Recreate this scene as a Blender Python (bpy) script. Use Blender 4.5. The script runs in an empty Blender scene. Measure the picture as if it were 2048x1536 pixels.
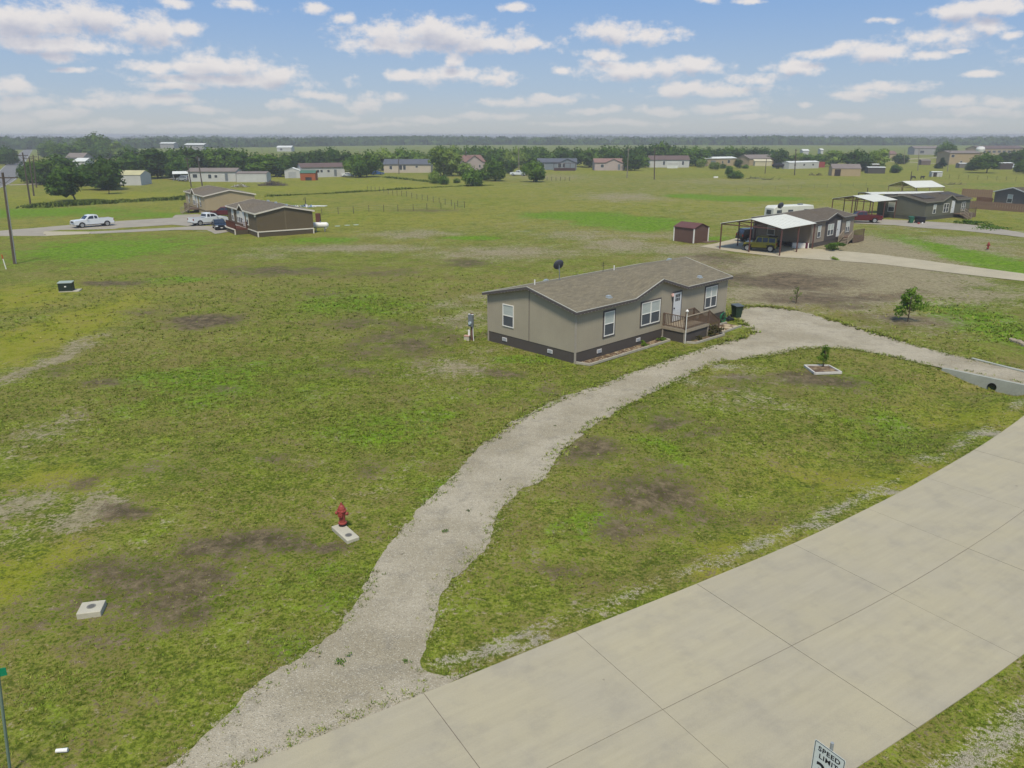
import bpy, math, random
import numpy as np
from mathutils import Vector, Matrix, noise as mn

# ------------------------------------------------------------------ camera, sky, sun, exposure
SC = bpy.context.scene
COL = SC.collection
CAM_H = 13.8
FPX = 1530.0                                   # focal length in pixels of a 2048 wide picture
PITCH = math.atan(498 / FPX)
cam_d = bpy.data.cameras.new('camera'); cam = bpy.data.objects.new('camera', cam_d); COL.objects.link(cam)
cam.location = (0, 0, CAM_H); cam.rotation_euler = (math.pi / 2 - PITCH, 0, 0)
cam_d.sensor_width = 36; cam_d.lens = 36 * FPX / 2048; cam_d.clip_end = 30000; cam_d.clip_start = 0.1
SC.camera = cam
SC.view_settings.view_transform = 'Standard'; SC.view_settings.look = 'None'
SC.view_settings.gamma = 1; SC.view_settings.use_curve_mapping = False
EXPO = 0.75
HAZE = 0.00048
SC.view_settings.exposure = EXPO
SKY_STRENGTH = 0.1
SUN_EL, SUN_AZ = 60.0, 182.0                   # azimuth clockwise from +Y (north, the view direction)
sd = bpy.data.lights.new('sun', 'SUN'); sd.energy = 2.3; sd.angle = math.radians(10); sd.color = (1.0, 0.92, 0.78)
sun = bpy.data.objects.new('sun', sd); COL.objects.link(sun)
_e, _a = math.radians(SUN_EL), math.radians(SUN_AZ)
sun_dir = Vector((math.sin(_a) * math.cos(_e), math.cos(_a) * math.cos(_e), math.sin(_e)))
sun.rotation_euler = sun_dir.to_track_quat('Z', 'Y').to_euler(); sun.location = (0, 0, 60)


def ray(px, py):
    x = px - 1024; y = py - 768
    return np.array([x, FPX * math.cos(PITCH) - y * math.sin(PITCH), -FPX * math.sin(PITCH) - y * math.cos(PITCH)])


def at(px, py, z=0.0):
    d = ray(px, py); t = (z - CAM_H) / d[2]
    return Vector((d[0] * t, d[1] * t, z))


def lift(base, px, py):
    """point seen at a pixel standing above a base point (same distance y)"""
    d = ray(px, py); t = base[1] / d[1]
    return Vector((d[0] * t, base[1], CAM_H + d[2] * t))


def s2l(c):
    c = c / 255.0
    return c / 12.92 if c <= 0.04045 else ((c + 0.055) / 1.055) ** 2.4


def rgb(r, g, b, k=1.0):
    return (s2l(r) * k, s2l(g) * k, s2l(b) * k, 1.0)


class NT:
    """tiny node-tree helper"""
    def __init__(s, tree): s.t = tree; s.n = tree.nodes; s.l = tree.links
    def new(s, typ, **kw):
        n = s.n.new(typ)
        for k, v in kw.items(): setattr(n, k, v)
        return n
    def put(s, sock, v):
        if hasattr(v, 'links') or isinstance(v, bpy.types.NodeSocket): s.l.new(v, sock)
        else: sock.default_value = v
    def math(s, op, a, b=None, c=None, clamp=False):
        n = s.new('ShaderNodeMath', operation=op, use_clamp=clamp)
        for i, v in enumerate((a, b, c)):
            if v is not None: s.put(n.inputs[i], v)
        return n.outputs[0]
    def vec(s, op, a, b=None, c=None):
        n = s.new('ShaderNodeVectorMath', operation=op)
        for i, v in enumerate((a, b, c)):
            if v is not None: s.put(n.inputs[i], v)
        return n.outputs['Value'] if op in ('LENGTH', 'DOT_PRODUCT', 'DISTANCE') else n.outputs[0]
    def scale(s, a, k):
        n = s.new('ShaderNodeVectorMath', operation='SCALE'); s.put(n.inputs[0], a); s.put(n.inputs[3], k); return n.outputs[0]
    def noise(s, vec, scale, detail=4, rough=0.55, dist=0.0):
        n = s.new('ShaderNodeTexNoise'); s.put(n.inputs['Vector'], vec)
        n.inputs['Scale'].default_value = scale; n.inputs['Detail'].default_value = detail
        n.inputs['Roughness'].default_value = rough; n.inputs['Distortion'].default_value = dist
        return n.outputs['Fac']
    def mix(s, f, a, b, blend='MIX'):
        n = s.new('ShaderNodeMix', data_type='RGBA', blend_type=blend)
        s.put(n.inputs['Factor'], f); s.put(n.inputs['A'], a); s.put(n.inputs['B'], b)
        return n.outputs['Result']
    def smooth(s, v, a, b, o0=0.0, o1=1.0, kind='SMOOTHSTEP'):
        n = s.new('ShaderNodeMapRange', interpolation_type=kind)
        s.put(n.inputs[0], v)
        for i, x in zip((1, 2, 3, 4), (a, b, o0, o1)): n.inputs[i].default_value = x
        return n.outputs[0]


# ---- the sky: Nishita blue with fair-weather cumulus placed by direction
CLOUDS = [  # centre x, y, half width, half height in photo pixels
 (60, 48, 190, 42), (190, 45, 130, 34), (290, 62, 95, 32), (375, 55, 40, 18), (90, 92, 160, 17), (125, 117, 42, 9), (140, 143, 34, 5),
 (440, 130, 130, 26), (360, 132, 110, 14), (570, 150, 60, 22), (470, 160, 180, 16), (350, 170, 70, 8),
 (860, 72, 190, 34), (960, 85, 150, 22), (700, 40, 34, 12), (1060, 88, 50, 16), (790, 92, 110, 20),
 (1235, 60, 85, 26), (1300, 74, 70, 15), (1205, 110, 55, 13), (1125, 143, 20, 9), (1290, 140, 155, 20), (1400, 132, 65, 18),
 (910, 152, 110, 17), (900, 125, 28, 14), (985, 158, 60, 14), (820, 150, 50, 10),
 (480, 8, 48, 14), (360, 4, 40, 9), (632, 12, 34, 11), (1033, 15, 32, 9), (1425, 4, 30, 8), (1500, 3, 30, 5),
 (1370, 178, 100, 15), (1450, 183, 120, 12), (1510, 163, 50, 13), (1590, 135, 62, 14), (1650, 108, 60, 11), (1760, 103, 85, 17), (1850, 108, 40, 8),
 (1880, 72, 85, 17), (1960, 48, 40, 18), (2005, 66, 22, 8), (1900, 22, 50, 16), (1990, 14, 70, 14), (1775, 38, 26, 6),
 (1780, 172, 85, 13), (1720, 190, 60, 12), (1470, 207, 70, 15), (1450, 214, 90, 13), (1615, 211, 22, 7), (1960, 144, 22, 6), (1915, 100, 15, 4),
 (1110, 196, 90, 12), (1020, 205, 85, 12), (580, 212, 50, 14), (640, 190, 70, 12), (740, 205, 60, 26), (790, 195, 45, 16), (660, 232, 110, 10),
 (240, 200, 110, 18), (330, 198, 110, 14), (190, 208, 60, 12), (400, 218, 60, 10), (20, 172, 45, 20), (40, 205, 70, 22), (110, 225, 60, 16),
 (240, 248, 55, 12), (500, 240, 90, 10), (150, 255, 70, 8), (860, 240, 90, 9), (1190, 222, 90, 10), (1310, 220, 70, 12), (1250, 245, 140, 9),
 (1600, 245, 90, 10), (1680, 235, 70, 8), (1900, 205, 90, 16), (2000, 205, 60, 14), (1950, 225, 110, 12), (1860, 248, 120, 9), (1000, 232, 100, 10),
 (30, 240, 80, 16), (1120, 248, 110, 7), (740, 250, 110, 7), (380, 252, 110, 7), (1480, 236, 60, 7),
 (980, -60, 160, 30), (300, -90, 220, 34), (1700, -70, 200, 32), (-260, 40, 170, 40), (-300, 180, 150, 24), (2300, 90, 190, 30), (2350, 200, 150, 18),
]
SC.cycles.max_bounces = 4; SC.cycles.diffuse_bounces = 2; SC.cycles.glossy_bounces = 2; SC.cycles.transmission_bounces = 2; SC.cycles.volume_bounces = 0; SC.cycles.transparent_max_bounces = 4
W = bpy.data.worlds.new('World'); SC.world = W; W.use_nodes = True
W.cycles.sampling_method = 'MANUAL'; W.cycles.sample_map_resolution = 256
wt = NT(W.node_tree); wt.n.clear()
tc = wt.new('ShaderNodeTexCoord')
sepw = wt.new('ShaderNodeSeparateXYZ'); wt.l.new(tc.outputs['Generated'], sepw.inputs[0])
az = wt.math('ARCTAN2', sepw.outputs[0], sepw.outputs[1]); el = wt.math('ARCSINE', sepw.outputs[2])
cp = wt.new('ShaderNodeCombineXYZ'); wt.l.new(az, cp.inputs[0]); wt.l.new(el, cp.inputs[1])
grp = bpy.data.node_groups.new('cloud_cover', 'ShaderNodeTree')
grp.interface.new_socket('P', in_out='INPUT', socket_type='NodeSocketVector')
grp.interface.new_socket('D', in_out='OUTPUT', socket_type='NodeSocketFloat'); grp.interface.new_socket('S', in_out='OUTPUT', socket_type='NodeSocketFloat')
g = NT(grp); gi = g.new('NodeGroupInput'); go = g.new('NodeGroupOutput')
P = gi.outputs[0]
# soft warp, then distance to the nearest cloud ellipse
wn = g.new('ShaderNodeTexNoise'); g.l.new(P, wn.inputs['Vector']); wn.inputs['Scale'].default_value = 14; wn.inputs['Detail'].default_value = 3
wv = g.vec('MULTIPLY', g.vec('SUBTRACT', wn.outputs['Color'], (0.5, 0.5, 0.5)), (0.05, 0.018, 0.0))
Pw = g.vec('ADD', P, wv)
acc = None
for (cx, cy, rx, ry) in CLOUDS:
    d0 = ray(cx, cy); d0 = d0 / np.linalg.norm(d0)
    a0, e0 = math.atan2(d0[0], d0[1]), math.asin(d0[2])
    kk_ = 1.0 if cy < 185 else 0.82
    ra, re = rx * 1.04 * kk_ / FPX, ry * 1.12 * kk_ / FPX
    L = g.vec('LENGTH', g.vec('MULTIPLY_ADD', Pw, (1 / ra, 1 / re, 0), (-a0 / ra, -e0 / re, 0)))
    acc = L if acc is None else g.math('MINIMUM', acc, L)
own = g.math('SUBTRACT', 1.0, g.math('MINIMUM', acc, 3.0))
# scattered small clouds over the rest of the sky
st = g.vec('MULTIPLY', P, (1.0, 2.6, 1.0))
gen = g.math('MULTIPLY', g.math('SUBTRACT', g.noise(st, 5.5, 3, 0.5), 0.565), 7.0)
sp = g.new('ShaderNodeSeparateXYZ'); g.l.new(P, sp.inputs[0])
gen = g.math('SUBTRACT', gen, g.smooth(g.math('ABSOLUTE', sp.outputs[0]), 1.1, 0.75, 0.0, 1.6))
gen = g.math('MINIMUM', gen, 1.0)
base = g.math('MAXIMUM', own, gen)
ns = g.vec('MULTIPLY', P, (1.0, 1.5, 1.0))
f1 = g.math('SUBTRACT', g.noise(ns, 44, 6, 0.62), 0.5)
f2 = g.math('SUBTRACT', g.noise(ns, 17, 2, 0.5), 0.5)
den = g.math('ADD', base, g.math('ADD', g.math('MULTIPLY', f1, 2.1), g.math('MULTIPLY', f2, 1.0)))
sft = g.math('ADD', base, g.math('ADD', g.math('MULTIPLY', f1, 0.8), g.math('MULTIPLY', f2, 1.2)))
g.l.new(den, go.inputs[0]); g.l.new(sft, go.inputs[1])
G1 = wt.new('ShaderNodeGroup'); G1.node_tree = grp; wt.l.new(cp.outputs[0], G1.inputs[0])
G2 = wt.new('ShaderNodeGroup'); G2.node_tree = grp; wt.l.new(wt.vec('ADD', cp.outputs[0], (0.002, 0.011, 0)), G2.inputs[0])
cover = wt.smooth(G1.outputs[0], -0.05, 0.78)
under = wt.smooth(G2.outputs[1], 0.25, 1.15)
sky = wt.new('ShaderNodeTexSky', sky_type='NISHITA'); sky.sun_disc = False
sky.sun_elevation = math.radians(SUN_EL); sky.sun_rotation = math.radians(SUN_AZ)
sky.altitude = 150; sky.air_density = 1.0; sky.dust_density = 1.2; sky.ozone_density = 2.0
KE = 1 / (SKY_STRENGTH * 2 ** EXPO)
lowsky = wt.smooth(el, 0.0, 0.20)
blue = wt.mix(0.85, sky.outputs[0], wt.mix(lowsky, wt.mix(wt.smooth(el, 0.0, 0.06), rgb(184, 190, 195, KE), rgb(166, 183, 203, KE)), rgb(116, 157, 211, KE)))
cloudc = wt.mix(under, rgb(230, 226, 225, KE), rgb(182, 186, 202, KE))
lowf = wt.smooth(el, -0.01, 0.085)
cloudc = wt.mix(lowf, rgb(202, 202, 203, KE), cloudc)
fade = wt.math('MULTIPLY', cover, wt.smooth(el, -0.01, 0.06, 0.5, 0.97))
skyc = wt.mix(fade, blue, cloudc)
bg = wt.new('ShaderNodeBackground'); wt.l.new(skyc, bg.inputs[0]); bg.inputs[1].default_value = SKY_STRENGTH
wo = wt.new('ShaderNodeOutputWorld'); wt.l.new(bg.outputs[0], wo.inputs[0])

# ------------------------------------------------------------------ helpers: materials
MATS = {}


def mat(name, col, rough=0.85, var=0.12, vscale=1.5, fine=0.08, fscale=25, bump=0.0, bscale=30, metal=0.0, col2=None, spec=0.3, stretch=None):
    if name in MATS: return MATS[name]
    m = bpy.data.materials.new(name); m.use_nodes = True; t = NT(m.node_tree)
    b = t.n['Principled BSDF']; tc = t.new('ShaderNodeTexCoord'); v = tc.outputs['Object']
    if stretch: v = t.vec('MULTIPLY', v, stretch)
    n1 = t.noise(v, vscale, 4); n2 = t.noise(v, fscale, 3)
    k = t.math('ADD', t.smooth(n1, 0.3, 0.7, 1 - var, 1 + var, 'LINEAR'), t.smooth(n2, 0.3, 0.7, -fine, fine, 'LINEAR'))
    c = t.mix(t.smooth(n1, 0.4, 0.65), col, col2) if col2 else col
    c = t.scale(c, k) if not isinstance(c, tuple) else t.scale(tuple(c[:3]), k)
    t.l.new(c, b.inputs['Base Color'])
    b.inputs['Roughness'].default_value = rough; b.inputs['Metallic'].default_value = metal
    b.inputs['Specular IOR Level'].default_value = spec
    if bump:
        bn = t.new('ShaderNodeBump'); bn.inputs['Strength'].default_value = bump; bn.inputs['Distance'].default_value = 0.02
        t.l.new(t.noise(v, bscale, 4), bn.inputs['Height']); t.l.new(bn.outputs[0], b.inputs['Normal'])
    MATS[name] = m; return m


def siding(name, col, pitch=0.2, axis='both', depth=0.6):
    """panel siding with vertical grooves (object space)"""
    if name in MATS: return MATS[name]
    m = mat(name, col, 0.8, 0.06, 0.6, 0.03, 12)
    t = NT(m.node_tree); b = t.n['Principled BSDF']
    tc = t.new('ShaderNodeTexCoord'); sp = t.new('ShaderNodeSeparateXYZ'); t.l.new(tc.outputs['Object'], sp.inputs[0])
    s = t.math('ADD', sp.outputs[0], sp.outputs[1]) if axis == 'both' else sp.outputs[2]
    fr = t.math('FRACT', t.math('DIVIDE', s, pitch))
    gro = t.math('MULTIPLY', t.smooth(fr, 0.0, 0.07), t.smooth(fr, 1.0, 0.93))
    src = b.inputs['Base Color'].links[0].from_socket
    t.l.new(t.scale(src, t.smooth(gro, 0, 1, 0.87, 1.0)), b.inputs['Base Color'])
    bn = t.new('ShaderNodeBump'); bn.inputs['Strength'].default_value = depth; bn.inputs['Distance'].default_value = 0.01
    t.l.new(gro, bn.inputs['Height']); t.l.new(bn.outputs[0], b.inputs['Normal'])
    return m


def shingle(name, ca, cb):
    if name in MATS: return MATS[name]
    m = bpy.data.materials.new(name); m.use_nodes = True; t = NT(m.node_tree); b = t.n['Principled BSDF']
    tc = t.new('ShaderNodeTexCoord'); v = tc.outputs['Object']
    br = t.new('ShaderNodeTexBrick'); t.l.new(v, br.inputs['Vector'])
    br.inputs['Color1'].default_value = ca; br.inputs['Color2'].default_value = cb
    br.inputs['Mortar'].default_value = tuple(x * 0.66 for x in ca[:3]) + (1,)
    br.inputs['Scale'].default_value = 1.0; br.inputs['Mortar Size'].default_value = 0.012
    br.inputs['Brick Width'].default_value = 0.42; br.inputs['Row Height'].default_value = 0.14; br.offset = 0.37
    n = t.noise(t.vec('MULTIPLY', v, (1.0, 4.0, 1.0)), 1.3, 5, 0.6)
    n2 = t.noise(t.vec('MULTIPLY', v, (2.0, 7.0, 1.0)), 3.0, 4, 0.6); n3 = t.noise(v, 70, 2)
    k = t.math('ADD', t.smooth(n, 0.3, 0.7, 0.84, 1.14, 'LINEAR'), t.smooth(n2, 0.3, 0.7, -0.12, 0.12, 'LINEAR'))
    k = t.math('ADD', k, t.smooth(n3, 0.3, 0.7, -0.1, 0.1, 'LINEAR'))
    t.l.new(t.scale(br.outputs[0], k), b.inputs['Base Color'])
    b.inputs['Roughness'].default_value = 0.95; b.inputs['Specular IOR Level'].default_value = 0.15
    bn = t.new('ShaderNodeBump'); bn.inputs['Strength'].default_value = 0.5; bn.inputs['Distance'].default_value = 0.01
    t.l.new(t.math('ADD', br.outputs['Fac'], n3), bn.inputs['Height']); bn.invert = True; t.l.new(bn.outputs[0], b.inputs['Normal'])
    MATS[name] = m; return m


def leafmat(name, ca, cb, trans=0.25, objrand=True):
    if name in MATS: return MATS[name]
    m = bpy.data.materials.new(name); m.use_nodes = True; t = NT(m.node_tree); t.n.clear()
    tc = t.new('ShaderNodeTexCoord'); oi = t.new('ShaderNodeObjectInfo')
    v = t.vec('ADD', tc.outputs['Object'], oi.outputs['Location'])
    n = t.noise(v, 1.1 if objrand else 1.6, 3); n2 = t.noise(v, 7, 2)
    c = t.mix(t.smooth(t.math('ADD', t.math('MULTIPLY', n, 0.6), t.math('MULTIPLY', n2, 0.4)), 0.36, 0.64), ca, cb)
    k = t.math('ADD', 0.82, t.math('MULTIPLY', oi.outputs['Random'], 0.36))
    c = t.scale(c, k)
    d = t.new('ShaderNodeBsdfDiffuse'); t.l.new(c, d.inputs[0])
    tr = t.new('ShaderNodeBsdfTranslucent'); t.l.new(t.mix(1.0, c, (1.0, 1.15, 0.5, 1), 'MULTIPLY'), tr.inputs[0])
    mx = t.new('ShaderNodeMixShader'); mx.inputs[0].default_value = trans
    t.l.new(d.outputs[0], mx.inputs[1]); t.l.new(tr.outputs[0], mx.inputs[2])
    o = t.new('ShaderNodeOutputMaterial'); t.l.new(mx.outputs[0], o.inputs[0])
    MATS[name] = m; return m


# ------------------------------------------------------------------ helpers: geometry
class MB:
    def __init__(s): s.v = []; s.f = []
    def add(s, vs, fs):
        o = len(s.v); s.v += [tuple(p) for p in vs]; s.f += [tuple(i + o for i in f) for f in fs]; return s
    def box(s, x0, x1, y0, y1, z0, z1):
        x0, x1 = sorted((x0, x1)); y0, y1 = sorted((y0, y1)); z0, z1 = sorted((z0, z1))
        vs = [(x, y, z) for z in (z0, z1) for y in (y0, y1) for x in (x0, x1)]
        return s.add(vs, [(0, 2, 3, 1), (4, 5, 7, 6), (0, 1, 5, 4), (2, 6, 7, 3), (0, 4, 6, 2), (1, 3, 7, 5)])
    def beam(s, p, q, w, h=None, up=(0, 0, 1)):
        """box from p to q, w across, h along up"""
        h = h or w; p, q = Vector(p), Vector(q); d = (q - p).normalized(); up = Vector(up)
        if abs(d.dot(up)) > 0.98: up = Vector((1, 0, 0))
        a = d.cross(up).normalized() * (w / 2); b = a.cross(d).normalized() * (h / 2)
        vs = [c + i * a + j * b for c in (p, q) for j in (-1, 1) for i in (-1, 1)]
        return s.add(vs, [(0, 1, 3, 2), (4, 6, 7, 5), (0, 4, 5, 1), (2, 3, 7, 6), (0, 2, 6, 4), (1, 5, 7, 3)])
    def tube(s, pts, rs, n=8, cap=True):
        pts = [Vector(p) for p in pts]
        if not isinstance(rs, (list, tuple)): rs = [rs] * len(pts)
        o = len(s.v); N = len(pts)
        for i, p in enumerate(pts):
            d = (pts[min(i + 1, N - 1)] - pts[max(i - 1, 0)]).normalized()
            up = Vector((0, 0, 1)) if abs(d.z) < 0.9 else Vector((1, 0, 0))
            a = d.cross(up).normalized(); b = a.cross(d).normalized()
            for k in range(n):
                t = 2 * math.pi * k / n; s.v.append(tuple(p + (a * math.cos(t) + b * math.sin(t)) * rs[i]))
        for i in range(N - 1):
            for k in range(n):
                k2 = (k + 1) % n; s.f.append((o + i * n + k, o + i * n + k2, o + (i + 1) * n + k2, o + (i + 1) * n + k))
        if cap: s.f.append(tuple(o + k for k in range(n))[::-1]); s.f.append(tuple(o + (N - 1) * n + k for k in range(n)))
        return s
    def poly(s, pts): return s.add(pts, [tuple(range(len(pts)))])
    def slab(s, pts, dz):
        """polygon with thickness dz downwards"""
        n = len(pts); vs = [tuple(p) for p in pts] + [(p[0], p[1], p[2] - dz) for p in pts]
        return s.add(vs, [tuple(range(n)), tuple(range(2 * n - 1, n - 1, -1))] + [(i, i + n, (i + 1) % n + n, (i + 1) % n) for i in range(n)])
    def prism(s, prof, y0, y1, hw=None):
        """profile [(x,z)] extruded along y"""
        n = len(prof); vs = [(x, y0, z) for x, z in prof] + [(x, y1, z) for x, z in prof]
        return s.add(vs, [tuple(range(n)), tuple(range(2 * n - 1, n - 1, -1))] + [(i, i + n, (i + 1) % n + n, (i + 1) % n) for i in range(n)])
    def build(s, name, material, parent=None, smooth=False, mats=None):
        me = bpy.data.meshes.new(name); me.from_pydata(s.v, [], s.f); me.validate(); me.update()
        me.materials.append(material)
        if smooth: me.polygons.foreach_set('use_smooth', [True] * len(me.polygons))
        return link(name, me, parent)


def link(name, data, parent=None):
    o = bpy.data.objects.new(name, data); COL.objects.link(o)
    if parent: o.parent = parent
    return o


def npmesh(name, V, F, material, parent=None, smooth=False, colors=None):
    """fast mesh from numpy verts and equal-sized faces"""
    V = np.asarray(V, np.float32); F = np.asarray(F, np.int32); k = F.shape[1]
    me = bpy.data.meshes.new(name); me.vertices.add(len(V)); me.vertices.foreach_set('co', V.ravel())
    me.loops.add(F.size); me.loops.foreach_set('vertex_index', F.ravel())
    me.polygons.add(len(F)); me.polygons.foreach_set('loop_start', np.arange(0, F.size, k, dtype=np.int32))
    me.polygons.foreach_set('loop_total', np.full(len(F), k, np.int32))
    if smooth: me.polygons.foreach_set('use_smooth', np.ones(len(F), bool))
    me.update(calc_edges=True)
    for nm, arr in (colors or {}).items():
        a = me.color_attributes.new(nm, 'FLOAT_COLOR', 'POINT'); a.data.foreach_set('color', np.asarray(arr, np.float32).ravel())
    me.materials.append(material)
    return link(name, me, parent)


def thing(name, label, cat, loc=(0, 0, 0), rot=0.0, group=None, scale=None):
    o = bpy.data.objects.new(name, None); COL.objects.link(o); o.empty_display_size = 0.3
    o.location = loc; o.rotation_euler = (0, 0, math.radians(rot))
    if scale is not None: o.scale = (scale,) * 3 if isinstance(scale, (int, float)) else scale
    return tag(o, label, cat, group)


def tag(o, label, cat, group=None, kind=None):
    o['label'] = label; o['category'] = cat
    if group: o['group'] = group
    if kind: o['kind'] = kind
    return o


def structure(o, label=None):
    o['kind'] = 'structure'
    if label: o['label'] = label
    return o


def dup(root, loc, rot=None, label=None, group=None, scale=None):
    r = root.copy(); COL.objects.link(r); r.location = loc
    if rot is not None: r.rotation_euler = (0, 0, math.radians(rot))
    if scale is not None: r.scale = scale
    if label: r['label'] = label
    if group: r['group'] = group
    for ch in list(root.children):
        c = ch.copy(); COL.objects.link(c); c.parent = r
        for gch in ch.children:
            d = gch.copy(); COL.objects.link(d); d.parent = c
    return r


ORD = ['leftmost', 'second', 'third', 'fourth', 'fifth', 'sixth', 'seventh', 'eighth', 'ninth', 'tenth', 'eleventh', 'twelfth', 'thirteenth',
       'fourteenth', 'fifteenth', 'sixteenth', 'seventeenth', 'eighteenth', 'nineteenth', 'twentieth', 'twenty-first', 'twenty-second',
       'twenty-third', 'twenty-fourth', 'twenty-fifth', 'twenty-sixth', 'twenty-seventh', 'twenty-eighth', 'twenty-ninth', 'thirtieth',
       'thirty-first', 'thirty-second', 'thirty-third', 'thirty-fourth', 'thirty-fifth', 'thirty-sixth']


def nz(x, y, s, seed=0.0):
    """2D fractal noise for arrays, about -1..1, cheap value noise"""
    out = np.zeros_like(x, dtype=np.float64); a = 1.0; tot = 0
    for o in range(4):
        X = x * s * 2 ** o + seed * 17.3 + o * 31.7; Y = y * s * 2 ** o - seed * 9.1 + o * 11.3
        xi = np.floor(X).astype(np.int64); yi = np.floor(Y).astype(np.int64); fx = X - xi; fy = Y - yi
        fx = fx * fx * (3 - 2 * fx); fy = fy * fy * (3 - 2 * fy)
        def h(i, j):
            n = (i * 374761393 + j * 668265263 + 1013904223) & 0x7fffffff
            n = ((n ^ (n >> 13)) * 1274126177) & 0x7fffffff
            return ((n ^ (n >> 16)) & 0xffff) / 32767.5 - 1
        v = (h(xi, yi) * (1 - fx) + h(xi + 1, yi) * fx) * (1 - fy) + (h(xi, yi + 1) * (1 - fx) + h(xi + 1, yi + 1) * fx) * fy
        out += v * a; tot += a; a *= 0.55
    return out / tot

# ------------------------------------------------------------------ the ground
def curve(pts, n=60):
    """Catmull-Rom through 2D points"""
    P = [np.array(p[:2], float) for p in pts]; P = [2 * P[0] - P[1]] + P + [2 * P[-1] - P[-2]]; out = []
    seg = len(P) - 3
    for i in range(seg):
        k = max(2, int(n / seg))
        for j in range(k):
            t = j / k; a, b, c, d = P[i:i + 4]
            out.append(0.5 * (2 * b + (c - a) * t + (2 * a - 5 * b + 4 * c - d) * t * t + (3 * b - a - 3 * c + d) * t ** 3))
    out.append(P[-2]); return np.array(out)


def pxline(pts, n=60): return curve([at(*p) for p in pts], n)


def dist_poly(X, Y, line):
    """distance to a polyline, and the parameter 0..1 of the nearest point"""
    best = np.full(X.shape, 1e9); par = np.zeros(X.shape); m = len(line) - 1
    for i in range(m):
        a, b = line[i], line[i + 1]; d = b - a; L2 = d @ d + 1e-9
        t = np.clip(((X - a[0]) * d[0] + (Y - a[1]) * d[1]) / L2, 0, 1)
        r = np.hypot(X - a[0] - t * d[0], Y - a[1] - t * d[1]); k = r < best
        best = np.where(k, r, best); par = np.where(k, (i + t) / m, par)
    return best, par


def inside(X, Y, poly):
    c = np.zeros(X.shape, bool); n = len(poly)
    for i in range(n):
        x0, y0 = poly[i]; x1, y1 = poly[(i + 1) % n]
        if y0 == y1: continue
        k = ((y0 > Y) != (y1 > Y)) & (X < (x1 - x0) * (Y - y0) / (y1 - y0) + x0); c ^= k
    return c


# concrete road: its far edge, middle joint and near edge as seen, continued past the frame
road_c = curve([(-14.0, 4.6), (-7.5, 8.7), (0.84, 13.95), (3.8, 15.8), (7.93, 18.33), (12.0, 20.92), (15.79, 23.57), (19.81, 26.6), (26.5, 32.1), (34, 39.2), (42, 48), (50, 58)], 400)
_seg = np.hypot(*np.diff(road_c, axis=0).T); _arc = np.concatenate([[0], np.cumsum(_seg)])


def road_pt(s):
    x = np.interp(s, _arc, road_c[:, 0]); y = np.interp(s, _arc, road_c[:, 1])
    x2 = np.interp(s + 0.3, _arc, road_c[:, 0]); y2 = np.interp(s + 0.3, _arc, road_c[:, 1])
    x0 = np.interp(s - 0.3, _arc, road_c[:, 0]); y0 = np.interp(s - 0.3, _arc, road_c[:, 1])
    t = np.array([x2 - x0, y2 - y0]); t /= np.linalg.norm(t)
    return np.array([x, y]), np.array([-t[1], t[0]])


ROAD_HW = 3.72
# gravel drive outline (photo pixels): outer side, then inner side back
outer_px = [(300, 1560), (400, 1480), (480, 1400), (560, 1340), (660, 1262), (745, 1150), (800, 1070), (880, 970), (960, 895), (1030, 842), (1110, 800), (1190, 772), (1270, 742), (1350, 715), (1430, 690), (1500, 668), (1490, 655), (1472, 636), (1478, 612)]
top_px = [(1520, 613), (1580, 619), (1650, 636), (1720, 658), (1800, 682), (1880, 703), (1950, 719), (2048, 740), (2300, 800)]
inner_px = [(2300, 842), (2048, 770), (1980, 755), (1905, 740), (1830, 724), (1750, 706), (1680, 697), (1600, 698), (1530, 712), (1450, 722), (1380, 750), (1300, 785), (1230, 822), (1175, 856), (1120, 915), (1090, 955), (1040, 985), (1000, 1030), (975, 1090), (930, 1140), (890, 1195), (868, 1260), (845, 1330), (900, 1352), (960, 1336)]
ring = [np.array(at(*p)[:2]) for p in outer_px + top_px + inner_px]
_o = [curve([ring[i] for i in range(len(outer_px))], 110), curve([ring[i] for i in range(len(outer_px), len(outer_px) + len(top_px))], 70),
      curve([ring[i] for i in range(len(outer_px) + len(top_px), len(ring))], 160)]
drive_ring = np.vstack(_o)
# the apron closes against the road edge
_s = [road_pt(s)[0] + road_pt(s)[1] * (ROAD_HW + 0.02) for s in np.linspace(_arc[-1] * 0.2, 0, 60)]
_s = [p for p in _s if at(960, 1336)[0] > p[0] > -9.5]
drive_ring = np.vstack([drive_ring, np.array(_s)])

# ditch beside the road, running down to the culvert
hw_a, hw_b = np.array(at(1905.5, 741)[:2]), np.array(at(2048, 771)[:2])       # culvert headwall line
hw_d = (hw_b - hw_a) / np.linalg.norm(hw_b - hw_a); hw_n = np.array([hw_d[1], -hw_d[0]])
if hw_n[1] > 0: hw_n = -hw_n
PIPE = hw_a + hw_d * ((np.array(at(1992.5, 769, -0.45)[:2]) - hw_a) @ hw_d)
_g = lambda v: np.array(v[:2])
ditch = curve([PIPE + hw_d * 5.0 + hw_n * .5, PIPE + hw_d * 2.0 + hw_n * .35, PIPE + hw_n * .5, PIPE + hw_n * 2.4 - hw_d * 1.2] + [_g(at(*p)) for p in ((1880, 838, -.45), (1770, 885, -.4), (1620, 955, -.35), (1450, 1030, -.3), (1300, 1094, -.2), (1150, 1150, -.1), (1020, 1200, 0))], 60)
swale2 = pxline([(1390, 522), (1470, 538), (1560, 558), (1700, 585), (1850, 600), (1970, 612)], 30)


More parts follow.
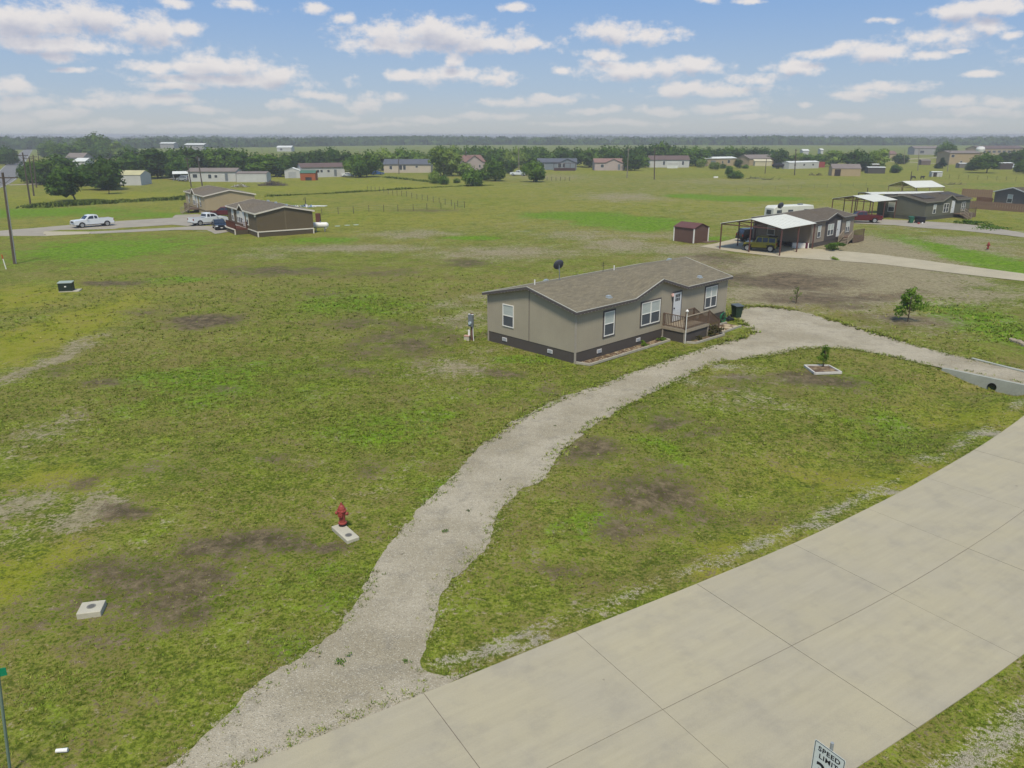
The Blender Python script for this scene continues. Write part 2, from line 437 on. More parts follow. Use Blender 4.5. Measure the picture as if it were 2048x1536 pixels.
def ground_z(X, Y):
    X = np.asarray(X, float); Y = np.asarray(Y, float)
    z = np.zeros(X.shape)
    near = (X > -60) & (X < 90) & (Y < 130)
    if not near.any(): return z
    x, y = X[near], Y[near]
    d, t = dist_poly(x, y, ditch)
    dep = np.interp(t, [0, 0.3, 0.45, 0.7, 1.0], [0.72, 0.72, 0.52, 0.34, 0.06])
    side = (x - hw_a[0]) * hw_n[0] + (y - hw_a[1]) * hw_n[1]
    zz = -dep * np.exp(-(d / 1.75) ** 2)
    zz = np.where(side < -0.4, 0.0, zz)
    dr, tr = dist_poly(x, y, drive_ring[::3])
    zz = np.where(inside(x, y, drive_ring), 0, zz * np.clip(dr / 0.7 if True else 1, 0, 1) * 1.0) if False else zz
    rd, _ = dist_poly(x, y, road_c[::8]); zz *= np.clip((rd - ROAD_HW - 0.1) / 1.6, 0, 1)
    d2, t2 = dist_poly(x, y, swale2)
    zz += -0.35 * np.exp(-(d2 / 1.8) ** 2) * np.clip(t2 * 6, 0, 1) * np.clip((1 - t2) * 6, 0, 1)
    un = np.minimum(nz(x, y, 0.55, 3) * 0.045 - 0.02, 0) + np.minimum(nz(x, y, 2.3, 5) * 0.02, 0)
    keep = np.clip((rd - ROAD_HW) / 1.0, 0, 1) * np.clip((dr - .5) / 1.2, 0, 1) * ~inside(x, y, drive_ring)
    zz += un * keep
    z[near] = zz
    return z


def gz(x, y): return float(ground_z(np.array([x]), np.array([y]))[0])


# painted-on character of the turf: (px, py, half w, half h, strength) per channel, in photo pixels turned into metres
DIRT = [(330, 1150, 180, 50, .72), (230, 1215, 190, 60, .62), (500, 1085, 110, 26, 1), (380, 1190, 110, 45, .6), (620, 1078, 60, 14, .9), (412, 641, 62, 12, 1.5), (225, 565, 60, 6, 1.1), (800, 690, 130, 34, .6), (720, 650, 90, 14, .6),
 (560, 540, 110, 10, .7), (760, 545, 90, 10, .5), (1290, 985, 130, 55, .9), (1180, 895, 80, 26, .8), (1330, 830, 60, 16, .7), (1500, 765, 60, 20, .5), (1655, 765, 75, 22, .9), (1560, 560, 130, 16, 1.3), (1620, 600, 90, 14, 1.0),
 (1440, 520, 60, 14, .7), (275, 1015, 60, 16, .8), (460, 778, 45, 8, .7), (225, 765, 50, 12, .7), (1240, 1040, 90, 30, .6), (1710, 588, 130, 9, .8), (935, 525, 50, 7, .8), (300, 945, 90, 25, .4),
 (560, 918, 60, 12, .5), (690, 745, 60, 14, .4), (840, 660, 60, 14, .5), (290, 625, 50, 8, .5), (860, 420, 70, 4, .6), (1080, 790, 60, 14, .5), (1010, 745, 50, 12, .5), (640, 585, 60, 10, .35), (1820, 640, 90, 14, .6), (1690, 615, 50, 7, .7),
 (760, 940, 50, 20, .3), (1120, 1130, 60, 20, .4), (150, 975, 30, 12, .7), (120, 745, 30, 14, .5), (1200, 985, 50, 40, .4), (1450, 700, 30, 4, .6), (900, 790, 80, 16, .4), (1390, 868, 60, 14, .5)]
STRAW = [(70, 735, 28, 80, .9), (150, 1040, 60, 55, 1.0), (60, 1010, 70, 50, .7), (900, 735, 90, 24, .8), (1000, 700, 60, 10, .5), (1720, 575, 260, 44, 1.5), (1650, 535, 240, 24, 1.4), (1800, 500, 220, 34, 1.2), (1560, 590, 130, 30, 1.2), (1850, 640, 120, 26, .9), (1540, 480, 40, 8, .2), (1400, 520, 90, 20, .8), (1300, 470, 160, 10, .6), (950, 600, 70, 14, .5), (95, 860, 35, 60, .6), (1850, 555, 130, 44, 1), (1880, 497, 130, 26, 1.2), (1010, 505, 180, 18, .8),
 (700, 497, 190, 10, .8), (540, 510, 90, 7, .5), (1250, 492, 100, 18, .9), (1250, 395, 130, 12, .7), (1900, 480, 150, 10, .8), (1440, 748, 50, 8, 1), (1500, 800, 90, 26, .5), (1150, 1230, 50, 14, .9), (935, 640, 70, 20, .7),
 (830, 468, 110, 12, .7), (900, 610, 90, 16, .5), (1380, 500, 110, 14, .9), (1150, 470, 120, 14, .6), (1700, 545, 140, 16, .8), (1490, 365, 250, 10, .45), (1100, 355, 130, 10, .5), (640, 920, 60, 14, .4), (1900, 715, 40, 14, .3),
 (830, 925, 40, 14, .4), (1560, 755, 70, 14, .4), (1340, 545, 80, 10, .5), (760, 990, 70, 20, .3), (1750, 660, 60, 14, .5), (1870, 660, 100, 20, .5), (1700, 1050, 60, 10, .4), (60, 870, 60, 20, .6), (380, 500, 60, 6, .3), (1560, 395, 120, 6, .4), (1820, 455, 100, 6, .5)]
LUSH = [(1255, 443, 95, 10, 2.2), (1150, 431, 90, 7, 2.0), (1500, 397, 100, 5, 1.7), (1380, 392, 50, 4, 1.5), (945, 475, 55, 4, 2.0), (650, 480, 80, 7, .9), (1990, 650, 90, 70, .9), (2010, 530, 60, 60, 1.4), (400, 770, 240, 70, .55), (780, 850, 200, 60, .5),
 (200, 500, 170, 30, .9), (1800, 870, 110, 40, .5), (1700, 760, 90, 30, .5), (700, 610, 160, 25, .6), (1050, 720, 90, 14, .6), (600, 1180, 150, 40, .5), (560, 1290, 120, 40, .55), (1150, 1040, 120, 50, .5), (1350, 900, 90, 30, .5), (350, 560, 90, 12, .6),
 (100, 1400, 120, 60, .4), (300, 1330, 130, 40, .3), (1290, 455, 60, 7, 1.2), (1420, 478, 60, 6, .8), (1480, 555, 30, 6, .3), (90, 425, 170, 12, .9), (300, 430, 100, 8, .8), (900, 985, 60, 30, .5), (860, 345, 60, 4, .4), (1990, 370, 80, 5, .4)]
MOWN = [(40, 690, 90, 110, 1.2), (20, 600, 110, 40, 1.0), (40, 1150, 90, 90, .9), (110, 950, 130, 40, .7), (200, 393, 190, 12, 1.1), (760, 375, 190, 10, 1.1), (560, 378, 120, 8, .9), (1750, 950, 260, 50, .8), (1950, 830, 90, 40, .9), (1500, 1080, 160, 40, .7),
 (30, 400, 40, 40, .9), (1300, 345, 500, 12, .7), (1700, 365, 300, 10, .7), (1400, 730, 60, 16, .7), (1530, 640, 60, 8, .3), (1900, 640, 60, 30, .4), (1400, 1130, 120, 20, .6)]
GRAVEL = [(1075, 1305, 80, 12, 1), (970, 1338, 90, 14, 1.1), (1010, 1325, 60, 8, 1), (1240, 1240, 60, 6, .6), (1430, 1130, 55, 8, .9), (1630, 1070, 60, 9, 1), (1800, 985, 60, 9, 1), (1990, 872, 60, 12, 1.2), (1900, 930, 50, 8, .7),
 (1440, 735, 70, 8, .9), (1400, 765, 40, 8, .6), (1780, 1150, 5, 5, .1), (1560, 1105, 60, 6, .6), (1340, 1200, 70, 5, .6)]


def zones(X, Y, lst, seed):
    out = np.zeros(X.shape)
    wx = X + nz(X, Y, 0.35, seed) * 1.6; wy = Y + nz(X, Y, 0.35, seed + 3) * 1.6 + nz(X, Y, 0.05, seed + 5) * np.clip(Y / 60, 0, 3)
    for (px, py, w, h, s) in lst:
        c = at(px, py); X0 = w * c.length / FPX; y1 = at(px, py + h)[1]; y0 = at(px, max(py - h, 285))[1]
        R = max((y0 - y1) / 2, 0.3); cy = (y0 + y1) / 2
        q = ((wx - c[0]) / X0) ** 2 + ((wy - cy) / R) ** 2
        out = np.maximum(out, s * np.exp(-q * 1.1))
    return out


def make_masks(X, Y):
    dr, _ = dist_poly(X, Y, drive_ring[::3]) if X.size < 400000 and Y.max() < 140 else (np.full(X.shape, 99.0), 0)
    a = np.zeros(X.shape + (4,)); b = np.zeros(X.shape + (4,))
    a[..., 0] = zones(X, Y, DIRT, 1) * 1.2; a[..., 1] = zones(X, Y, STRAW, 2) * 1.15; a[..., 2] = zones(X, Y, LUSH, 4); a[..., 3] = 1
    b[..., 0] = zones(X, Y, MOWN, 6); b[..., 1] = np.maximum(zones(X, Y, GRAVEL, 8), np.clip(0.5 - dr / 0.9, 0, 1)); b[..., 3] = 1
    b[..., 0] = np.maximum(b[..., 0], np.clip((Y - 75) / 60, 0, 1) * (0.55 + 0.25 * nz(X, Y, 0.02, 44)))
    a[..., 1] = np.maximum(a[..., 1], np.clip((Y - 60) / 40, 0, 1) * np.clip((330 - Y) / 100, 0, 1) * (0.22 + 0.35 * nz(X, Y, 0.03, 47)) * np.clip((X + 40) / 50, 0, 1))
    if Y.max() < 140:
        rdm, _ = dist_poly(X, Y, road_c[::6]); cl = road_c[np.clip(np.searchsorted(road_c[:, 0], X.ravel()), 0, len(road_c) - 1)]; low = (Y.ravel() < cl[:, 1]).reshape(X.shape)
        n_ = nz(X, Y, 0.45, 77); up_ = (0.5 + 0.5 * n_) * np.exp(-((rdm - ROAD_HW - .75) / .38) ** 2); lo_ = (0.85 + 0.4 * n_) * np.exp(-((rdm - ROAD_HW - 1.25) / .5) ** 2)
        b[..., 1] = np.maximum(b[..., 1], np.where(low, lo_, up_))
    lg = np.clip(a[..., 2] * .9, 0, 1); a[..., 1] *= 1 - lg; b[..., 0] *= 1 - lg * .8
    return a, b


def grid(xs, ys, hole=None):
    X, Y = np.meshgrid(xs, ys); Z = ground_z(X, Y); n, m = X.shape
    V = np.stack([X, Y, Z], -1).reshape(-1, 3)
    i, j = np.meshgrid(np.arange(n - 1), np.arange(m - 1), indexing='ij'); a = (i * m + j).ravel()
    F = np.stack([a, a + 1, a + m + 1, a + m], 1)
    if hole:
        cx = V[F].mean(1); k = (cx[:, 0] > hole[0]) & (cx[:, 0] < hole[1]) & (cx[:, 1] > hole[2]) & (cx[:, 1] < hole[3]); F = F[~k]
    A, B = make_masks(X.ravel(), Y.ravel())
    return V, F, A, B


gm = bpy.data.materials.new('turf_and_soil'); gm.use_nodes = True; t = NT(gm.node_tree); b = t.n['Principled BSDF']
tcg = t.new('ShaderNodeTexCoord'); v = tcg.outputs['Object']
A_ = t.new('ShaderNodeVertexColor'); A_.layer_name = 'm1'; B_ = t.new('ShaderNodeVertexColor'); B_.layer_name = 'm2'
sa = t.new('ShaderNodeSeparateColor'); t.l.new(A_.outputs[0], sa.inputs[0]); sb = t.new('ShaderNodeSeparateColor'); t.l.new(B_.outputs[0], sb.inputs[0])
nA = t.noise(v, 0.05, 4, 0.6); nB = t.noise(v, 0.33, 5, 0.65); nC = t.noise(v, 1.7, 5, 0.7, 0.3); nD = t.noise(v, 8.0, 4, 0.7); nE = t.noise(v, 38.0, 2, 0.6)
nB2 = t.noise(t.vec('ADD', v, (31.7, 12.1, 0)), 0.45, 5, 0.65); nC2 = t.noise(t.vec('ADD', v, (71.7, 52.1, 0)), 2.6, 5, 0.7)


def ct(x): return t.math('SUBTRACT', x, 0.5)


def comb(*prs):
    o = None
    for k, n_ in prs:
        x = t.math('MULTIPLY', ct(n_), k); o = x if o is None else t.math('ADD', o, x)
    return o


green = t.mix(t.smooth(t.math('ADD', 0.5, comb((0.7, nB), (0.8, nC), (1.2, nD))), 0.3, 0.7), rgb(80, 92, 30), rgb(120, 130, 44))
olive = rgb(128, 118, 66); strawc = t.mix(t.smooth(nC2, 0.35, 0.65), rgb(128, 117, 92), rgb(152, 142, 115)); soil = t.mix(t.smooth(nC, 0.35, 0.7), rgb(76, 66, 53), rgb(112, 98, 78))
mown = t.mix(t.smooth(nB2, 0.35, 0.65), rgb(118, 124, 30), rgb(138, 136, 48)); lush = t.mix(t.smooth(nC, 0.35, 0.65), rgb(78, 112, 14), rgb(104, 138, 22))
grav = t.mix(t.smooth(nE, 0.35, 0.65), rgb(128, 120, 98), rgb(160, 153, 132))
c = t.mix(t.smooth(t.math('ADD', comb((1.3, nB2), (1.3, nC2), (1.4, nA), (1.8, nD)), 0.0), -0.3, 0.4, 0, 0.9), green, olive)
c = t.mix(t.smooth(t.math('ADD', sb.outputs[0], comb((2.2, nB2), (2.0, nC), (1.4, nD))), 0.15, 0.85, 0, 0.85), c, mown)
c = t.mix(t.smooth(t.math('ADD', sa.outputs[2], comb((1.6, nB), (1.3, nC), (0.8, nD))), 0.2, 0.7, 0, 0.85), c, lush)
c = t.mix(t.smooth(t.math('ADD', sa.outputs[1], comb((1.8, nB), (2.4, nC2), (2.4, nD))), 0.3, 0.85, 0, 0.88), c, strawc)
c = t.mix(t.smooth(t.math('ADD', sa.outputs[0], comb((2.3, nC), (2.2, nB2), (3.6, nD))), 0.2, 0.8, 0, 0.9), c, soil)
c = t.mix(t.smooth(t.math('ADD', sb.outputs[1], comb((1.4, nC2), (2.2, nD), (1.6, nE))), 0.5, 0.8), c, grav)
k = t.math('ADD', 1.0, comb((0.9, nD), (0.9, nE), (0.8, nC)))
c = t.scale(c, k); t.l.new(c, b.inputs['Base Color']); b.inputs['Roughness'].default_value = 1.0; b.inputs['Specular IOR Level'].default_value = 0.05
bn = t.new('ShaderNodeBump'); bn.inputs['Strength'].default_value = 0.9; bn.inputs['Distance'].default_value = 0.06
t.l.new(t.math('ADD', t.math('MULTIPLY', nD, 0.8), t.math('MULTIPLY', nE, 0.3)), bn.inputs['Height']); t.l.new(bn.outputs[0], b.inputs['Normal'])

N1 = (-48.0, 78.0, 9.0, 117.0)
v1, f1_, a1, b1 = grid(np.arange(N1[0], N1[1] + 0.01, 0.42), np.arange(N1[2], N1[3] + 0.01, 0.40))
N2 = (-300.0, 360.0, -30.0, 480.0)
gx = np.unique(np.concatenate([np.arange(N2[0], N2[1] + 1, 3.0), [N1[0], N1[1]]])); gy = np.unique(np.concatenate([np.arange(N2[2], N2[3] + 1, 3.0), [N1[2], N1[3]]]))
v2, f2, a2, b2 = grid(gx, gy, N1)
def far_axis(lo, hi, inner_lo, inner_hi, st):
    out = [inner_lo, inner_hi]; x = inner_hi; s = st
    while x < hi: s *= 1.25; x += s; out.append(min(x, hi))
    x = inner_lo; s = st
    while x > lo: s *= 1.25; x -= s; out.append(max(x, lo))
    out += list(np.linspace(inner_lo, inner_hi, 12)); return np.unique(out)
v3, f3, a3, b3 = grid(far_axis(-6500, 6500, N2[0], N2[1], 40), far_axis(-900, 6500, N2[2], N2[3], 40), N2)
# the farther land fades to one field colour by its own masks
for V_, A4, B4 in ((v2, a2, b2), (v3, a3, b3)):
    far = np.clip((V_[:, 1] - 420) / 260, 0, 1); A4[:, 2] = A4[:, 2] * (1 - far) + 0.35 * far; B4[:, 0] = B4[:, 0] * (1 - far)
off = 0; Vs = []; Fs = []
for V_, F_ in ((v1, f1_), (v2, f2), (v3, f3)):
    Vs.append(V_); Fs.append(F_ + off); off += len(V_)
ground = npmesh('ground', np.vstack(Vs), np.vstack(Fs), gm, smooth=True, colors={'m1': np.vstack([a1, a2, a3]), 'm2': np.vstack([b1, b2, b3])})
structure(ground, 'patchy green and brown grass ground around the houses')

# ------------------------------------------------------------------ concrete road of cast slabs
conc = bpy.data.materials.new('road_concrete'); conc.use_nodes = True; t = NT(conc.node_tree); b = t.n['Principled BSDF']
tc_ = t.new('ShaderNodeTexCoord'); oi = t.new('ShaderNodeObjectInfo'); v = tc_.outputs['Object']
rot_ = t.new('ShaderNodeVectorRotate', rotation_type='Z_AXIS'); t.l.new(v, rot_.inputs[0]); rot_.inputs['Angle'].default_value = math.radians(-33)
vr = t.vec('MULTIPLY', rot_.outputs[0], (0.22, 3.2, 1.0))
n1 = t.noise(v, 0.35, 4); n2 = t.noise(vr, 1.3, 5, 0.6); n3 = t.noise(v, 30, 3); n4 = t.noise(v, 0.9, 5, 0.65)
c = t.mix(t.smooth(n1, 0.3, 0.7), rgb(166, 157, 130), rgb(161, 153, 131))
c = t.mix(t.smooth(n4, 0.45, 0.75, 0, 0.42), c, rgb(138, 132, 118))
kk = t.math('ADD', t.smooth(n2, 0.3, 0.7, 0.95, 1.045, 'LINEAR'), t.smooth(n3, 0.3, 0.7, -0.05, 0.05, 'LINEAR'))
kk = t.math('ADD', kk, t.math('MULTIPLY', t.math('SUBTRACT', oi.outputs['Random'], 0.5), 0.035))
vo = t.new('ShaderNodeTexVoronoi'); t.l.new(v, vo.inputs['Vector']); vo.inputs['Scale'].default_value = 0.55
spot = t.smooth(vo.outputs['Distance'], 0.035, 0.02, 0, 0.5)
c = t.mix(spot, t.scale(c, kk), rgb(80, 74, 62)); t.l.new(c, b.inputs['Base Color']); b.inputs['Roughness'].default_value = 0.9; b.inputs['Specular IOR Level'].default_value = 0.2
bn = t.new('ShaderNodeBump'); bn.inputs['Strength'].default_value = 0.25; bn.inputs['Distance'].default_value = 0.01; t.l.new(n3, bn.inputs['Height']); t.l.new(bn.outputs[0], b.inputs['Normal'])
road = bpy.data.objects.new('road', None); COL.objects.link(road); structure(road, 'wide pale concrete road of cast slabs')
joint_m = mat('joint_sealant', rgb(92, 84, 76), 0.9)
s_ref = _arc[np.argmin(np.hypot(road_c[:, 0] - 3.8, road_c[:, 1] - 15.8))]   # a transverse joint seen in the photo
mj = MB(); PAN = 4.84; i0 = int(-s_ref / PAN); i1 = int((_arc[-1] - s_ref) / PAN)
for i in range(i0, i1):
    sa_, sb_ = s_ref + i * PAN + 0.008, s_ref + (i + 1) * PAN - 0.008
    for lo, hi in ((0.008, ROAD_HW), (-ROAD_HW, -0.008)):
        m = MB(); K = 4; top = []
        ss = np.linspace(sa_, sb_, K + 1)
        A1 = [road_pt(s)[0] + road_pt(s)[1] * lo for s in ss]; A2 = [road_pt(s)[0] + road_pt(s)[1] * hi for s in ss]
        zt = 0.03 + random.uniform(-0.003, 0.003)
        m.slab([(p[0], p[1], zt) for p in A1] + [(p[0], p[1], zt) for p in A2[::-1]], 0.16)
        m.build('slab', conc, road)
ss = np.arange(0, _arc[-1], 1.0)
L1 = [road_pt(s)[0] - road_pt(s)[1] * (ROAD_HW - 0.05) for s in ss]; L2 = [road_pt(s)[0] + road_pt(s)[1] * (ROAD_HW - 0.05) for s in ss]
for i in range(len(ss) - 1): mj.poly([(L1[i][0], L1[i][1], 0.018), (L1[i + 1][0], L1[i + 1][1], 0.018), (L2[i + 1][0], L2[i + 1][1], 0.018), (L2[i][0], L2[i][1], 0.018)])
mj.build('joint_filler', joint_m, road)

# ------------------------------------------------------------------ gravel drive
gv = bpy.data.materials.new('crushed_limestone'); gv.use_nodes = True; t = NT(gv.node_tree); b = t.n['Principled BSDF']
tc_ = t.new('ShaderNodeTexCoord'); v = tc_.outputs['Object']
vo = t.new('ShaderNodeTexVoronoi'); t.l.new(v, vo.inputs['Vector']); vo.inputs['Scale'].default_value = 34; vo.inputs['Randomness'].default_value = 1
se = t.new('ShaderNodeSeparateColor'); t.l.new(vo.outputs['Color'], se.inputs[0])
n1 = t.noise(v, 0.25, 4, 0.6); n2 = t.noise(v, 1.3, 5, 0.65); n3 = t.noise(v, 45, 3, 0.7); n5 = t.noise(v, 6, 4, 0.65)
c = t.mix(t.smooth(n1, 0.35, 0.65), rgb(153, 143, 119), rgb(173, 163, 140))
c = t.mix(t.smooth(n2, 0.48, 0.7, 0, 0.65), c, rgb(138, 131, 114))
c = t.mix(t.smooth(se.outputs[0], 0.8, 0.97, 0, 0.5), c, rgb(204, 197, 176)); c = t.mix(t.smooth(se.outputs[1], 0.8, 0.97, 0, 0.5), c, rgb(112, 106, 92))
kk = t.math('ADD', t.smooth(n3, 0.3, 0.7, 0.88, 1.12, 'LINEAR'), t.smooth(n5, 0.3, 0.7, -0.07, 0.07, 'LINEAR'))
t.l.new(t.scale(c, kk), b.inputs['Base Color']); b.inputs['Roughness'].default_value = 0.95; b.inputs['Specular IOR Level'].default_value = 0.1
bn = t.new('ShaderNodeBump'); bn.inputs['Strength'].default_value = 0.7; bn.inputs['Distance'].default_value = 0.03
t.l.new(t.math('ADD', vo.outputs['Distance'], n3), bn.inputs['Height']); t.l.new(bn.outputs[0], b.inputs['Normal'])


def ragged(ring, amp, step=0.18, seed=1):
    R = [ring[0]]
    for i in range(len(ring)):
        a, b_ = ring[i], ring[(i + 1) % len(ring)]; n_ = max(1, int(np.linalg.norm(b_ - a) / step))
        for k_ in range(1, n_ + 1): R.append(a + (b_ - a) * k_ / n_)
    R = np.array(R[:-1]); d = np.roll(R, -1, 0) - np.roll(R, 1, 0); d /= np.linalg.norm(d, axis=1)[:, None] + 1e-9
    nrm = np.stack([-d[:, 1], d[:, 0]], 1)
    o = nz(R[:, 0], R[:, 1], 0.5, seed) * amp + nz(R[:, 0], R[:, 1], 2.7, seed + 2) * amp * 0.6
    rd_, _ = dist_poly(R[:, 0], R[:, 1], road_c[::6]); o *= np.clip((rd_ - ROAD_HW - 0.2) / 1.5, 0, 1)
    hd_, _ = dist_poly(R[:, 0], R[:, 1], np.array([hw_a - hw_d * .6, hw_b + hw_d * 5])); o *= np.clip((hd_ - .3) / 1.5, 0, 1)
    return R + nrm * o[:, None]


def sheet(name, ring, z, material, label, thick=0.05):
    import bmesh
    bm = bmesh.new(); vs = [bm.verts.new((p[0], p[1], z)) for p in ring]
    f = bm.faces.new(vs); bm.normal_update()
    if f.normal.z < 0: f.normal_flip()
    r = bmesh.ops.triangulate(bm, faces=[f], ngon_method='EAR_CLIP')
    me = bpy.data.meshes.new(name); bm.to_mesh(me); bm.free(); me.materials.append(material)
    o = link(name, me); structure(o, label); return o


drive_out = ragged(drive_ring, 0.28, 0.14, 3)
sheet('gravel_driveway', drive_out, 0.006, gv, 'pale crushed gravel drive curving round the grey house')

# ------------------------------------------------------------------ grass tufts standing in the turf (near part of the lot)
def build_grass():
    rs = np.random.RandomState(7)
    def field(n, x0, x1, y0, y1):
        return rs.uniform(x0, x1, n), rs.uniform(y0, y1, n)
    xs, ys = [], []
    for (n, x0, x1, y0, y1, ) in ((105000, -14, 30, 12.5, 32), (75000, -30, 32, 32, 52), (52000, -45, 45, 52, 84)):
        x, y = field(n, x0, x1, y0, y1); xs.append(x); ys.append(y)
    X, Y = np.concatenate(xs), np.concatenate(ys)
    k = (np.abs(X) < Y * 0.74 + 3.0)
    X, Y = X[k], Y[k]
    ei = rs.randint(0, len(drive_out), 9000); ex = drive_out[ei] + rs.normal(0, .24, (9000, 2)); edge0 = len(X); X = np.concatenate([X, ex[:, 0]]); Y = np.concatenate([Y, ex[:, 1]]); eflag = np.arange(len(X)) >= edge0
    eflag &= nz(X, Y, 0.8, 61) > -0.25
    d, _ = dist_poly(X, Y, road_c[::6]); k = (d > ROAD_HW + 0.04) & ((np.arange(len(X)) < edge0) | eflag)
    X, Y, d, eflag = X[k], Y[k], d[k], eflag[k]
    ins = inside(X, Y, drive_out); k = ~ins | eflag; X, Y, d, eflag = X[k], Y[k], d[k], eflag[k]
    hx = (X - 3.99) * HU[0] + (Y - 46.54) * HU[1]; hy = (X - 3.99) * HV[0] + (Y - 46.54) * HV[1]
    k = ~((hx > -0.05) & (hx < 17.7) & (hy > -1.1) & (hy < 8.2)) & ~((hx > 9.0) & (hx < 17.0) & (hy > -2.9) & (hy < 0))
    X, Y, d, eflag = X[k], Y[k], d[k], eflag[k]
    A, B = make_masks(X, Y)
    pat = nz(X, Y, 0.9, 21) + 0.7 * nz(X, Y, 2.6, 23)
    dens = 0.5 + 0.6 * pat + 0.3 * A[:, 2] - 1.1 * A[:, 0] - 0.9 * A[:, 1] - 0.3 * B[:, 0] - 0.8 * B[:, 1]
    fo = np.clip((84 - Y) / 26, 0, 1)
    k = (rs.rand(len(X)) < np.maximum(dens, .05 * (A[:, 1] < .8)) * fo) | (eflag & (rs.rand(len(X)) < .8)); X, Y, A, B, pat, eflag = X[k], Y[k], A[k], B[k], pat[k], eflag[k]
    n = len(X); Z = ground_z(X, Y)
    size = np.where(Y < 32, 0.052, np.where(Y < 52, 0.08, np.where(Y < 84, 0.13, 0.22))) * rs.uniform(0.6, 1.5, n) * np.where(eflag, 1.25, 1)
    size *= 1 + 0.35 * np.clip(A[:, 2], 0, 1)
    nb = 5
    # blades: each a leaning triangle
    ang = rs.uniform(0, 2 * np.pi, (n, nb)); lean = rs.uniform(0.5, 1.5, (n, nb)); ln = size[:, None] * rs.uniform(0.6, 1.2, (n, nb))
    w = size[:, None] * 0.2
    cx = X[:, None] + np.cos(ang) * size[:, None] * 0.45 * rs.rand(n, nb); cy = Y[:, None] + np.sin(ang) * size[:, None] * 0.45 * rs.rand(n, nb)
    dx, dy = np.cos(ang), np.sin(ang)
    tip = np.stack([cx + dx * ln * lean, cy + dy * ln * lean, Z[:, None] + ln * 0.75], -1)
    p0 = np.stack([cx - dy * w, cy + dx * w, np.broadcast_to(Z[:, None] - 0.01, cx.shape)], -1); p1 = np.stack([cx + dy * w, cy - dx * w, np.broadcast_to(Z[:, None] - 0.01, cx.shape)], -1)
    V = np.stack([p0, p1, tip], 2).reshape(-1, 3); F = np.arange(len(V)).reshape(-1, 3)
    r1 = np.repeat(np.clip(0.5 + 0.28 * pat + rs.uniform(-0.3, 0.3, n), 0, 1), nb * 3)
    r2 = np.repeat(np.clip(0.35 * B[:, 0] + 0.35 * A[:, 1] + 0.2 * A[:, 0] + rs.uniform(-0.2, 0.42, n) + 0.35 * nz(X, Y, 0.45, 31), 0, 1), nb * 3)
    C = np.stack([r1, r2, np.repeat(rs.rand(n), nb * 3), np.ones(len(V))], 1)
    m = bpy.data.materials.new('grass_blades'); m.use_nodes = True; t = NT(m.node_tree); b = t.n['Principled BSDF']
    vc = t.new('ShaderNodeVertexColor'); vc.layer_name = 'c'; s = t.new('ShaderNodeSeparateColor'); t.l.new(vc.outputs[0], s.inputs[0])
    c = t.mix(s.outputs[0], rgb(70, 86, 26), rgb(114, 133, 40)); c = t.mix(s.outputs[1], c, rgb(150, 140, 78)); c = t.scale(c, t.math('ADD', 0.6, t.math('MULTIPLY', s.outputs[2], 0.8)))
    t.l.new(c, b.inputs['Base Color']); b.inputs['Roughness'].default_value = 0.8; b.inputs['Specular IOR Level'].default_value = 0.1
    o = npmesh('grass', V, F, m, colors={'c': C}); tag(o, 'short ragged grass growing over the lawn and ditch', 'grass', kind='stuff')


HU = np.array([math.cos(math.radians(44.0)), math.sin(math.radians(44.0))]); HV = np.array([-HU[1], HU[0]])
build_grass()


def weeds(name, line_px, width, h, n, label, seed=3):
    """ragged strip of tall weeds along a line"""
    rs = np.random.RandomState(seed); ln = pxline(line_px, 80); idx = rs.uniform(0, len(ln) - 1.001, n); i = idx.astype(int); f = (idx - i)[:, None]
    p = ln[i] * (1 - f) + ln[i + 1] * f + rs.normal(0, width / 2, (n, 2)); k = 0.45 + 0.75 * nz(p[:, 0], p[:, 1], 0.16, seed)
    s = h * (0.3 + 0.9 * np.clip(k, 0, 1.2)) * rs.uniform(0.5, 1.2, n); ang = rs.uniform(0, 6.28, n)
    dx, dy = np.cos(ang) * s * 0.5, np.sin(ang) * s * 0.5; Z = np.zeros(n)
    V = np.stack([np.stack([p[:, 0] - dx, p[:, 1] - dy, Z], 1), np.stack([p[:, 0] + dx, p[:, 1] + dy, Z], 1), np.stack([p[:, 0] + dy, p[:, 1] - dx, s], 1)], 1).reshape(-1, 3)
    o = npmesh(name, V, np.arange(len(V)).reshape(-1, 3), leafmat('weed_leaves', rgb(72, 92, 34), rgb(120, 130, 58), 0.2, False)); tag(o, label, 'weeds', kind='stuff')


weeds('weed_strip', [(60, 415), (120, 412), (200, 407), (280, 402), (350, 399), (385, 396)], 2.2, .85, 4500, 'tall dark weeds along the edge of the mown field at left')
weeds('weed_strip', [(537, 393), (620, 389), (700, 385), (800, 379), (910, 373), (985, 371)], 1.0, 0.5, 2000, 'thin dark line of weeds crossing the field behind the brown home', 5)
weeds('weed_strip', [(770, 355), (830, 361), (880, 367)], 1.2, 0.6, 800, 'thin line of weeds running down to the bushes below the pale beige home', 8)

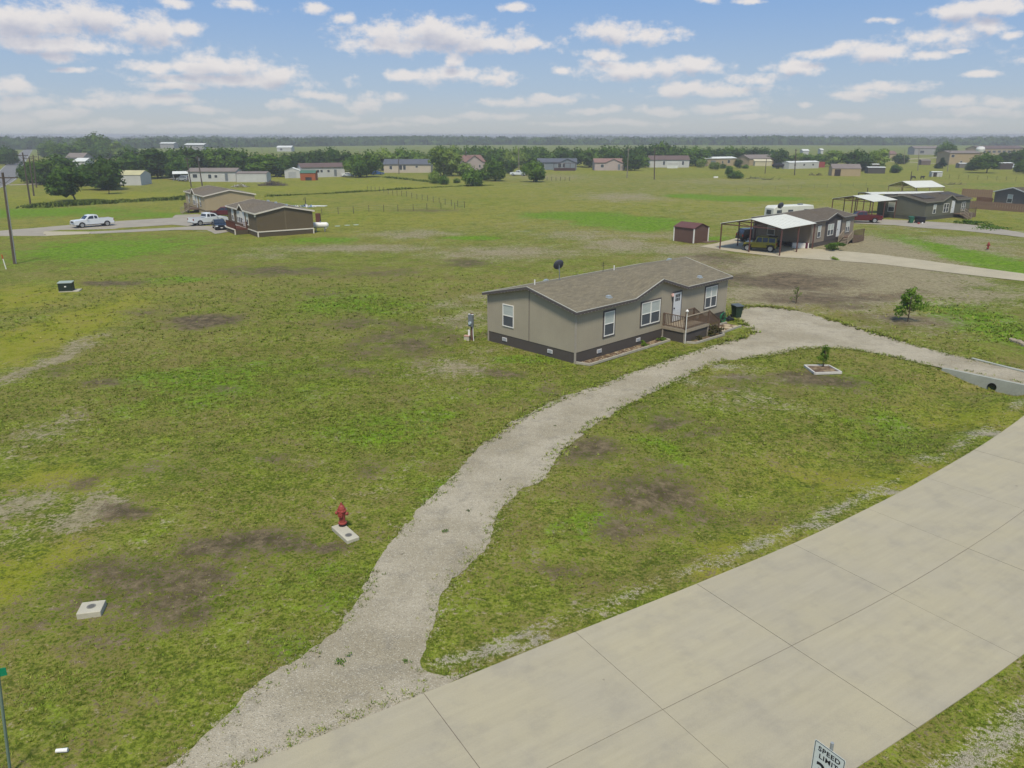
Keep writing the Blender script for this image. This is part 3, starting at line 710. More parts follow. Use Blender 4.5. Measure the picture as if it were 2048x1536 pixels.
# ------------------------------------------------------------------ materials for buildings
TAUPE = siding('taupe_siding', rgb(160, 151, 131)); SKIRT_D = siding('dark_skirting', rgb(80, 74, 68), 0.13)
WHITE_TRIM = mat('white_trim', rgb(222, 220, 212), 0.5, 0.04); DARK_TRIM = mat('dark_grey_trim', rgb(84, 78, 76), 0.7, 0.05)
PALE_TRIM = mat('pale_corner_trim', rgb(158, 150, 136), 0.7, 0.05); DRIP = mat('metal_drip_edge', rgb(178, 176, 164), 0.6, 0.04)
GLASS_D = mat('dark_window_glass', rgb(62, 68, 76), 0.12, 0.1, spec=0.6); BLIND = mat('window_blind', rgb(176, 182, 176), 0.35, 0.06, 2, 0.05, 14, stretch=(1, 1, 6), spec=0.5)
SCREEN = mat('window_screen', rgb(78, 82, 86), 0.6, 0.1); ROOF_MAIN = shingle('weathered_shingles', rgb(128, 119, 97), rgb(112, 105, 88))
WOOD = mat('weathered_deck_wood', rgb(104, 86, 70), 0.9, 0.15, 3, 0.12, 20); DECKW = mat('pale_deck_boards', rgb(150, 138, 118), 0.9, 0.12, 2, 0.1, 22)
DOORW = mat('white_door_paint', rgb(205, 207, 206), 0.5, 0.03); METALG = mat('grey_metal', rgb(120, 126, 130), 0.45, 0.06, metal=0.3); BLACKM = mat('black_metal', rgb(38, 38, 42), 0.5, 0.08)
RUBBER = mat('black_rubber', rgb(36, 36, 36), 0.9, 0.1); CHROME = mat('wheel_alloy', rgb(176, 178, 180), 0.3, 0.05, metal=0.6); GALV = mat('galvanised_steel', rgb(140, 144, 144), 0.6, 0.08, spec=.3)
CONC = mat('plain_concrete', rgb(176, 170, 150), 0.9, 0.08, 2, 0.06, 30, 0.2); REDP = mat('red_paint', rgb(142, 64, 56), 0.5, 0.12, 6, 0.08, 40)


class Home:
    """a manufactured home: X along the front wall, front faces -Y, depth +Y"""
    def __init__(s, name, label, cat, loc, rot, L, D, wt=3.35, zr=4.3, sk=0.7, ov=0.3, ro=0.25, wall=None, skirt=None, roof=None, fascia=None, trim=None, cross=None,
                 accent=None, group=None, drip=None, skirt_trim=None, detail=True, floor_z=0):
        s.L, s.D, s.wt, s.zr, s.sk, s.ov = L, D, wt, zr, sk, ov; s.wallm = wall; s.roofm = roof; s.detail = detail
        s.o = thing(name, label, cat, loc, rot, group); H2 = D / 2
        ze = wt + 0.07 - (zr - wt - 0.07) / (H2) * ov * 0.0
        sl = (zr - wt) / (H2 + 0.0); zE = wt + 0.06 - sl * ov; zR = zr + 0.06
        m = MB()                                        # wall shell: front, back, gables with the cross-gable raised
        front = [(0, 0, sk), (L, 0, sk), (L, 0, wt)]
        if cross:
            for (s0, sa_, s1, za) in sorted(cross, key=lambda q: -q[0]): front += [(s1, 0, wt), (sa_, 0, za - 0.06), (s0, 0, wt)]
        front += [(0, 0, wt)]
        m.poly(front); m.poly([(L, D, sk), (0, D, sk), (0, D, wt), (L, D, wt)])
        m.poly([(0, D, sk), (0, 0, sk), (0, 0, wt), (0, H2, zr), (0, D, wt)]); m.poly([(L, 0, sk), (L, D, sk), (L, D, wt), (L, H2, zr), (L, 0, wt)])
        s.wall = m.build('wall', wall, s.o)
        if sk > 0:
            m = MB(); e = 0.025; m.box(e, L - e, e, D - e, -0.45, sk + 0.004 - 0.004); m.build('skirting', skirt, s.o)
        # roof
        m = MB(); th = 0.09; x0, x1 = -ro, L + ro
        A, B_, C_, D_ = (x0, -ov, zE), (x1, -ov, zE), (x1, H2, zR), (x0, H2, zR)
        edge_f = [A]
        if cross:
            polys = []; prev = A; prevtop = D_; cur_left = A; ks = []
            for (s0, sa_, s1, za) in sorted(cross):
                yk = -ov + (za - zE) / (zR - zE) * (H2 + ov); yk = min(yk, H2 - 0.02)
                p0, pa, p1, kk = (s0, -ov, zE), (sa_, -ov, za), (s1, -ov, zE), (sa_, yk, zE + (zR - zE) * (yk + ov) / (H2 + ov))
                polys += [[cur_left, p0, kk], [p0, pa, kk], [pa, p1, kk]]; ks.append((cur_left, kk)); edge_f += [p0, pa, p1]; cur_left = p1; lastk = kk
            polys += [[cur_left, B_, C_, lastk]]
            for i, (cl, kk) in enumerate(ks):
                top = D_ if i == 0 else ks[i - 1][1]
                polys += [[cl, kk, top]]
            pk = [q[1] for q in ks]; polys += [[D_] + pk + [C_]]
            for pl in polys: m.slab(pl, th)
        else: m.slab([A, B_, C_, D_], th)
        edge_f.append(B_)
        E_, F_ = (x1, D + ov, zE), (x0, D + ov, zE); m.slab([D_, C_, E_, F_], th)
        s.roof = m.build('roof', roof, s.o)
        if fascia:
            m = MB(); loop = edge_f + [C_, E_, F_, D_, A]; d = MB(); fh = 0.16
            for i in range(len(loop) - 1):
                p, q = Vector(loop[i]), Vector(loop[i + 1]); m.beam(p - Vector((0, 0, fh / 2 + 0.02)), q - Vector((0, 0, fh / 2 + 0.02)), 0.04, fh)
                d.beam(p + Vector((0, 0, 0.0)), q + Vector((0, 0, 0.0)), 0.05, 0.03)
            m.build('fascia', fascia, s.o); d.build('drip_edge', drip or DRIP, s.o)
        if skirt_trim:
            m = MB(); w = 0.16
            for (x0_, x1_, y0_, y1_) in ((-.03, L + .03, -.03, 0), (-.03, 0, 0, D), (L, L + .03, 0, D), (-.03, L + .03, D, D + .03)): m.box(x0_, x1_, y0_, y1_, sk - w / 2, sk + w / 2)
            for x_ in (-0.035, L - 0.11):
                for y_ in (-0.035, D - 0.11): m.box(x_, x_ + 0.15, y_, y_ + 0.15, 0, sk - w / 2)
            m.build('skirt_trim', skirt_trim, s.o)
    def P(s, face, u, z, d=0.0):
        return {'f': (u, -d, z), 'l': (-d, u, z), 'r': (s.L + d, u, z), 'b': (u, s.D + d, z)}[face]
    def fbox(s, m, face, u0, u1, z0, z1, d0, d1):
        a, b_ = s.P(face, u0, z0, d0), s.P(face, u1, z1, d1); return m.box(a[0], b_[0], a[1], b_[1], z0, z1)
    def window(s, face, u, z, w, h, double=False, surround=None, upper=None, lower=None, fw=0.06, shutters=None, grid=False):
        u0, u1 = u - w / 2, u + w / 2
        f = MB(); d = 0.05
        s.fbox(f, face, u0, u0 + fw, z, z + h, 0, d); s.fbox(f, face, u1 - fw, u1, z, z + h, 0, d); s.fbox(f, face, u0 + fw, u1 - fw, z, z + fw, 0, d); s.fbox(f, face, u0 + fw, u1 - fw, z + h - fw, z + h, 0, d)
        cols = [(u0 + fw, u1 - fw)]
        if double:
            s.fbox(f, face, u - 0.05, u + 0.05, z + fw, z + h - fw, 0, d); cols = [(u0 + fw, u - 0.05), (u + 0.05, u1 - fw)]
        zm = z + h * 0.5
        for (a, b_) in cols:
            s.fbox(f, face, a, b_, zm - 0.025, zm + 0.025, 0, d - 0.004)
            if grid:
                mid = (a + b_) / 2; s.fbox(f, face, mid - .015, mid + .015, zm + .025, z + h - fw, 0, d - 0.008)
        win = f.build('window', WHITE_TRIM, s.o)
        for (a, b_) in cols:
            s.fbox(g := MB(), face, a, b_, zm + 0.025, z + h - fw, 0, 0.02); g.build('pane', upper or BLIND, win)
            s.fbox(g := MB(), face, a, b_, z + fw, zm - 0.025, 0, 0.016); g.build('pane', lower or SCREEN, win)
        if surround:
            g = MB(); k_ = 0.1; s.fbox(g, face, u0 - k_, u0, z - k_, z + h + k_, 0, 0.035); s.fbox(g, face, u1, u1 + k_, z - k_, z + h + k_, 0, 0.035)
            s.fbox(g, face, u0, u1, z - k_, z, 0, 0.035); s.fbox(g, face, u0, u1, z + h, z + h + k_, 0, 0.035); g.build('surround', surround, win)
        return win
    def simple_window(s, face, u, z, w, h, pane=None, frame=None):
        f = MB(); s.fbox(f, face, u - w / 2 - .06, u + w / 2 + .06, z - .06, z + h + .06, 0, .03); win = f.build('window', frame or WHITE_TRIM, s.o)
        s.fbox(g := MB(), face, u - w / 2, u + w / 2, z, z + h, 0.02, 0.04); g.build('pane', pane or GLASS_D, win)
    def door(s, u0, u1, z0, z1, face='f', material=None, surround=None, lights=False):
        g = MB(); s.fbox(g, face, u0, u1, z0, z1, 0, 0.05)
        for zz in (0.15, 0.55):
            for k_ in (0, 1):
                a = u0 + 0.12 + k_ * (u1 - u0 - 0.12) / 2; s.fbox(g, face, a, a + (u1 - u0) / 2 - 0.2, z0 + zz, z0 + zz + 0.32, 0.05, 0.06)
        dd = g.build('door', material or DOORW, s.o)
        if lights:
            for i in range(3):
                for j in range(2):
                    a = u0 + 0.2 + i * 0.2; g = MB(); s.fbox(g, face, a, a + 0.16, z1 - 0.34 - j * 0.27, z1 - 0.34 - j * 0.27 + 0.23, 0.05, 0.058); g.build('pane', GLASS_D, dd)
        g = MB(); s.fbox(g, face, u0 + 0.05, u0 + 0.11, z0 + 0.92, z0 + 1.02, 0.05, 0.12); g.build('handle', BLACKM, dd)
        if surround:
            g = MB(); s.fbox(g, face, u0 - 0.1, u0, z0, z1 + 0.1, 0, 0.04); s.fbox(g, face, u1, u1 + 0.1, z0, z1 + 0.1, 0, 0.04); s.fbox(g, face, u0, u1, z1, z1 + 0.1, 0, 0.04); g.build('door_frame', surround, s.o)


def railing(parent, p, q, h0, h1, wood=WOOD, pitch=0.13, posts=True, name='railing', cap=None):
    """guard rail between p and q (both at foot level, may slope)"""
    p, q = Vector(p), Vector(q); n = max(2, int((q - p).length / pitch)); up = Vector((0, 0, 1))
    m = MB(); m.beam(p + up * h1, q + up * h1, 0.09, 0.04); m.build('top_rail', cap or wood, parent)
    m = MB(); m.beam(p + up * (h0 + .02), q + up * (h0 + .02), 0.04, 0.07); m.build('bottom_rail', wood, parent)
    bm_ = MB().box(-0.018, 0.018, -0.018, 0.018, 0, h1 - h0 - 0.02); proto = None
    for i in range(1, n):
        c_ = p.lerp(q, i / n) + up * (h0 + 0.02)
        if proto is None: proto = bm_.build('baluster', wood, parent); proto.location = c_
        else: o = proto.copy(); COL.objects.link(o); o.location = c_
    if posts:
        for c_ in (p, q): m = MB(); m.box(c_.x - .045, c_.x + .045, c_.y - .045, c_.y + .045, c_.z - .05, c_.z + h1 + 0.02); m.build('post', wood, parent)


def stairs(parent, x0, x1, y0, y1, ztop, n, material, axis='x'):
    """steps going down from x0 to x1 (along x) or y0 to y1 (along y)"""
    for i in range(n):
        z = ztop * (1 - (i + 1) / (n + 1)); m = MB()
        if axis == 'x': a = x0 + (x1 - x0) * i / n; b_ = x0 + (x1 - x0) * (i + 1) / n; m.box(a, b_ + (0.02 if x1 > x0 else -0.02), y0, y1, z - 0.05, z)
        else: a = y0 + (y1 - y0) * i / n; b_ = y0 + (y1 - y0) * (i + 1) / n; m.box(x0, x1, a, b_, z - 0.05, z)
        m.build('step', material, parent)


# ------------------------------------------------------------------ the main house
B0 = at(1149.8, 727.6)
h = Home('manufactured_home', 'large taupe manufactured home with dark skirting and brown shingle roof beside the gravel drive', 'house', B0, 44.0, 17.65, 8.16,
         wt=3.42, zr=4.36, sk=0.7, ov=0.28, ro=0.28, wall=TAUPE, skirt=SKIRT_D, roof=ROOF_MAIN, fascia=DARK_TRIM, cross=[(5.7, 8.75, 11.85, 4.36)])
MH = h
h.window('l', 6.1, 1.32, 1.08, 1.55, upper=BLIND)
h.window('f', 3.27, 1.27, 1.05, 1.62, surround=DARK_TRIM)
h.window('f', 7.8, 1.3, 2.15, 1.6, double=True, surround=DARK_TRIM)
h.window('f', 15.42, 1.32, 1.6, 1.62, double=True, surround=DARK_TRIM)
h.door(10.45, 11.4, 1.02, 3.08, surround=DARK_TRIM, lights=True)
m = MB(); m.box(-0.012, 0.0, 4.09, 4.13, 0.7, 4.3); m.build('wall_seam', DARK_TRIM, h.o)
for x_, y_ in ((-.03, -.03), (17.58, -.03), (-.03, 8.09), (17.58, 8.09)):
    m = MB(); m.box(x_, x_ + .1, y_, y_ + .1, -0.3, 3.4); m.build('corner_trim', PALE_TRIM, h.o)
ventm = mat('white_vent_plastic', rgb(206, 204, 200), 0.6, 0.03)
for face, u in (('l', 6.48), ('l', 2.18), ('f', 2.38), ('f', 6.55), ('f', 13.4)):
    m = MB(); h.fbox(m, face, u - .22, u + .22, .26, .5, -0.03, 0.02); vn = m.build('foundation_vent', ventm, h.o)
    m = MB()
    for j in range(4): h.fbox(m, face, u - .17, u + .17, .295 + j * .048, .312 + j * .048, 0.02, 0.026)
    m.build('louvre', METALG, vn)
# porch light
m = MB(); m.tube([(10.22, -0.02, 3.02), (10.22, -0.14, 3.02)], [.07, .09], 10); m.tube([(10.22, -0.12, 2.92), (10.22, -0.12, 3.12)], [.1, .07], 10); m.build('porch_light', mat('pale_pink_lamp', rgb(214, 178, 168), 0.4, 0.03), h.o)
# string of small clips under the eaves
lm = mat('clear_bulbs', rgb(176, 174, 166), 0.3, 0.02); m = MB(); n = 26
def zE_at(y): return 3.42 + 0.06 + (4.36 - 3.42) / 4.08 * (y if y < 4.08 else 8.16 - y)
bulb0 = MB().box(-.01, .01, -.01, .01, -.035, 0).build('light_bulb', lm, h.o); bulb0.location = (-.3, -.25, zE_at(-.25) - .17)
def bulb(p): o_ = bulb0.copy(); COL.objects.link(o_); o_.location = p
for i in range(1, n):
    y = -0.25 + i * 0.32; bulb((-0.3, y, zE_at(y) - 0.17))
for i in range(52):
    x = 0.1 + i * 0.34; z = 3.42 - 0.16
    if 5.7 < x < 11.85: z += (4.36 - 3.42) * (1 - abs(x - 8.75) / 3.07)
    bulb((x, -.31, z))
# roof vents, antenna, dish (its own thing)
rv = mat('galvanised_roof_vent', rgb(172, 180, 182), 0.4, 0.05, metal=0.3)
def roofz(x, y): return 3.48 + (4.42 - 3.48) / 4.08 * (y if y < 4.08 else 8.16 - y)
for (px, py, yy) in ((1217, 595, None), (1399, 555, None), (1091, 559, None), (1092.5, 562, None), (1178, 545.5, None), (1184, 538, None), (1232, 532, None), (1238, 529, None), (1253, 530.5, None), (1286, 522, None), (1321, 517.5, None), (1073, 561, None), (1339, 520, None)):
    best = None
    for side in (0, 1):                                  # intersect the sight line with each roof slope
        lo = None; d = ray(px, py); o = np.array([0, 0, CAM_H])
        for tt in np.linspace(0.02, 0.06, 900):
            p = o + d * tt; lx = (p[0] - B0.x) * HU[0] + (p[1] - B0.y) * HU[1]; ly = (p[0] - B0.x) * HV[0] + (p[1] - B0.y) * HV[1]
            if -0.2 < lx < 17.8 and -0.2 < ly < 8.3 and p[2] < roofz(lx, ly): best = (lx, ly); break
        if best: break
    if not best: continue
    lx, ly = best; z = roofz(lx, ly); m = MB(); m.box(lx - .2, lx + .2, ly - .18, ly + .18, z - .05, z + .03); m.box(lx - .14, lx + .14, ly - .12, ly + .12, z + .03, z + .13); m.build('roof_vent', rv, h.o)
for lx, ly in ((1.0, 4.6), (9.5, 4.7)):
    z = roofz(lx, ly); m = MB(); m.tube([(lx, ly, z - .05), (lx, ly, z + .35)], .04, 8); m.build('vent_pipe', WHITE_TRIM, h.o)
# porch: deck, skirt, railings, stairs
dz = 0.93; x0, x1, yf = 9.25, 12.25, -1.95
for i in range(13):
    y_ = -0.03 - i * (1.9 / 13) ; m = MB(); m.box(x0, x1, y_ - 0.138, y_, dz - 0.04, dz); m.build('deck_board', DECKW, h.o)
m = MB(); m.box(x0 - .02, x1 + .02, yf - .03, yf + .01, dz - .2, dz - 0.005); m.box(x0 - .03, x0, yf, -.02, dz - .2, dz - 0.005); m.box(x1, x1 + .03, yf, -.02, dz - .2, dz - .005); m.build('rim_board', DECKW, h.o)
m = MB(); m.box(x0 + .03, x1 - .03, yf + .05, yf + .08, -.2, dz - .2); m.box(x0 + .03, x0 + .06, yf + .08, -.03, -.2, dz - .2); m.build('deck_skirt', SKIRT_D, h.o)
for x_, y_ in ((x0, yf), (x1 - .1, yf), (x0, -.13)): m = MB(); m.box(x_, x_ + .1, y_, y_ + .1, -.2, dz - .2); m.build('deck_leg', PALE_TRIM, h.o)
railing(h.o, (x0 + .05, -0.1, dz), (x0 + .05, yf + .05, dz), .08, .92)
railing(h.o, (x0 + .05, yf + .05, dz), (x1 - .05, yf + .05, dz), .08, .92, cap=DECKW)
stairs(h.o, x1, x1 + 1.45, yf + .1, -.75, dz, 4, DECKW)
for y_ in (yf + .1, -.72):
    m = MB(); m.beam((x1, y_, dz - .2), (x1 + 1.5, y_, -.08), .04, .25); m.build('stringer', WOOD, h.o)
railing(h.o, (x1 - .02, yf + .04, dz), (x1 + 1.45, yf + .04, .08), .08, .92)
railing(h.o, (x1 - 1.0, -.66, dz), (x1 - .02, -.66, dz), .08, .92)
railing(h.o, (x1 + .0, -.66, dz), (x1 + 1.45, -.66, .08), .08, .92)
# slender white pole with a cap light at the porch corner
wp = thing('lamp_post', 'thin white pole with a white cap lamp at the front corner of the wooden porch', 'lamp post', B0, 44.0)
m = MB(); m.box(x0 - .03, x0 + .015, yf - .09, yf - .045, -.05, 2.25); m.build('pole', WHITE_TRIM, wp)
m = MB(); m.tube([(x0 - .015, yf - .067, 2.25), (x0 - .015, yf - .067, 2.3), (x0 - .015, yf - .067, 2.42)], [.1, .12, .03], 8); m.build('lamp_cap', WHITE_TRIM, wp)

# satellite dish on the rear slope
def dish(label, base, rot, tilt, r, zz, parent_loc, cat='satellite dish'):
    o = thing('satellite_dish', label, cat, parent_loc, rot)
    m = MB(); m.tube([(0, 0, 0), (0, 0.0, zz * .55), (0, -.1, zz)], .03, 8); m.beam((-.12, -.12, 0.015), (.12, .12, 0.015), .06, .03); m.build('mast', METALG, o)
    m = MB(); n = 20; K = 4; vs = []; fs = []
    for k_ in range(K + 1):
        rr = r * k_ / K
        for i in range(n): a = 2 * math.pi * i / n; vs.append((math.cos(a) * rr, -0.14 * (rr / r) ** 2 * r * 2, math.sin(a) * rr * 1.08))
    for k_ in range(K):
        for i in range(n): fs.append((k_ * n + i, k_ * n + (i + 1) % n, (k_ + 1) * n + (i + 1) % n, (k_ + 1) * n + i))
    R = Matrix.Rotation(math.radians(tilt), 4, 'X'); vs = [R @ Vector(p) + Vector((0, -.12, zz)) for p in vs]
    m.add(vs, fs); ds = m.build('reflector', mat('dark_grey_dish', rgb(74, 76, 84), 0.5, 0.05), o, smooth=True); sm = ds.modifiers.new('th', 'SOLIDIFY'); sm.thickness = 0.02
    m = MB(); m.tube([(0, -.12, zz - r * .9), (0, -.12 - r * .9, zz - r * .3)], .02, 6); m.box(-.08, .08, -.17 - r * .95, -.1 - r * .9, zz - r * .38, zz - r * .22); m.build('feed_arm', METALG, o)
    return o


def main_pt(lx, ly, z): return Vector((B0.x + lx * HU[0] + ly * HV[0], B0.y + lx * HU[1] + ly * HV[1], z))


dish('dark satellite dish on the back slope of the large taupe home', None, 200, -25, 0.38, 1.0, main_pt(4.3, 5.4, roofz(4.3, 5.4)))
m = MB(); p = main_pt(8.6, 5.0, roofz(8.6, 5.0)); m.tube([p, p + Vector((0, 0, .75))], .018, 6); m.beam(p + Vector((-.15, 0, .45)), p + Vector((.15, 0, .5)), .02); m.beam(p + Vector((-.1, 0, .6)), p + Vector((.12, 0, .62)), .02)
tag(m.build('roof_antenna', BLACKM), 'small dark aerial standing on the ridge of the large taupe home', 'aerial')

# flower beds with timber edging
EDGE = mat('pale_landscape_timber', rgb(164, 158, 142), 0.9, 0.12, 3, 0.1, 25); MULCH = mat('bed_mulch', rgb(96, 76, 58), 1.0, 0.3, 2.5, 0.25, 30, 0.8, 40, col2=rgb(128, 112, 84))
def lp(*p): return main_pt(*p)
def bed(label, pts, cat='flower bed', closed=False, fill=True, zt=.1):
    o = thing('flower_bed', label, cat, main_pt(pts[0][0], pts[0][1], 0)); base = main_pt(pts[0][0], pts[0][1], 0)
    if fill:
        ring_ = [main_pt(p[0], p[1], 0.035) - base for p in pts]; m = MB(); m.poly([tuple(q) for q in ring_]); ob = m.build('mulch', MULCH, o)
    segs = list(zip(pts[:-1], pts[1:]))
    for a, b_ in segs:
        if len(a) > 2 and a[2] == 0: continue
        for lv in range(2):
            m = MB(); m.beam(main_pt(a[0], a[1], .04 + lv * .075) - base, main_pt(b_[0], b_[1], .04 + lv * .075) - base, .1, .07); m.build('timber', EDGE, o)
    return o
bed('long mulch bed edged with pale timbers under the front wall of the large taupe home', [(0.05, -0.05), (0.35, -0.95), (9.0, -0.92), (9.2, -0.05, 0)])
bed('small timber-edged bed in front of the porch skirt', [(9.35, -2.05), (9.7, -2.62), (13.2, -2.7), (13.3, -2.05, 0)])
bed('timber-edged patch with stepping stones between porch stairs and bins', [(13.7, -0.7), (16.6, -0.85, 0), (16.4, -2.2), (13.9, -2.3), (13.7, -2.2, 0)])
STONE = mat('flat_stepping_stone', rgb(176, 160, 130), 0.9, 0.1)
for i, (lx, ly, w_, lab) in enumerate(((14.3, -1.8, .3, 'stepping stone nearest the porch stairs'), (14.8, -1.35, .34, 'second stepping stone out from the porch stairs'), (15.3, -1.75, .36, 'large tan stepping stone at the middle of the edged patch'), (15.9, -1.3, .3, 'stepping stone at the bin end of the edged patch, nearer the wall'), (16.0, -1.95, .28, 'stepping stone at the outer far corner of the edged patch'))):
    m = MB(); n = 7; ps = [main_pt(lx + math.cos(a * 2 * math.pi / n + i) * w_ * random.uniform(.8, 1.15), ly + math.sin(a * 2 * math.pi / n + i) * w_ * random.uniform(.7, 1.1), .075) for a in range(n)]
    m.slab([tuple(q) for q in ps], .05); tag(m.build('stepping_stone', STONE), lab, 'stepping stone', 'stepping stones beside the porch')


def leaf_cluster(name, loc, r, hgt, n, size, material, label, cat, seed=1, parent=None, stem=0.0, z0=0.0, kind=None):
    """a bush: many small leaves spread through a lumpy volume"""
    rs = np.random.RandomState(seed); K = 7; cs = rs.normal(0, .42, (K, 3)) * [r, r, hgt * .45]; cs[:, 2] += z0 + hgt * .5; cr = rs.uniform(.35, .6, K)
    i = rs.randint(0, K, n); d = rs.normal(0, 1, (n, 3)); d /= np.linalg.norm(d, axis=1)[:, None]
    p = cs[i] + d * (cr[i] * rs.uniform(.6, 1.05, n))[:, None] * [r, r, hgt * .5]
    p[:, 2] = np.clip(p[:, 2], z0 * .8 + .02, None)
    V, F = leaf_quads(p, d, size, rs); 
    if parent is None and stem:
        o = thing(name, label, cat, loc); npmesh('foliage', V, F, material, o)
        m = MB(); m.tube([(0, 0, -.05), (.02, 0, stem * .5), (0.0, .02, stem)], [.04, .03, .02], 7); m.build('trunk', BARK, o); return o
    o = npmesh(name, V, F, material); o.location = loc; return tag(o, label, cat)


def leaf_quads(p, nrm, size, rs):
    n = len(p); s = size * rs.uniform(.6, 1.35, n)[:, None]
    nn = nrm + rs.normal(0, .55, (n, 3)); nn /= np.linalg.norm(nn, axis=1)[:, None]
    t = np.cross(nn, rs.normal(0, 1, (n, 3))); t /= np.linalg.norm(t, axis=1)[:, None] + 1e-9; b_ = np.cross(nn, t)
    V = np.stack([p - t * s, p - b_ * s * .7 , p + t * s, p + b_ * s * .7], 1).reshape(-1, 3); return V, np.arange(len(V)).reshape(-1, 4)


BARK = mat('tree_bark', rgb(84, 72, 58), 0.95, 0.2, 3, 0.15, 18)
LEAF_OAK = leafmat('oak_leaves', rgb(76, 106, 36), rgb(124, 150, 54), 0.3, False)
leaf_cluster('shrub', main_pt(6.6, -.5, .03), .3, .35, 260, .05, LEAF_OAK, 'small dark shrub in the long bed left of the porch', 'shrub', 2)
leaf_cluster('shrub', main_pt(8.6, -.5, .03), .28, .3, 220, .05, LEAF_OAK, 'small shrub in the long bed right beside the porch', 'shrub', 3)
leaf_cluster('shrub', main_pt(10.6, -2.3, .03), .3, .4, 200, .05, leafmat('dry_bush', rgb(70, 66, 44), rgb(96, 92, 58), .2, False), 'low dry shrub against the porch skirt, left one', 'shrub', 4)
leaf_cluster('shrub', main_pt(12.3, -2.35, .03), .4, .75, 420, .05, leafmat('dry_bush', rgb(70, 66, 44), rgb(96, 92, 58), .2, False), 'taller dry shrub in front of the porch stairs', 'shrub', 5)
leaf_cluster('shrub', main_pt(13.1, -2.3, .03), .35, .6, 300, .05, leafmat('dry_bush', rgb(70, 66, 44), rgb(96, 92, 58), .2, False), 'dry shrub at the foot of the porch stairs', 'shrub', 6)
rs_ = np.random.RandomState(4); m = MB()
for i in range(110):
    lx = rs_.uniform(.2, 9); q = main_pt(lx, rs_.uniform(-.9, -.1), .03); r_ = rs_.uniform(.02, .045); m.tube([q, q + Vector((r_ * .3, 0, r_))], [r_, r_ * .5], 5)
tag(m.build('stone_border', mat('pale_bed_stones', rgb(170, 158, 134), .9, .15)), 'loose pale stones lying on the long mulch bed', 'stones', kind='stuff')

# ------------------------------------------------------------------ things around the house
def LP(px, py, z=0): p = at(px, py); return Vector((p.x, p.y, gz(p.x, p.y) + z))


def cart(label, loc, rot, body, lid, group=None):
    o = thing('wheelie_bin', label, 'trash bin', loc, rot, group)
    m = MB(); z0, z1 = .06, .95; a, b_ = .24, .33
    m.add([(-a, -a, z0), (a, -a, z0), (a, a, z0), (-a, a, z0), (-b_, -b_, z1), (b_, -b_, z1), (b_, b_ + .05, z1), (-b_, b_ + .05, z1)], [(3, 2, 1, 0), (4, 5, 6, 7), (0, 1, 5, 4), (1, 2, 6, 5), (2, 3, 7, 6), (3, 0, 4, 7)])
    m.box(-.36, .36, -.36, .4, .92, .96); m.build('body', body, o)
    m = MB(); m.slab([(-.37, -.4, .985), (.37, -.4, .985), (.37, .4, 1.06), (-.37, .4, 1.06)], .035); m.build('lid', lid, o)
    m = MB(); m.tube([(-.3, .44, 1.0), (.3, .44, 1.0)], .02, 6); m.build('handle', BLACKM, o)
    for x_ in (-.27, .27): m = MB(); m.tube([(x_ - .03, .32, .12), (x_ + .03, .32, .12)], .12, 12); m.build('wheel', RUBBER, o)
    return o


GREENP = mat('dark_green_plastic', rgb(34, 56, 38), .5, .08)
cart('dark green wheeled bin with grey lid by the right corner of the large taupe home', LP(1473, 635), 20, GREENP, mat('dark_grey_plastic', rgb(84, 90, 88), .5, .06))
# coiled hose on a reel
o = thing('garden_hose', 'coil of green garden hose against the right corner of the large taupe home', 'garden hose', main_pt(16.6, -.5, 0), 44)
HOSE = mat('green_hose', rgb(34, 110, 76), .45, .08)
for k_ in range(5):
    m = MB(); r_ = .36 - .035 * k_; m.tube([(r_ * math.cos(a), -.05 + .045 * k_, .42 + 1.1 * r_ * math.sin(a)) for a in np.linspace(0, 2 * math.pi, 25)], .022, 6, False); m.build('coil', HOSE, o)
m = MB(); m.tube([(0, -.1, .42), (0, .2, .42)], .12, 10); m.box(-.04, .04, .18, .24, 0, .5); m.build('reel', GREENP, o)
# small push mower
o = thing('push_mower', 'small dark push mower parked between the garden hose and the green bin', 'lawn mower', LP(1458, 641), 30)
m = MB(); m.box(-.25, .25, -.22, .22, .1, .22); m.tube([(0, 0, .22), (0, 0, .36)], [.14, .1], 10); m.build('deck', BLACKM, o)
m = MB(); m.tube([(-.2, .18, .2), (-.2, .6, .85), (.2, .6, .85), (.2, .18, .2)], .015, 6, False); m.build('handle', BLACKM, o)
for x_, y_ in ((-.27, -.18), (.27, -.18), (-.27, .2), (.27, .2)): m = MB(); m.tube([(x_ - .025, y_, .09), (x_ + .025, y_, .09)], .09, 10); m.build('wheel', RUBBER, o)

# electric meter post left of the house
o = thing('meter_post', 'brown wooden post with a grey electric meter box left of the taupe home', 'electric meter', LP(944.5, 680), -30)
m = MB(); m.box(-.09, .09, -.06, .06, -.1, 1.95); m.build('post', mat('brown_post', rgb(104, 78, 66), .9, .15), o)
m = MB(); m.box(-.19, .19, -.2, -.06, 1.05, 1.9); bx = m.build('meter_box', METALG, o)
m = MB(); m.tube([(-.02, -.2, 1.3), (-.02, -.3, 1.3)], .11, 14); m.build('meter_dial', mat('glass_meter', rgb(170, 184, 188), .15, .05), bx)
m = MB(); m.box(-.2, -.08, -.21, -.05, 1.9, 1.925); m.box(.08, .2, -.21, -.05, 1.9, 1.925); m.build('hood', WHITE_TRIM, bx)
m = MB(); m.tube([(.14, -.1, 1.05), (.15, -.1, .5), (.19, -.1, -.05)], .028, 8); m.build('conduit', WHITE_TRIM, o)
o = thing('junction_box', 'low concrete box with a pinkish lid and white outlet standing beside the meter post', 'utility box', LP(934, 680), -10)
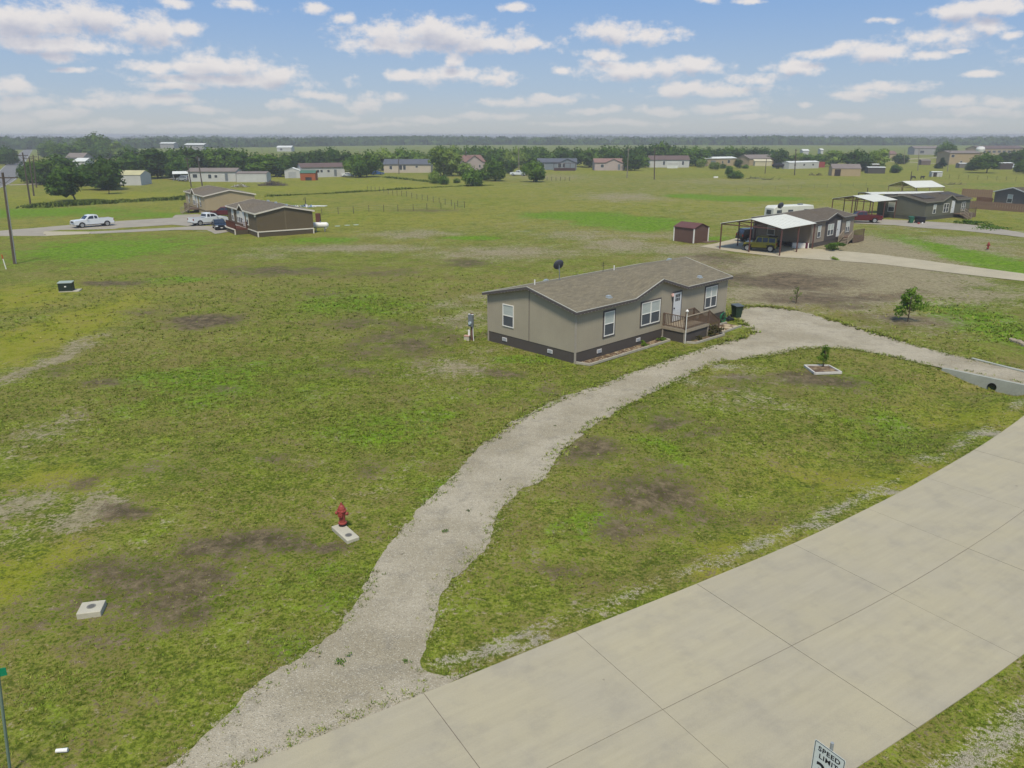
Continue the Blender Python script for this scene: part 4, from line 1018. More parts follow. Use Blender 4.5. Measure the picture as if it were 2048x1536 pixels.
m = MB(); m.box(-.18, .18, -.17, .17, -.05, .3); m.build('body', CONC, o); m = MB(); m.box(-.2, .2, -.19, .19, .3, .35); m.build('lid', mat('faded_pink_lid', rgb(176, 140, 122), .8, .08), o)
m = MB(); m.box(.08, .22, .02, .1, .35, .75); m.build('outlet', WHITE_TRIM, o)

# fire hydrants
def hydrant(label, loc, rot, pad=True):
    o = thing('fire_hydrant', label, 'fire hydrant', loc, rot, None, .92); z = 0.12
    prof = [(.19, z), (.19, z + .05), (.145, z + .07), (.135, z + .1), (.135, z + .12)]
    m = MB(); m.tube([(0, 0, a) for r_, a in [(.19, z - .01), (.19, z + .04), (.15, z + .05), (.14, z + .11)]], [.165, .165, .135, .135], 18); m.build('base_flange', BLACKM, o)
    m = MB(); pr = [(.17, .1), (.17, .15), (.125, .17), (.118, .4), (.13, .52), (.15, .56), (.15, .62), (.19, .64), (.19, .68), (.15, .7), (.14, .78), (.1, .87), (.055, .91), (.05, .93)]
    m.tube([(0, 0, z + a) for r_, a in pr], [r_ for r_, a in pr], 20); m.build('barrel', REDP, o, smooth=False)
    m = MB(); m.tube([(0, 0, z + .92), (0, 0, z + .94), (0, 0, z + 1.0)], [.06, .05, .035], 6); m.build('operating_nut', REDP, o)
    for a, r_, ln in ((0, .085, .22), (90, .065, .25), (-90, .065, .25)):
        d = Vector((math.sin(math.radians(a)), -math.cos(math.radians(a)), 0)); m = MB(); c0 = Vector((0, 0, z + .54)); m.tube([c0 + d * .08, c0 + d * (ln - .06), c0 + d * (ln - .06), c0 + d * ln], [r_ * .85, r_ * .85, r_ * 1.15, r_ * 1.1], 12); m.tube([c0 + d * ln, c0 + d * (ln + .03)], .03, 5); m.build('nozzle_cap', REDP, o)
    for i in range(8):
        a = i * math.pi / 4; m = MB(); m.tube([(.165 * math.cos(a), .165 * math.sin(a), z + .68), (.165 * math.cos(a), .165 * math.sin(a), z + .71)], .018, 6); m.build('bolt', REDP, o)
    return o


def valve_pad(label, loc, rot, w, l, off, hgt=.12):
    o = thing('valve_pad', label, 'concrete pad', loc, rot); m = MB(); m.box(-w / 2, w / 2, -l / 2, l / 2, -.15, hgt)
    ob = m.build('slab', CONC, o); bv = ob.modifiers.new('b', 'BEVEL'); bv.width = .02; bv.segments = 2
    m = MB(); m.tube([(off[0], off[1], hgt), (off[0], off[1], hgt + .008)], .13, 20); lid = m.build('valve_cover', mat('worn_iron_ring', rgb(120, 118, 110), .8, .1), o)
    m = MB(); m.tube([(off[0], off[1], hgt + .008), (off[0], off[1], hgt + .014)], .09, 16); m.build('cover_disc', mat('dull_iron', rgb(96, 94, 88), .8, .1), lid); return o


hb = at(686, 1056, .0); hydrant('red fire hydrant with black base on a pale concrete pad beside the drive', Vector((hb.x, hb.y, 0.0)), -8)
pc = at(690.5, 1070, .1); ea, eb = at(663, 1054, .1), at(695, 1083, .1); ec = at(718.5, 1074, .1)
L_ = (eb - ea).length; W_ = (ec - eb).length; ang = math.degrees(math.atan2(eb.y - ea.y, eb.x - ea.x)); mid = (ea + ec) / 2
valve_pad('pale concrete pad with round cover under the red hydrant by the drive', Vector((mid.x, mid.y, 0)), ang, L_ , W_, (L_ * .24, -.02))
q0, q1, q2 = at(157, 1231, .1), at(206, 1225, .1), at(208, 1203, .1); mid = (q0 + q2) / 2
valve_pad('small lone pale concrete block with round cover in the lawn at lower left', Vector((mid.x, mid.y, 0.03)), math.degrees(math.atan2(q1.y - q0.y, q1.x - q0.x)), (q1 - q0).length, (q2 - q1).length, (0, .02), .13)
h2b = at(1975, 500); hydrant('small distant dark red fire hydrant in the grass right of the long concrete driveway', h2b, 10)
# litter
m = MB(); p = at(124, 1503, .02); m.tube([p + Vector((-.13, -.01, .03)), p + Vector((.13, .02, .03))], [.045, .05], 12); tag(m.build('paper_cup', WHITE_TRIM), 'white paper cup lying in the grass at lower left', 'litter')
# transformer cabinet
o = thing('transformer_cabinet', 'dark green electric cabinet on a pale pad in the lawn at left', 'utility cabinet', LP(134, 582), 14)
m = MB(); m.box(-.6, 1.1, -.45, .7, -.05, .08); m.build('pad', CONC, o)
m = MB(); m.box(-.58, .58, -.38, .42, .08, .82); m.build('cabinet', mat('dark_green_steel', rgb(34, 46, 36), .5, .06), o); m = MB(); m.slab([(-.62, -.42, .86), (.62, -.42, .86), (.62, .46, .92), (-.62, .46, .92)], .05); m.build('lid', mat('pale_green_lid', rgb(150, 160, 148), .5, .04), o)  # lid much paler than the dark green cabinet below
m = MB(); m.box(-.06, .1, -.39, -.38, .45, .56); m.build('warning_sticker', WHITE_TRIM, o)
# marker post
b_ = at(12.3, 538); tp = lift(b_, 3.2, 509); o = thing('marker_post', 'white utility marker post with orange top beside the tall pole at far left', 'marker post', b_)
v_ = tp - b_; m = MB(); m.tube([(0, 0, -.05), tuple(v_ * .7)], .05, 8); m.build('post', WHITE_TRIM, o); m = MB(); m.tube([tuple(v_ * .7), tuple(v_)], .055, 8); m.build('cap', mat('orange_plastic', rgb(176, 80, 34), .5, .06), o)

# square tree bed with a young tree
o = thing('tree_bed', 'square white-timbered bed round the small young tree in the near lawn', 'planter bed', (0, 0, 0)); cs = [at(x, y, .12) for x, y in ((1609, 729.6), (1657.7, 729.8), (1683, 743.5), (1630, 745))]
ctr = sum(cs, Vector()) / 4; o.location = (ctr.x, ctr.y, 0); BEDT = mat('white_bed_timber', rgb(196, 192, 182), .8, .08, 2, .06)
gzc = gz(ctr.x, ctr.y)
for i in range(4):
    a, b_ = cs[i] - Vector((ctr.x, ctr.y, 0)), cs[(i + 1) % 4] - Vector((ctr.x, ctr.y, 0))
    for lv in (0.025, .095): m = MB(); m.beam((a.x, a.y, lv), (b_.x, b_.y, lv), .09, .065); m.build('timber', BEDT, o)
m = MB(); m.poly([(c_.x - ctr.x, c_.y - ctr.y, .05) for c_ in cs]); m.build('mulch', MULCH, o)

# ------------------------------------------------------------------ trees
def crown_mesh(name, kind, n, size, seed):
    """unit crown: half-width 1, from z=0 to about its height"""
    rs = np.random.RandomState(seed)
    if kind == 'round': K, sx, sz, hz = 15, .6, .55, 1.35
    elif kind == 'tall': K, sx, sz, hz = 16, .5, .95, 2.1
    elif kind == 'wide': K, sx, sz, hz = 16, .68, .4, 1.0
    elif kind == 'cone': K, sx, sz, hz = 14, .45, .8, 2.0
    else: K, sx, sz, hz = 22, .62, .6, 1.5   # willow, loose
    d = rs.normal(0, 1, (K, 3)); d /= np.linalg.norm(d, axis=1)[:, None]; u = rs.uniform(.45, 1.05, K)[:, None] ** .6
    cs = d * u * [sx, sx, sz]; cr = rs.uniform(.3, .48, K)
    if kind == 'cone':
        zz = np.linspace(0, 1, K); a = rs.uniform(0, 6.28, K); rr = (1 - zz) * .5; cs = np.stack([np.cos(a) * rr, np.sin(a) * rr, (zz - .5) * 1.7], 1); cr = .18 + .34 * (1 - zz)
    if kind == 'willow': cr = rs.uniform(.2, .36, K)
    cs[:, 2] += hz / 2
    p = rs.normal(0, 1, (n, 3)); p /= np.linalg.norm(p, axis=1)[:, None]; i = rs.choice(K, n, p=cr ** 2 / (cr ** 2).sum())
    rad = cr[i] * (1.02 - .35 * rs.rand(n) ** 2.2); P_ = cs[i] + p * rad[:, None]
    # ragged outline
    P_ += rs.normal(0, .028, (n, 3)); P_[:, 2] = np.maximum(P_[:, 2], 0.02)
    V, F = leaf_quads(P_, p, size, rs)
    ico = [(0, 0, 1), (0, 0, -1), (1, 0, 0), (-1, 0, 0), (0, 1, 0), (0, -1, 0)]; tri = [(0, 2, 4), (0, 4, 3), (0, 3, 5), (0, 5, 2), (1, 4, 2), (1, 3, 4), (1, 5, 3), (1, 2, 5)]
    ext = []; q = len(V); FF = []
    for c_, r_ in zip(cs, cr):
        for a in ico: ext.append(c_ + np.array(a) * r_ * .8)
        for t_ in tri: FF.append((q + t_[0], q + t_[1], q + t_[2], q + t_[2]))
        q += 6
    V = np.vstack([V, np.array(ext)]); V[:, :2] /= np.percentile(np.abs(V[:, 0]), 98.5); z0_, z1_ = np.percentile(V[:, 2], 1), np.percentile(V[:, 2], 99.3); V[:, 2] = (V[:, 2] - z0_) / (z1_ - z0_)
    me = bpy.data.meshes.new(name); me.from_pydata(V.tolist(), [], F.tolist() + [f[:3] for f in FF]); me.update(); return me


LEAFS = dict(dark=leafmat('dark_leaves', rgb(42, 66, 28), rgb(80, 106, 42)), mid=leafmat('mid_leaves', rgb(58, 86, 32), rgb(100, 126, 48)), light=leafmat('light_leaves', rgb(92, 116, 44), rgb(130, 148, 68)),
             cedar=leafmat('cedar_needles', rgb(28, 48, 26), rgb(54, 74, 38), .1))
CROWN = {}
for kd in ('round', 'tall', 'wide', 'cone', 'willow'):
    for lf in LEAFS:
        if (kd in ('cone',)) != (lf == 'cedar'): continue
        for v_ in range(2):
            base = crown_mesh('crown', kd, 2300 if kd != 'willow' else 1900, {'round': .062, 'tall': .058, 'wide': .06, 'cone': .055, 'willow': .055}[kd], 11 + 7 * v_ + len(kd)); base.materials.append(LEAFS[lf]); CROWN[(kd, lf, v_)] = base
HZ = dict(round=1.35, tall=2.1, wide=1.0, cone=2.0, willow=1.5)
TRUNKM = {}
for v_ in range(2):
    m = MB(); m.tube([(0, 0, -.05), (.01, 0, .4), (.03 * (v_ - .5), .02, 1.0)], [.06, .045, .035], 7)
    for k_ in range(4):
        a = k_ * 1.6 + v_; m.tube([(.02 * (v_ - .5), 0, .62 + .07 * k_), (math.cos(a) * .18, math.sin(a) * .18, 1.0 + .1 * k_), (math.cos(a) * .36, math.sin(a) * .36, 1.5 + .1 * k_)], [.026, .018, .008], 5)
    me = bpy.data.meshes.new('trunk'); me.from_pydata(m.v, [], m.f); me.materials.append(BARK); TRUNKM[v_] = me
tree_n = 0
rt = random.Random(5)


def tree(cx, basey, w, top, kind='round', leaf='dark', label='', group=None, trunk=.12, name='leafy_tree', base=None, baselow=None, cat='tree'):
    """tree from what the photo shows: centre x, foot y, crown width and top y in photo pixels"""
    global tree_n; tree_n += 1
    b_ = at(cx, basey) if base is None else at(base, basey); tp = lift(b_, cx, top); hgt = tp.z; R = w * (b_ - cam.location).length / FPX / 2
    o = thing(name, label, cat, (b_.x, b_.y, 0), rt.uniform(0, 360), group)
    v_ = tree_n % 2; z0 = hgt * trunk; me = CROWN[(kind, leaf, v_)]
    c_ = link('crown', me, o); sz = hgt - z0; c_.scale = (R, R, sz); 
    dx = Vector((tp.x - b_.x, 0, 0)); dx.rotate(Matrix.Rotation(-o.rotation_euler.z, 3, 'Z')); c_.location = (dx.x * .8, dx.y * .8, z0)
    k_ = link('trunk', TRUNKM[v_], o); k_.scale = (R * .9, R * .9, max(z0 * 1.0, hgt * .25) if trunk > .05 else hgt * .2)
    if base is not None:                                 # leaning trunk
        k_.rotation_euler = (0, math.atan2((dx.length) * .9, hgt * .7), math.atan2(dx.y, dx.x))
    return o


# leaning round tree and its neighbour on the mown lawn
tree(130, 403, 72, 337, 'round', 'dark', 'wide round dark tree with a leaning trunk alone on the mown lawn at left', base=152, trunk=.22)
tree(214, 388, 32, 335, 'tall', 'dark', 'small upright dark tree on the mown lawn just left of the little white building', base=218, trunk=.16)
tree(205, 379, 78, 316, 'round', 'dark', 'big dark tree directly behind the small upright tree on the lawn', trunk=.08)
tree(176, 371, 44, 326, 'round', 'dark', 'dark tree filling the gap behind the leaning round tree', trunk=.08)
tree(116, 366, 78, 313, 'round', 'dark', 'large dark tree behind the leaning round tree, left of the roofs', trunk=.08)
tree(92, 369, 52, 318, 'round', 'mid', 'bushy tree behind the row of leaning utility poles', trunk=.06)
tree(62, 366, 46, 322, 'wide', 'dark', 'low dark tree at the roadside behind the utility poles', trunk=.06)
# young trees near
def young(label, px, py, topx, topy, w, n, size, seed, leaf, sparse=False):
    b_ = LP(px, py); tp = lift(b_, topx, topy); hgt = tp.z - b_.z; r = w * (b_ - cam.location).length / FPX / 2
    rs = np.random.RandomState(seed); o = thing('young_tree', label, 'tree', b_)
    K = 16 if not sparse else 9; zz = rs.uniform(.28, .93, K); a = rs.uniform(0, 6.28, K); rr = r * (1.12 - zz) * rs.uniform(.5, 1.05, K); cs = np.stack([np.cos(a) * rr, np.sin(a) * rr, zz * hgt], 1); cs[-1] = (0, 0, hgt * .93)
    cr = rs.uniform(.13, .24, K) * r * 1.9 * (1.1 - zz * .4); i = rs.randint(0, K, n); d = rs.normal(0, 1, (n, 3)); d /= np.linalg.norm(d, axis=1)[:, None]
    P_ = cs[i] + d * (cr[i] * rs.uniform(.3, 1.1, n))[:, None]; V, F = leaf_quads(P_, d, size, rs); npmesh('crown', V, F, leaf, o)
    m = MB(); m.tube([(0, 0, -.1), (.03, 0, hgt * .4), (0, 0, hgt * .9)], [.045, .032, .008], 7)
    for c_ in cs[:-1]: m.tube([(.02, 0, c_[2] * .55), tuple(c_)], [.018, .006], 5)
    m.build('trunk', BARK, o)
young('young oak with open crown standing in the dry lawn right of the gravel drive', 1815, 643.5, 1822, 576, 62, 1500, .085, 3, LEAF_OAK)
young('small young tree growing in the square timber bed', 1646, 735, 1650, 692, 28, 900, .05, 5, LEAF_OAK)
young('thin pale sapling in the bare soil between the two driveways', 1592, 606, 1593, 575, 26, 130, .06, 7, LEAFS['light'], True)

# ------------------------------------------------------------------ poles and posts
POLE = mat('creosote_pole', rgb(84, 74, 64), .95, .15, 2, .1, 20, stretch=(1, 1, .2)); POLE_G = mat('weathered_grey_pole', rgb(128, 120, 108), .95, .12)
def pole(bx, by, tx, ty, label, r=.15, arms=1, mt=POLE, group='utility poles', transformer=False, riser=False, cat='utility pole', name='utility_pole', armlen=1.1):
    b_ = at(bx, by); tp = lift(b_, tx, ty); v_ = tp - b_; o = thing(name, label, cat, b_, 0, group); up = v_.normalized()
    m = MB(); m.tube([up * -.4, v_], [r * 1.15, r * .75], 9); m.build('pole', mt, o)
    for k_ in range(arms):
        c_ = v_ * (1 - .055 - .06 * k_); m = MB(); m.beam(c_ + Vector((-armlen, -.1, 0)), c_ + Vector((armlen, -.1, 0)), .1, .12); a = m.build('crossarm', mt, o)
        for x_ in (-armlen * .9, -armlen * .45, armlen * .45, armlen * .9): m = MB(); m.tube([c_ + Vector((x_, -.1, .06)), c_ + Vector((x_, -.1, .2))], [.05, .03], 7); m.build('insulator', METALG, a)
        m = MB(); m.beam(c_ + Vector((-armlen * .6, -.1, -.05)), c_ + Vector((0, -.1, -.7)), .03); m.beam(c_ + Vector((armlen * .6, -.1, -.05)), c_ + Vector((0, -.1, -.7)), .03); m.build('arm_brace', mt, o)
    if transformer: c_ = v_ * .85 + Vector((.3, -.1, 0)); m = MB(); m.tube([c_, c_ + Vector((0, 0, .7))], .2, 10); m.build('transformer', METALG, o)
    if riser: m = MB(); m.tube([Vector((.17, -.05, 0)), v_ * .85 + Vector((.14, -.05, 0))], .05, 7); m.build('riser_pipe', GALV, o)
    return o
pole(30, 527, 5, 345, 'tall nearest utility pole with pale riser pipe at the left edge of the photo', .16, 1, riser=True, armlen=1.6)
pole(61.5, 411, 45, 305, 'second nearest leaning utility pole along the road at left', .16, 1)
pole(68, 392, 58, 313, 'third utility pole along the road at left', .16, 1)
pole(73, 375, 66, 310, 'fourth utility pole along the road at left, thin against the trees', .16, 1)
pole(78.5, 327, 75, 299, 'farthest small utility pole beside the asphalt road at left', .2, 0)
pole(382.7, 374, 373.4, 315, 'left one of two tall leaning poles behind the cream home', .15, 1, armlen=.8)
pole(405, 374, 395, 312.5, 'right one of two tall leaning poles behind the cream home', .16, 1, transformer=True, armlen=.6)
pole(932, 341, 931, 299.7, 'dark utility pole standing in front of the red-brown roofed house', .18, 0, transformer=True)
pole(1038, 341, 1037, 295, 'pale utility pole left of the blue-grey home', .16, 0, POLE_G)
pole(887, 352, 887, 300.6, 'dark pole rising through the big light green willow', .16, 0)
pole(798, 348, 797, 316, 'short dark pole in front of the long pale beige home', .14, 0)
pole(1254, 356, 1257, 296, 'tall pale pole in the open field left of the white long home', .15, 1, POLE_G, armlen=.5)
pole(1308.5, 359, 1309.6, 296, 'tall brown pole in the open field in front of the white long home', .17, 1, armlen=.5)
pole(1361, 325, 1360, 302, 'thin pole rising behind the white long home', .14, 0, POLE_G)
pole(1530, 347, 1533, 318, 'short dark pole in the field left of the fenced yards', .14, 0)
pole(1589, 350.5, 1592, 297.7, 'tall dark leaning pole in front of the long white trailer', .17, 1, armlen=.5)
pole(1835.5, 341.6, 1838.5, 297, 'thin pale pole left of the dark cedar', .13, 0, POLE_G)
pole(1808, 329, 1810, 299, 'thin pale pole beside the small round dark tree', .13, 0, POLE_G)
pole(1894.6, 343, 1900.5, 301, 'thin pole just right of the dark cedar', .13, 1, POLE_G, armlen=.5)
pole(1360 + 2, 312, 1363, 296, 'small far pole above the roof of the white long home', .16, 0, POLE_G)
pole(1820, 369, 1823.5, 343, 'short thick dark post behind the home with solar panels', .14, 0, POLE, cat='post', name='wooden_post')
pole(1735, 387, 1735.7, 375.5, 'short dark post left of the carport with pale roof', .12, 0, POLE, cat='post', name='wooden_post')
for i, (x_, y_, t_) in enumerate(((524, 306, 297), (538, 306, 297), (720, 306, 298), (764, 300, 293), (1124, 304, 294), (1150, 302, 291), (1175, 301, 293))):
    pole(x_, y_, x_, t_, '%s from the left of the tiny far poles in the green field' % ('first' if i == 0 else ORD[i]), .22, 0, POLE_G, group='far poles in the green field')
# debris-wrapped post behind the brown home
b_ = at(612, 413); o = thing('wrapped_post', 'dark post with cloth heaped at its foot behind the right end of the brown home', 'post', b_)
m = MB(); m.tube([(0, 0, -.1), (-.05, 0, 1.9)], [.09, .06], 7); m.tube([(-.35, 0, 1.2), (-.35, .1, 1.6)], .05, 6); m.build('post', BLACKM, o); m = MB(); m.tube([(0, 0, 0), (0, 0, .2), (0, 0, .55)], [.75, .5, .12], 9); m.build('cloth', mat('dark_cloth', rgb(44, 42, 42), 1, .2), o)


def post_fence(pxs, label, hgt=1.25, wires=3, r=.05, group=None, mt=None, name='wire_fence'):
    o = thing(name, label, 'fence', at(*pxs[0]), 0, group); b0 = at(*pxs[0]); ps = [at(*p) - b0 for p in pxs]
    proto = None; mb = MB().tube([(0, 0, -.2), (0, 0, hgt)], [r, r], 5)
    for q in ps:
        if proto is None: proto = mb.build('post', mt or POLE, o); proto.location = q
        else: c_ = proto.copy(); COL.objects.link(c_); c_.location = q
    m = MB()
    for k_ in range(wires):
        z = hgt * (.35 + .28 * k_)
        for a, b_ in zip(ps[:-1], ps[1:]): m.beam(a + Vector((0, 0, z)), b_ + Vector((0, 0, z)), .012)
    m.build('wire', GALV, o)
post_fence([(644, 431.5), (676.6, 428.6), (707, 427), (738, 424), (767.6, 423.7), (796, 423), (826.6, 422), (854, 420.5), (882, 418.4), (909.6, 418.8), (929, 416)], 'near wire fence of dark posts running right from the brown home', 1.3)
post_fence([(735, 381.5), (742.6, 382.5), (750.5, 383.3), (759, 383.6), (767.5, 385), (776.5, 388.5), (785.6, 391), (794.4, 391.5), (803.5, 392.5), (813.3, 393), (823.6, 396.4), (834, 399.3), (844.5, 400.3), (855.3, 402.2), (866.6, 404.8), (878.4, 407), (890.5, 409.6), (902.8, 412), (915.5, 414), (929, 416)], 'far wire fence of close dark posts slanting across the field to meet the near one', 1.25)
post_fence([(1860 + 19 * i, 356 + i * .7) for i in range(10)], 'wire fence crossing the pasture behind the carports at right', 1.4)
post_fence([(1085 + 9 * i, 361 + .15 * i) for i in range(7)], 'short row of weathered fence posts right of the round field bush', 1.2, 1, .07)
post_fence([(1420 + 26 * i, 387 - i * 1.2) for i in range(13)], 'faint thin wire fence in the grass left of the carport with pale roof', 1.2, 2, .03, mt=POLE_G)

# ------------------------------------------------------------------ vehicles (X forward, centre at the origin, wheels on z=0)
AUTOGLASS = mat('tinted_car_glass', rgb(40, 46, 54), .12, .05, spec=.6)
def carpaint(name, c): 
    m = mat(name, c, (.3), .04, 1, .02, 10, spec=.35); m.node_tree.nodes['Principled BSDF'].inputs['Coat Weight'].default_value = .25; return m
WHITEP = carpaint('white_car_paint', rgb(214, 218, 218)); MAROON = carpaint('maroon_car_paint', rgb(84, 24, 28)); NAVY = carpaint('navy_car_paint', rgb(13, 14, 19)); OLIVE = carpaint('olive_car_paint', rgb(134, 128, 40)); SILVER = carpaint('silver_car_paint', rgb(150, 154, 158)); BLUEP = carpaint('blue_car_paint', rgb(40, 84, 140))
HEADL = mat('headlamp_glass', rgb(210, 214, 216), .15, .03, spec=.7); TAILL = mat('tail_lamp_red', rgb(130, 20, 20), .25, .03); BLACKPL = mat('black_plastic', rgb(30, 30, 32), .6, .06)


def profile(L, z0, zs, top, wheels, r):
    """closed side profile: top points from rear to front, then the underside with wheel arches"""
    pts = list(top); 
    for wx in sorted(wheels, reverse=True):
        pts += [(wx + r * 1.18, z0)] + [(wx + r * 1.18 * math.cos(a), z0 * .0 + r + r * 1.18 * math.sin(a) if r + r * 1.18 * math.sin(a) > z0 else z0) for a in np.linspace(.05, math.pi - .05, 9)] + [(wx - r * 1.18, z0)]
    return pts


def vehicle(name, label, cat, loc, rot, paint, kind, group=None, wheelm=CHROME, soft=None):
    o = thing(name, label, cat, loc, rot, group)
    if kind == 'pickup':
        L, Wd, r, wh = 5.9, 1.98, .41, (-1.85, 1.85); z0 = .48
        top = [(-2.93, z0), (-2.95, .75), (-2.93, 1.22), (-.62, 1.22), (-.6, 1.24), (1.1, 1.24), (1.35, 1.2), (2.75, 1.12), (2.92, .95), (2.95, .6), (2.88, z0)]
        gh = [(-.75, 1.22), (-.6, 1.84), (.25, 1.88), (.75, 1.8), (1.4, 1.2)]
        wins = [[(-.55, 1.3), (-.48, 1.72), (-.08, 1.75), (-.08, 1.3)], [(.04, 1.3), (.04, 1.75), (.6, 1.7), (1.05, 1.3)]]
    elif kind == 'suv':
        L, Wd, r, wh = 4.8, 1.9, .38, (-1.42, 1.42); z0 = .42
        top = [(-2.35, z0), (-2.4, .8), (-2.35, 1.1), (1.0, 1.08), (2.1, 1.0), (2.38, .82), (2.4, .55), (2.3, z0)]
        gh = [(-2.3, 1.08), (-2.0, 1.72), (.1, 1.76), (.45, 1.68), (1.25, 1.05)]
        wins = [[(-1.9, 1.16), (-1.72, 1.6), (-1.2, 1.62), (-1.2, 1.16)], [(-1.1, 1.16), (-1.1, 1.62), (-.3, 1.62), (-.3, 1.16)], [(-.2, 1.16), (-.2, 1.62), (.32, 1.58), (.88, 1.16)]]
    elif kind == 'sedan':
        L, Wd, r, wh = 4.7, 1.8, .33, (-1.35, 1.42); z0 = .34
        top = [(-2.3, z0), (-2.34, .7), (-2.25, .98), (-1.5, 1.02), (1.0, .95), (2.0, .82), (2.32, .66), (2.33, .42), (2.25, z0)]
        gh = [(-1.85, .98), (-1.0, 1.4), (-.1, 1.43), (.25, 1.38), (1.2, .92)]
        wins = [[(-1.3, 1.04), (-.95, 1.3), (-.45, 1.34), (-.45, 1.04)], [(-.35, 1.04), (-.35, 1.34), (.15, 1.3), (.75, 1.0)]]
    elif kind == 'van':
        L, Wd, r, wh = 5.0, 1.95, .36, (-1.5, 1.5); z0 = .4
        top = [(-2.45, z0), (-2.5, .9), (-2.45, 1.1), (1.5, 1.1), (2.3, .95), (2.5, .7), (2.45, z0)]
        gh = [(-2.43, 1.08), (-2.25, 1.85), (.6, 1.88), (.9, 1.82), (1.95, 1.04)]
        wins = [[(-2.1, 1.2), (-2.0, 1.68), (-1.0, 1.7), (-1.0, 1.2)], [(-.9, 1.2), (-.9, 1.7), (.1, 1.7), (.1, 1.2)], [(.2, 1.2), (.2, 1.7), (.75, 1.66), (1.35, 1.2)]]
    else:   # boxy off-roader
        L, Wd, r, wh = 4.4, 1.72, .42, (-1.3, 1.45); z0 = .52
        top = [(-2.0, z0), (-2.02, .8), (-2.0, 1.12), (.55, 1.12), (.62, 1.14), (1.75, 1.08), (1.95, 1.02), (1.97, .6), (1.95, z0)]
        gh = [(-1.98, 1.1), (-1.9, 1.78), (.2, 1.84), (.42, 1.82), (.68, 1.12)]
        wins = [[(-1.8, 1.2), (-1.76, 1.7), (-1.05, 1.72), (-1.05, 1.2)], [(-.92, 1.2), (-.92, 1.72), (-.32, 1.73), (-.32, 1.2)], [(-.2, 1.2), (-.2, 1.73), (.3, 1.74), (.48, 1.2)]]
    hw = Wd / 2; m = MB(); pf = profile(L, z0, 0, top, wh, r)
    if kind == 'pickup':
        for y0, y1 in ((-hw, -hw + .12), (hw - .12, hw)): m.prism(pf, y0, y1)
        m.box(-.7, 1.38, -hw + .12, hw - .12, z0, 1.2); m.add([(1.38, -hw + .12, z0), (1.38, hw - .12, z0), (2.9, hw - .12, .6), (2.9, -hw + .12, .6), (1.38, -hw + .12, 1.2), (1.38, hw - .12, 1.2), (2.75, hw - .12, 1.11), (2.75, -hw + .12, 1.11)], [(0, 1, 2, 3), (4, 7, 6, 5), (0, 4, 5, 1), (3, 2, 6, 7)])
        m.box(-2.94, -2.86, -hw + .12, hw - .12, .6, 1.2)
    else: m.prism(pf, -hw, hw)
    body = m.build('body', paint, o); bv = body.modifiers.new('b', 'BEVEL'); bv.width = .05; bv.segments = 2; bv.limit_method = 'ANGLE'; bv.angle_limit = .6
    if kind == 'pickup': m = MB(); m.box(-2.86, -.7, -hw + .12, hw - .12, .62, .7); m.build('bed_floor', BLACKPL, o)
    m = MB(); ti = .14; n = len(gh); a = MB()                                 # cabin, sides leaning in
    zb, zt_ = gh[0][1], max(z for x, z in gh)
    def yy(z): return hw - .03 - ti * (z - zb) / (zt_ - zb)
    vs = [(x, -yy(z), z) for x, z in gh] + [(x, yy(z), z) for x, z in gh]
    m.add(vs, [tuple(range(n)), tuple(range(2 * n - 1, n - 1, -1))] + [(i, i + n, i + 1 + n, i + 1) for i in range(n - 1)])
    cab = m.build('cabin', soft or paint, o); bv = cab.modifiers.new('b', 'BEVEL'); bv.width = .04; bv.segments = 2
    for w_ in wins:
        for sgn in (-1, 1): m = MB(); m.poly([(x, sgn * (yy(z) + .012), z) for x, z in (w_ if sgn < 0 else w_[::-1])]); m.build('side_window', AUTOGLASS, o)
    def band(i, j, name_, f0=.12, f1=.9):
        (xa, za), (xb, zb_) = gh[i], gh[j]; pa = (xa + (xb - xa) * f0, za + (zb_ - za) * f0); pb = (xa + (xb - xa) * f1, za + (zb_ - za) * f1); nrm = Vector((-(zb_ - za), xb - xa)).normalized() * .015
        if (i == 0): nrm = -nrm if nrm.x > 0 else nrm
        else: nrm = nrm if nrm.x > 0 else -nrm
        m_ = MB(); m_.poly([(pa[0] + nrm.x, -yy(pa[1]) + .1, pa[1] + abs(nrm.y)), (pa[0] + nrm.x, yy(pa[1]) - .1, pa[1] + abs(nrm.y)), (pb[0] + nrm.x, yy(pb[1]) - .1, pb[1] + abs(nrm.y)), (pb[0] + nrm.x, -yy(pb[1]) + .1, pb[1] + abs(nrm.y))]); m_.build(name_, AUTOGLASS, o)
    band(n - 1, n - 2, 'windshield'); band(0, 1, 'rear_window', .2, .85)
    for wx in wh:
        for sgn in (-1, 1):
            y0 = sgn * (hw - .02); m = MB(); m.tube([(wx, y0 - sgn * .22, r), (wx, y0, r)], r, 20); w_ = m.build('wheel', RUBBER, o)
            m = MB(); m.tube([(wx, y0 - sgn * .01, r), (wx, y0 + sgn * .015, r)], r * .66, 16); m.build('rim', wheelm, w_)
    m = MB(); m.box(-L / 2 + .5, L / 2 - .5, -hw + .25, hw - .25, z0 - .12, z0 + .3); m.build('chassis', BLACKPL, o)
    xf = max(x for x, z in top); xr = min(x for x, z in top); zl = {'pickup': .92, 'suv': .8, 'sedan': .64, 'van': .8, 'jeep': .92}[kind]
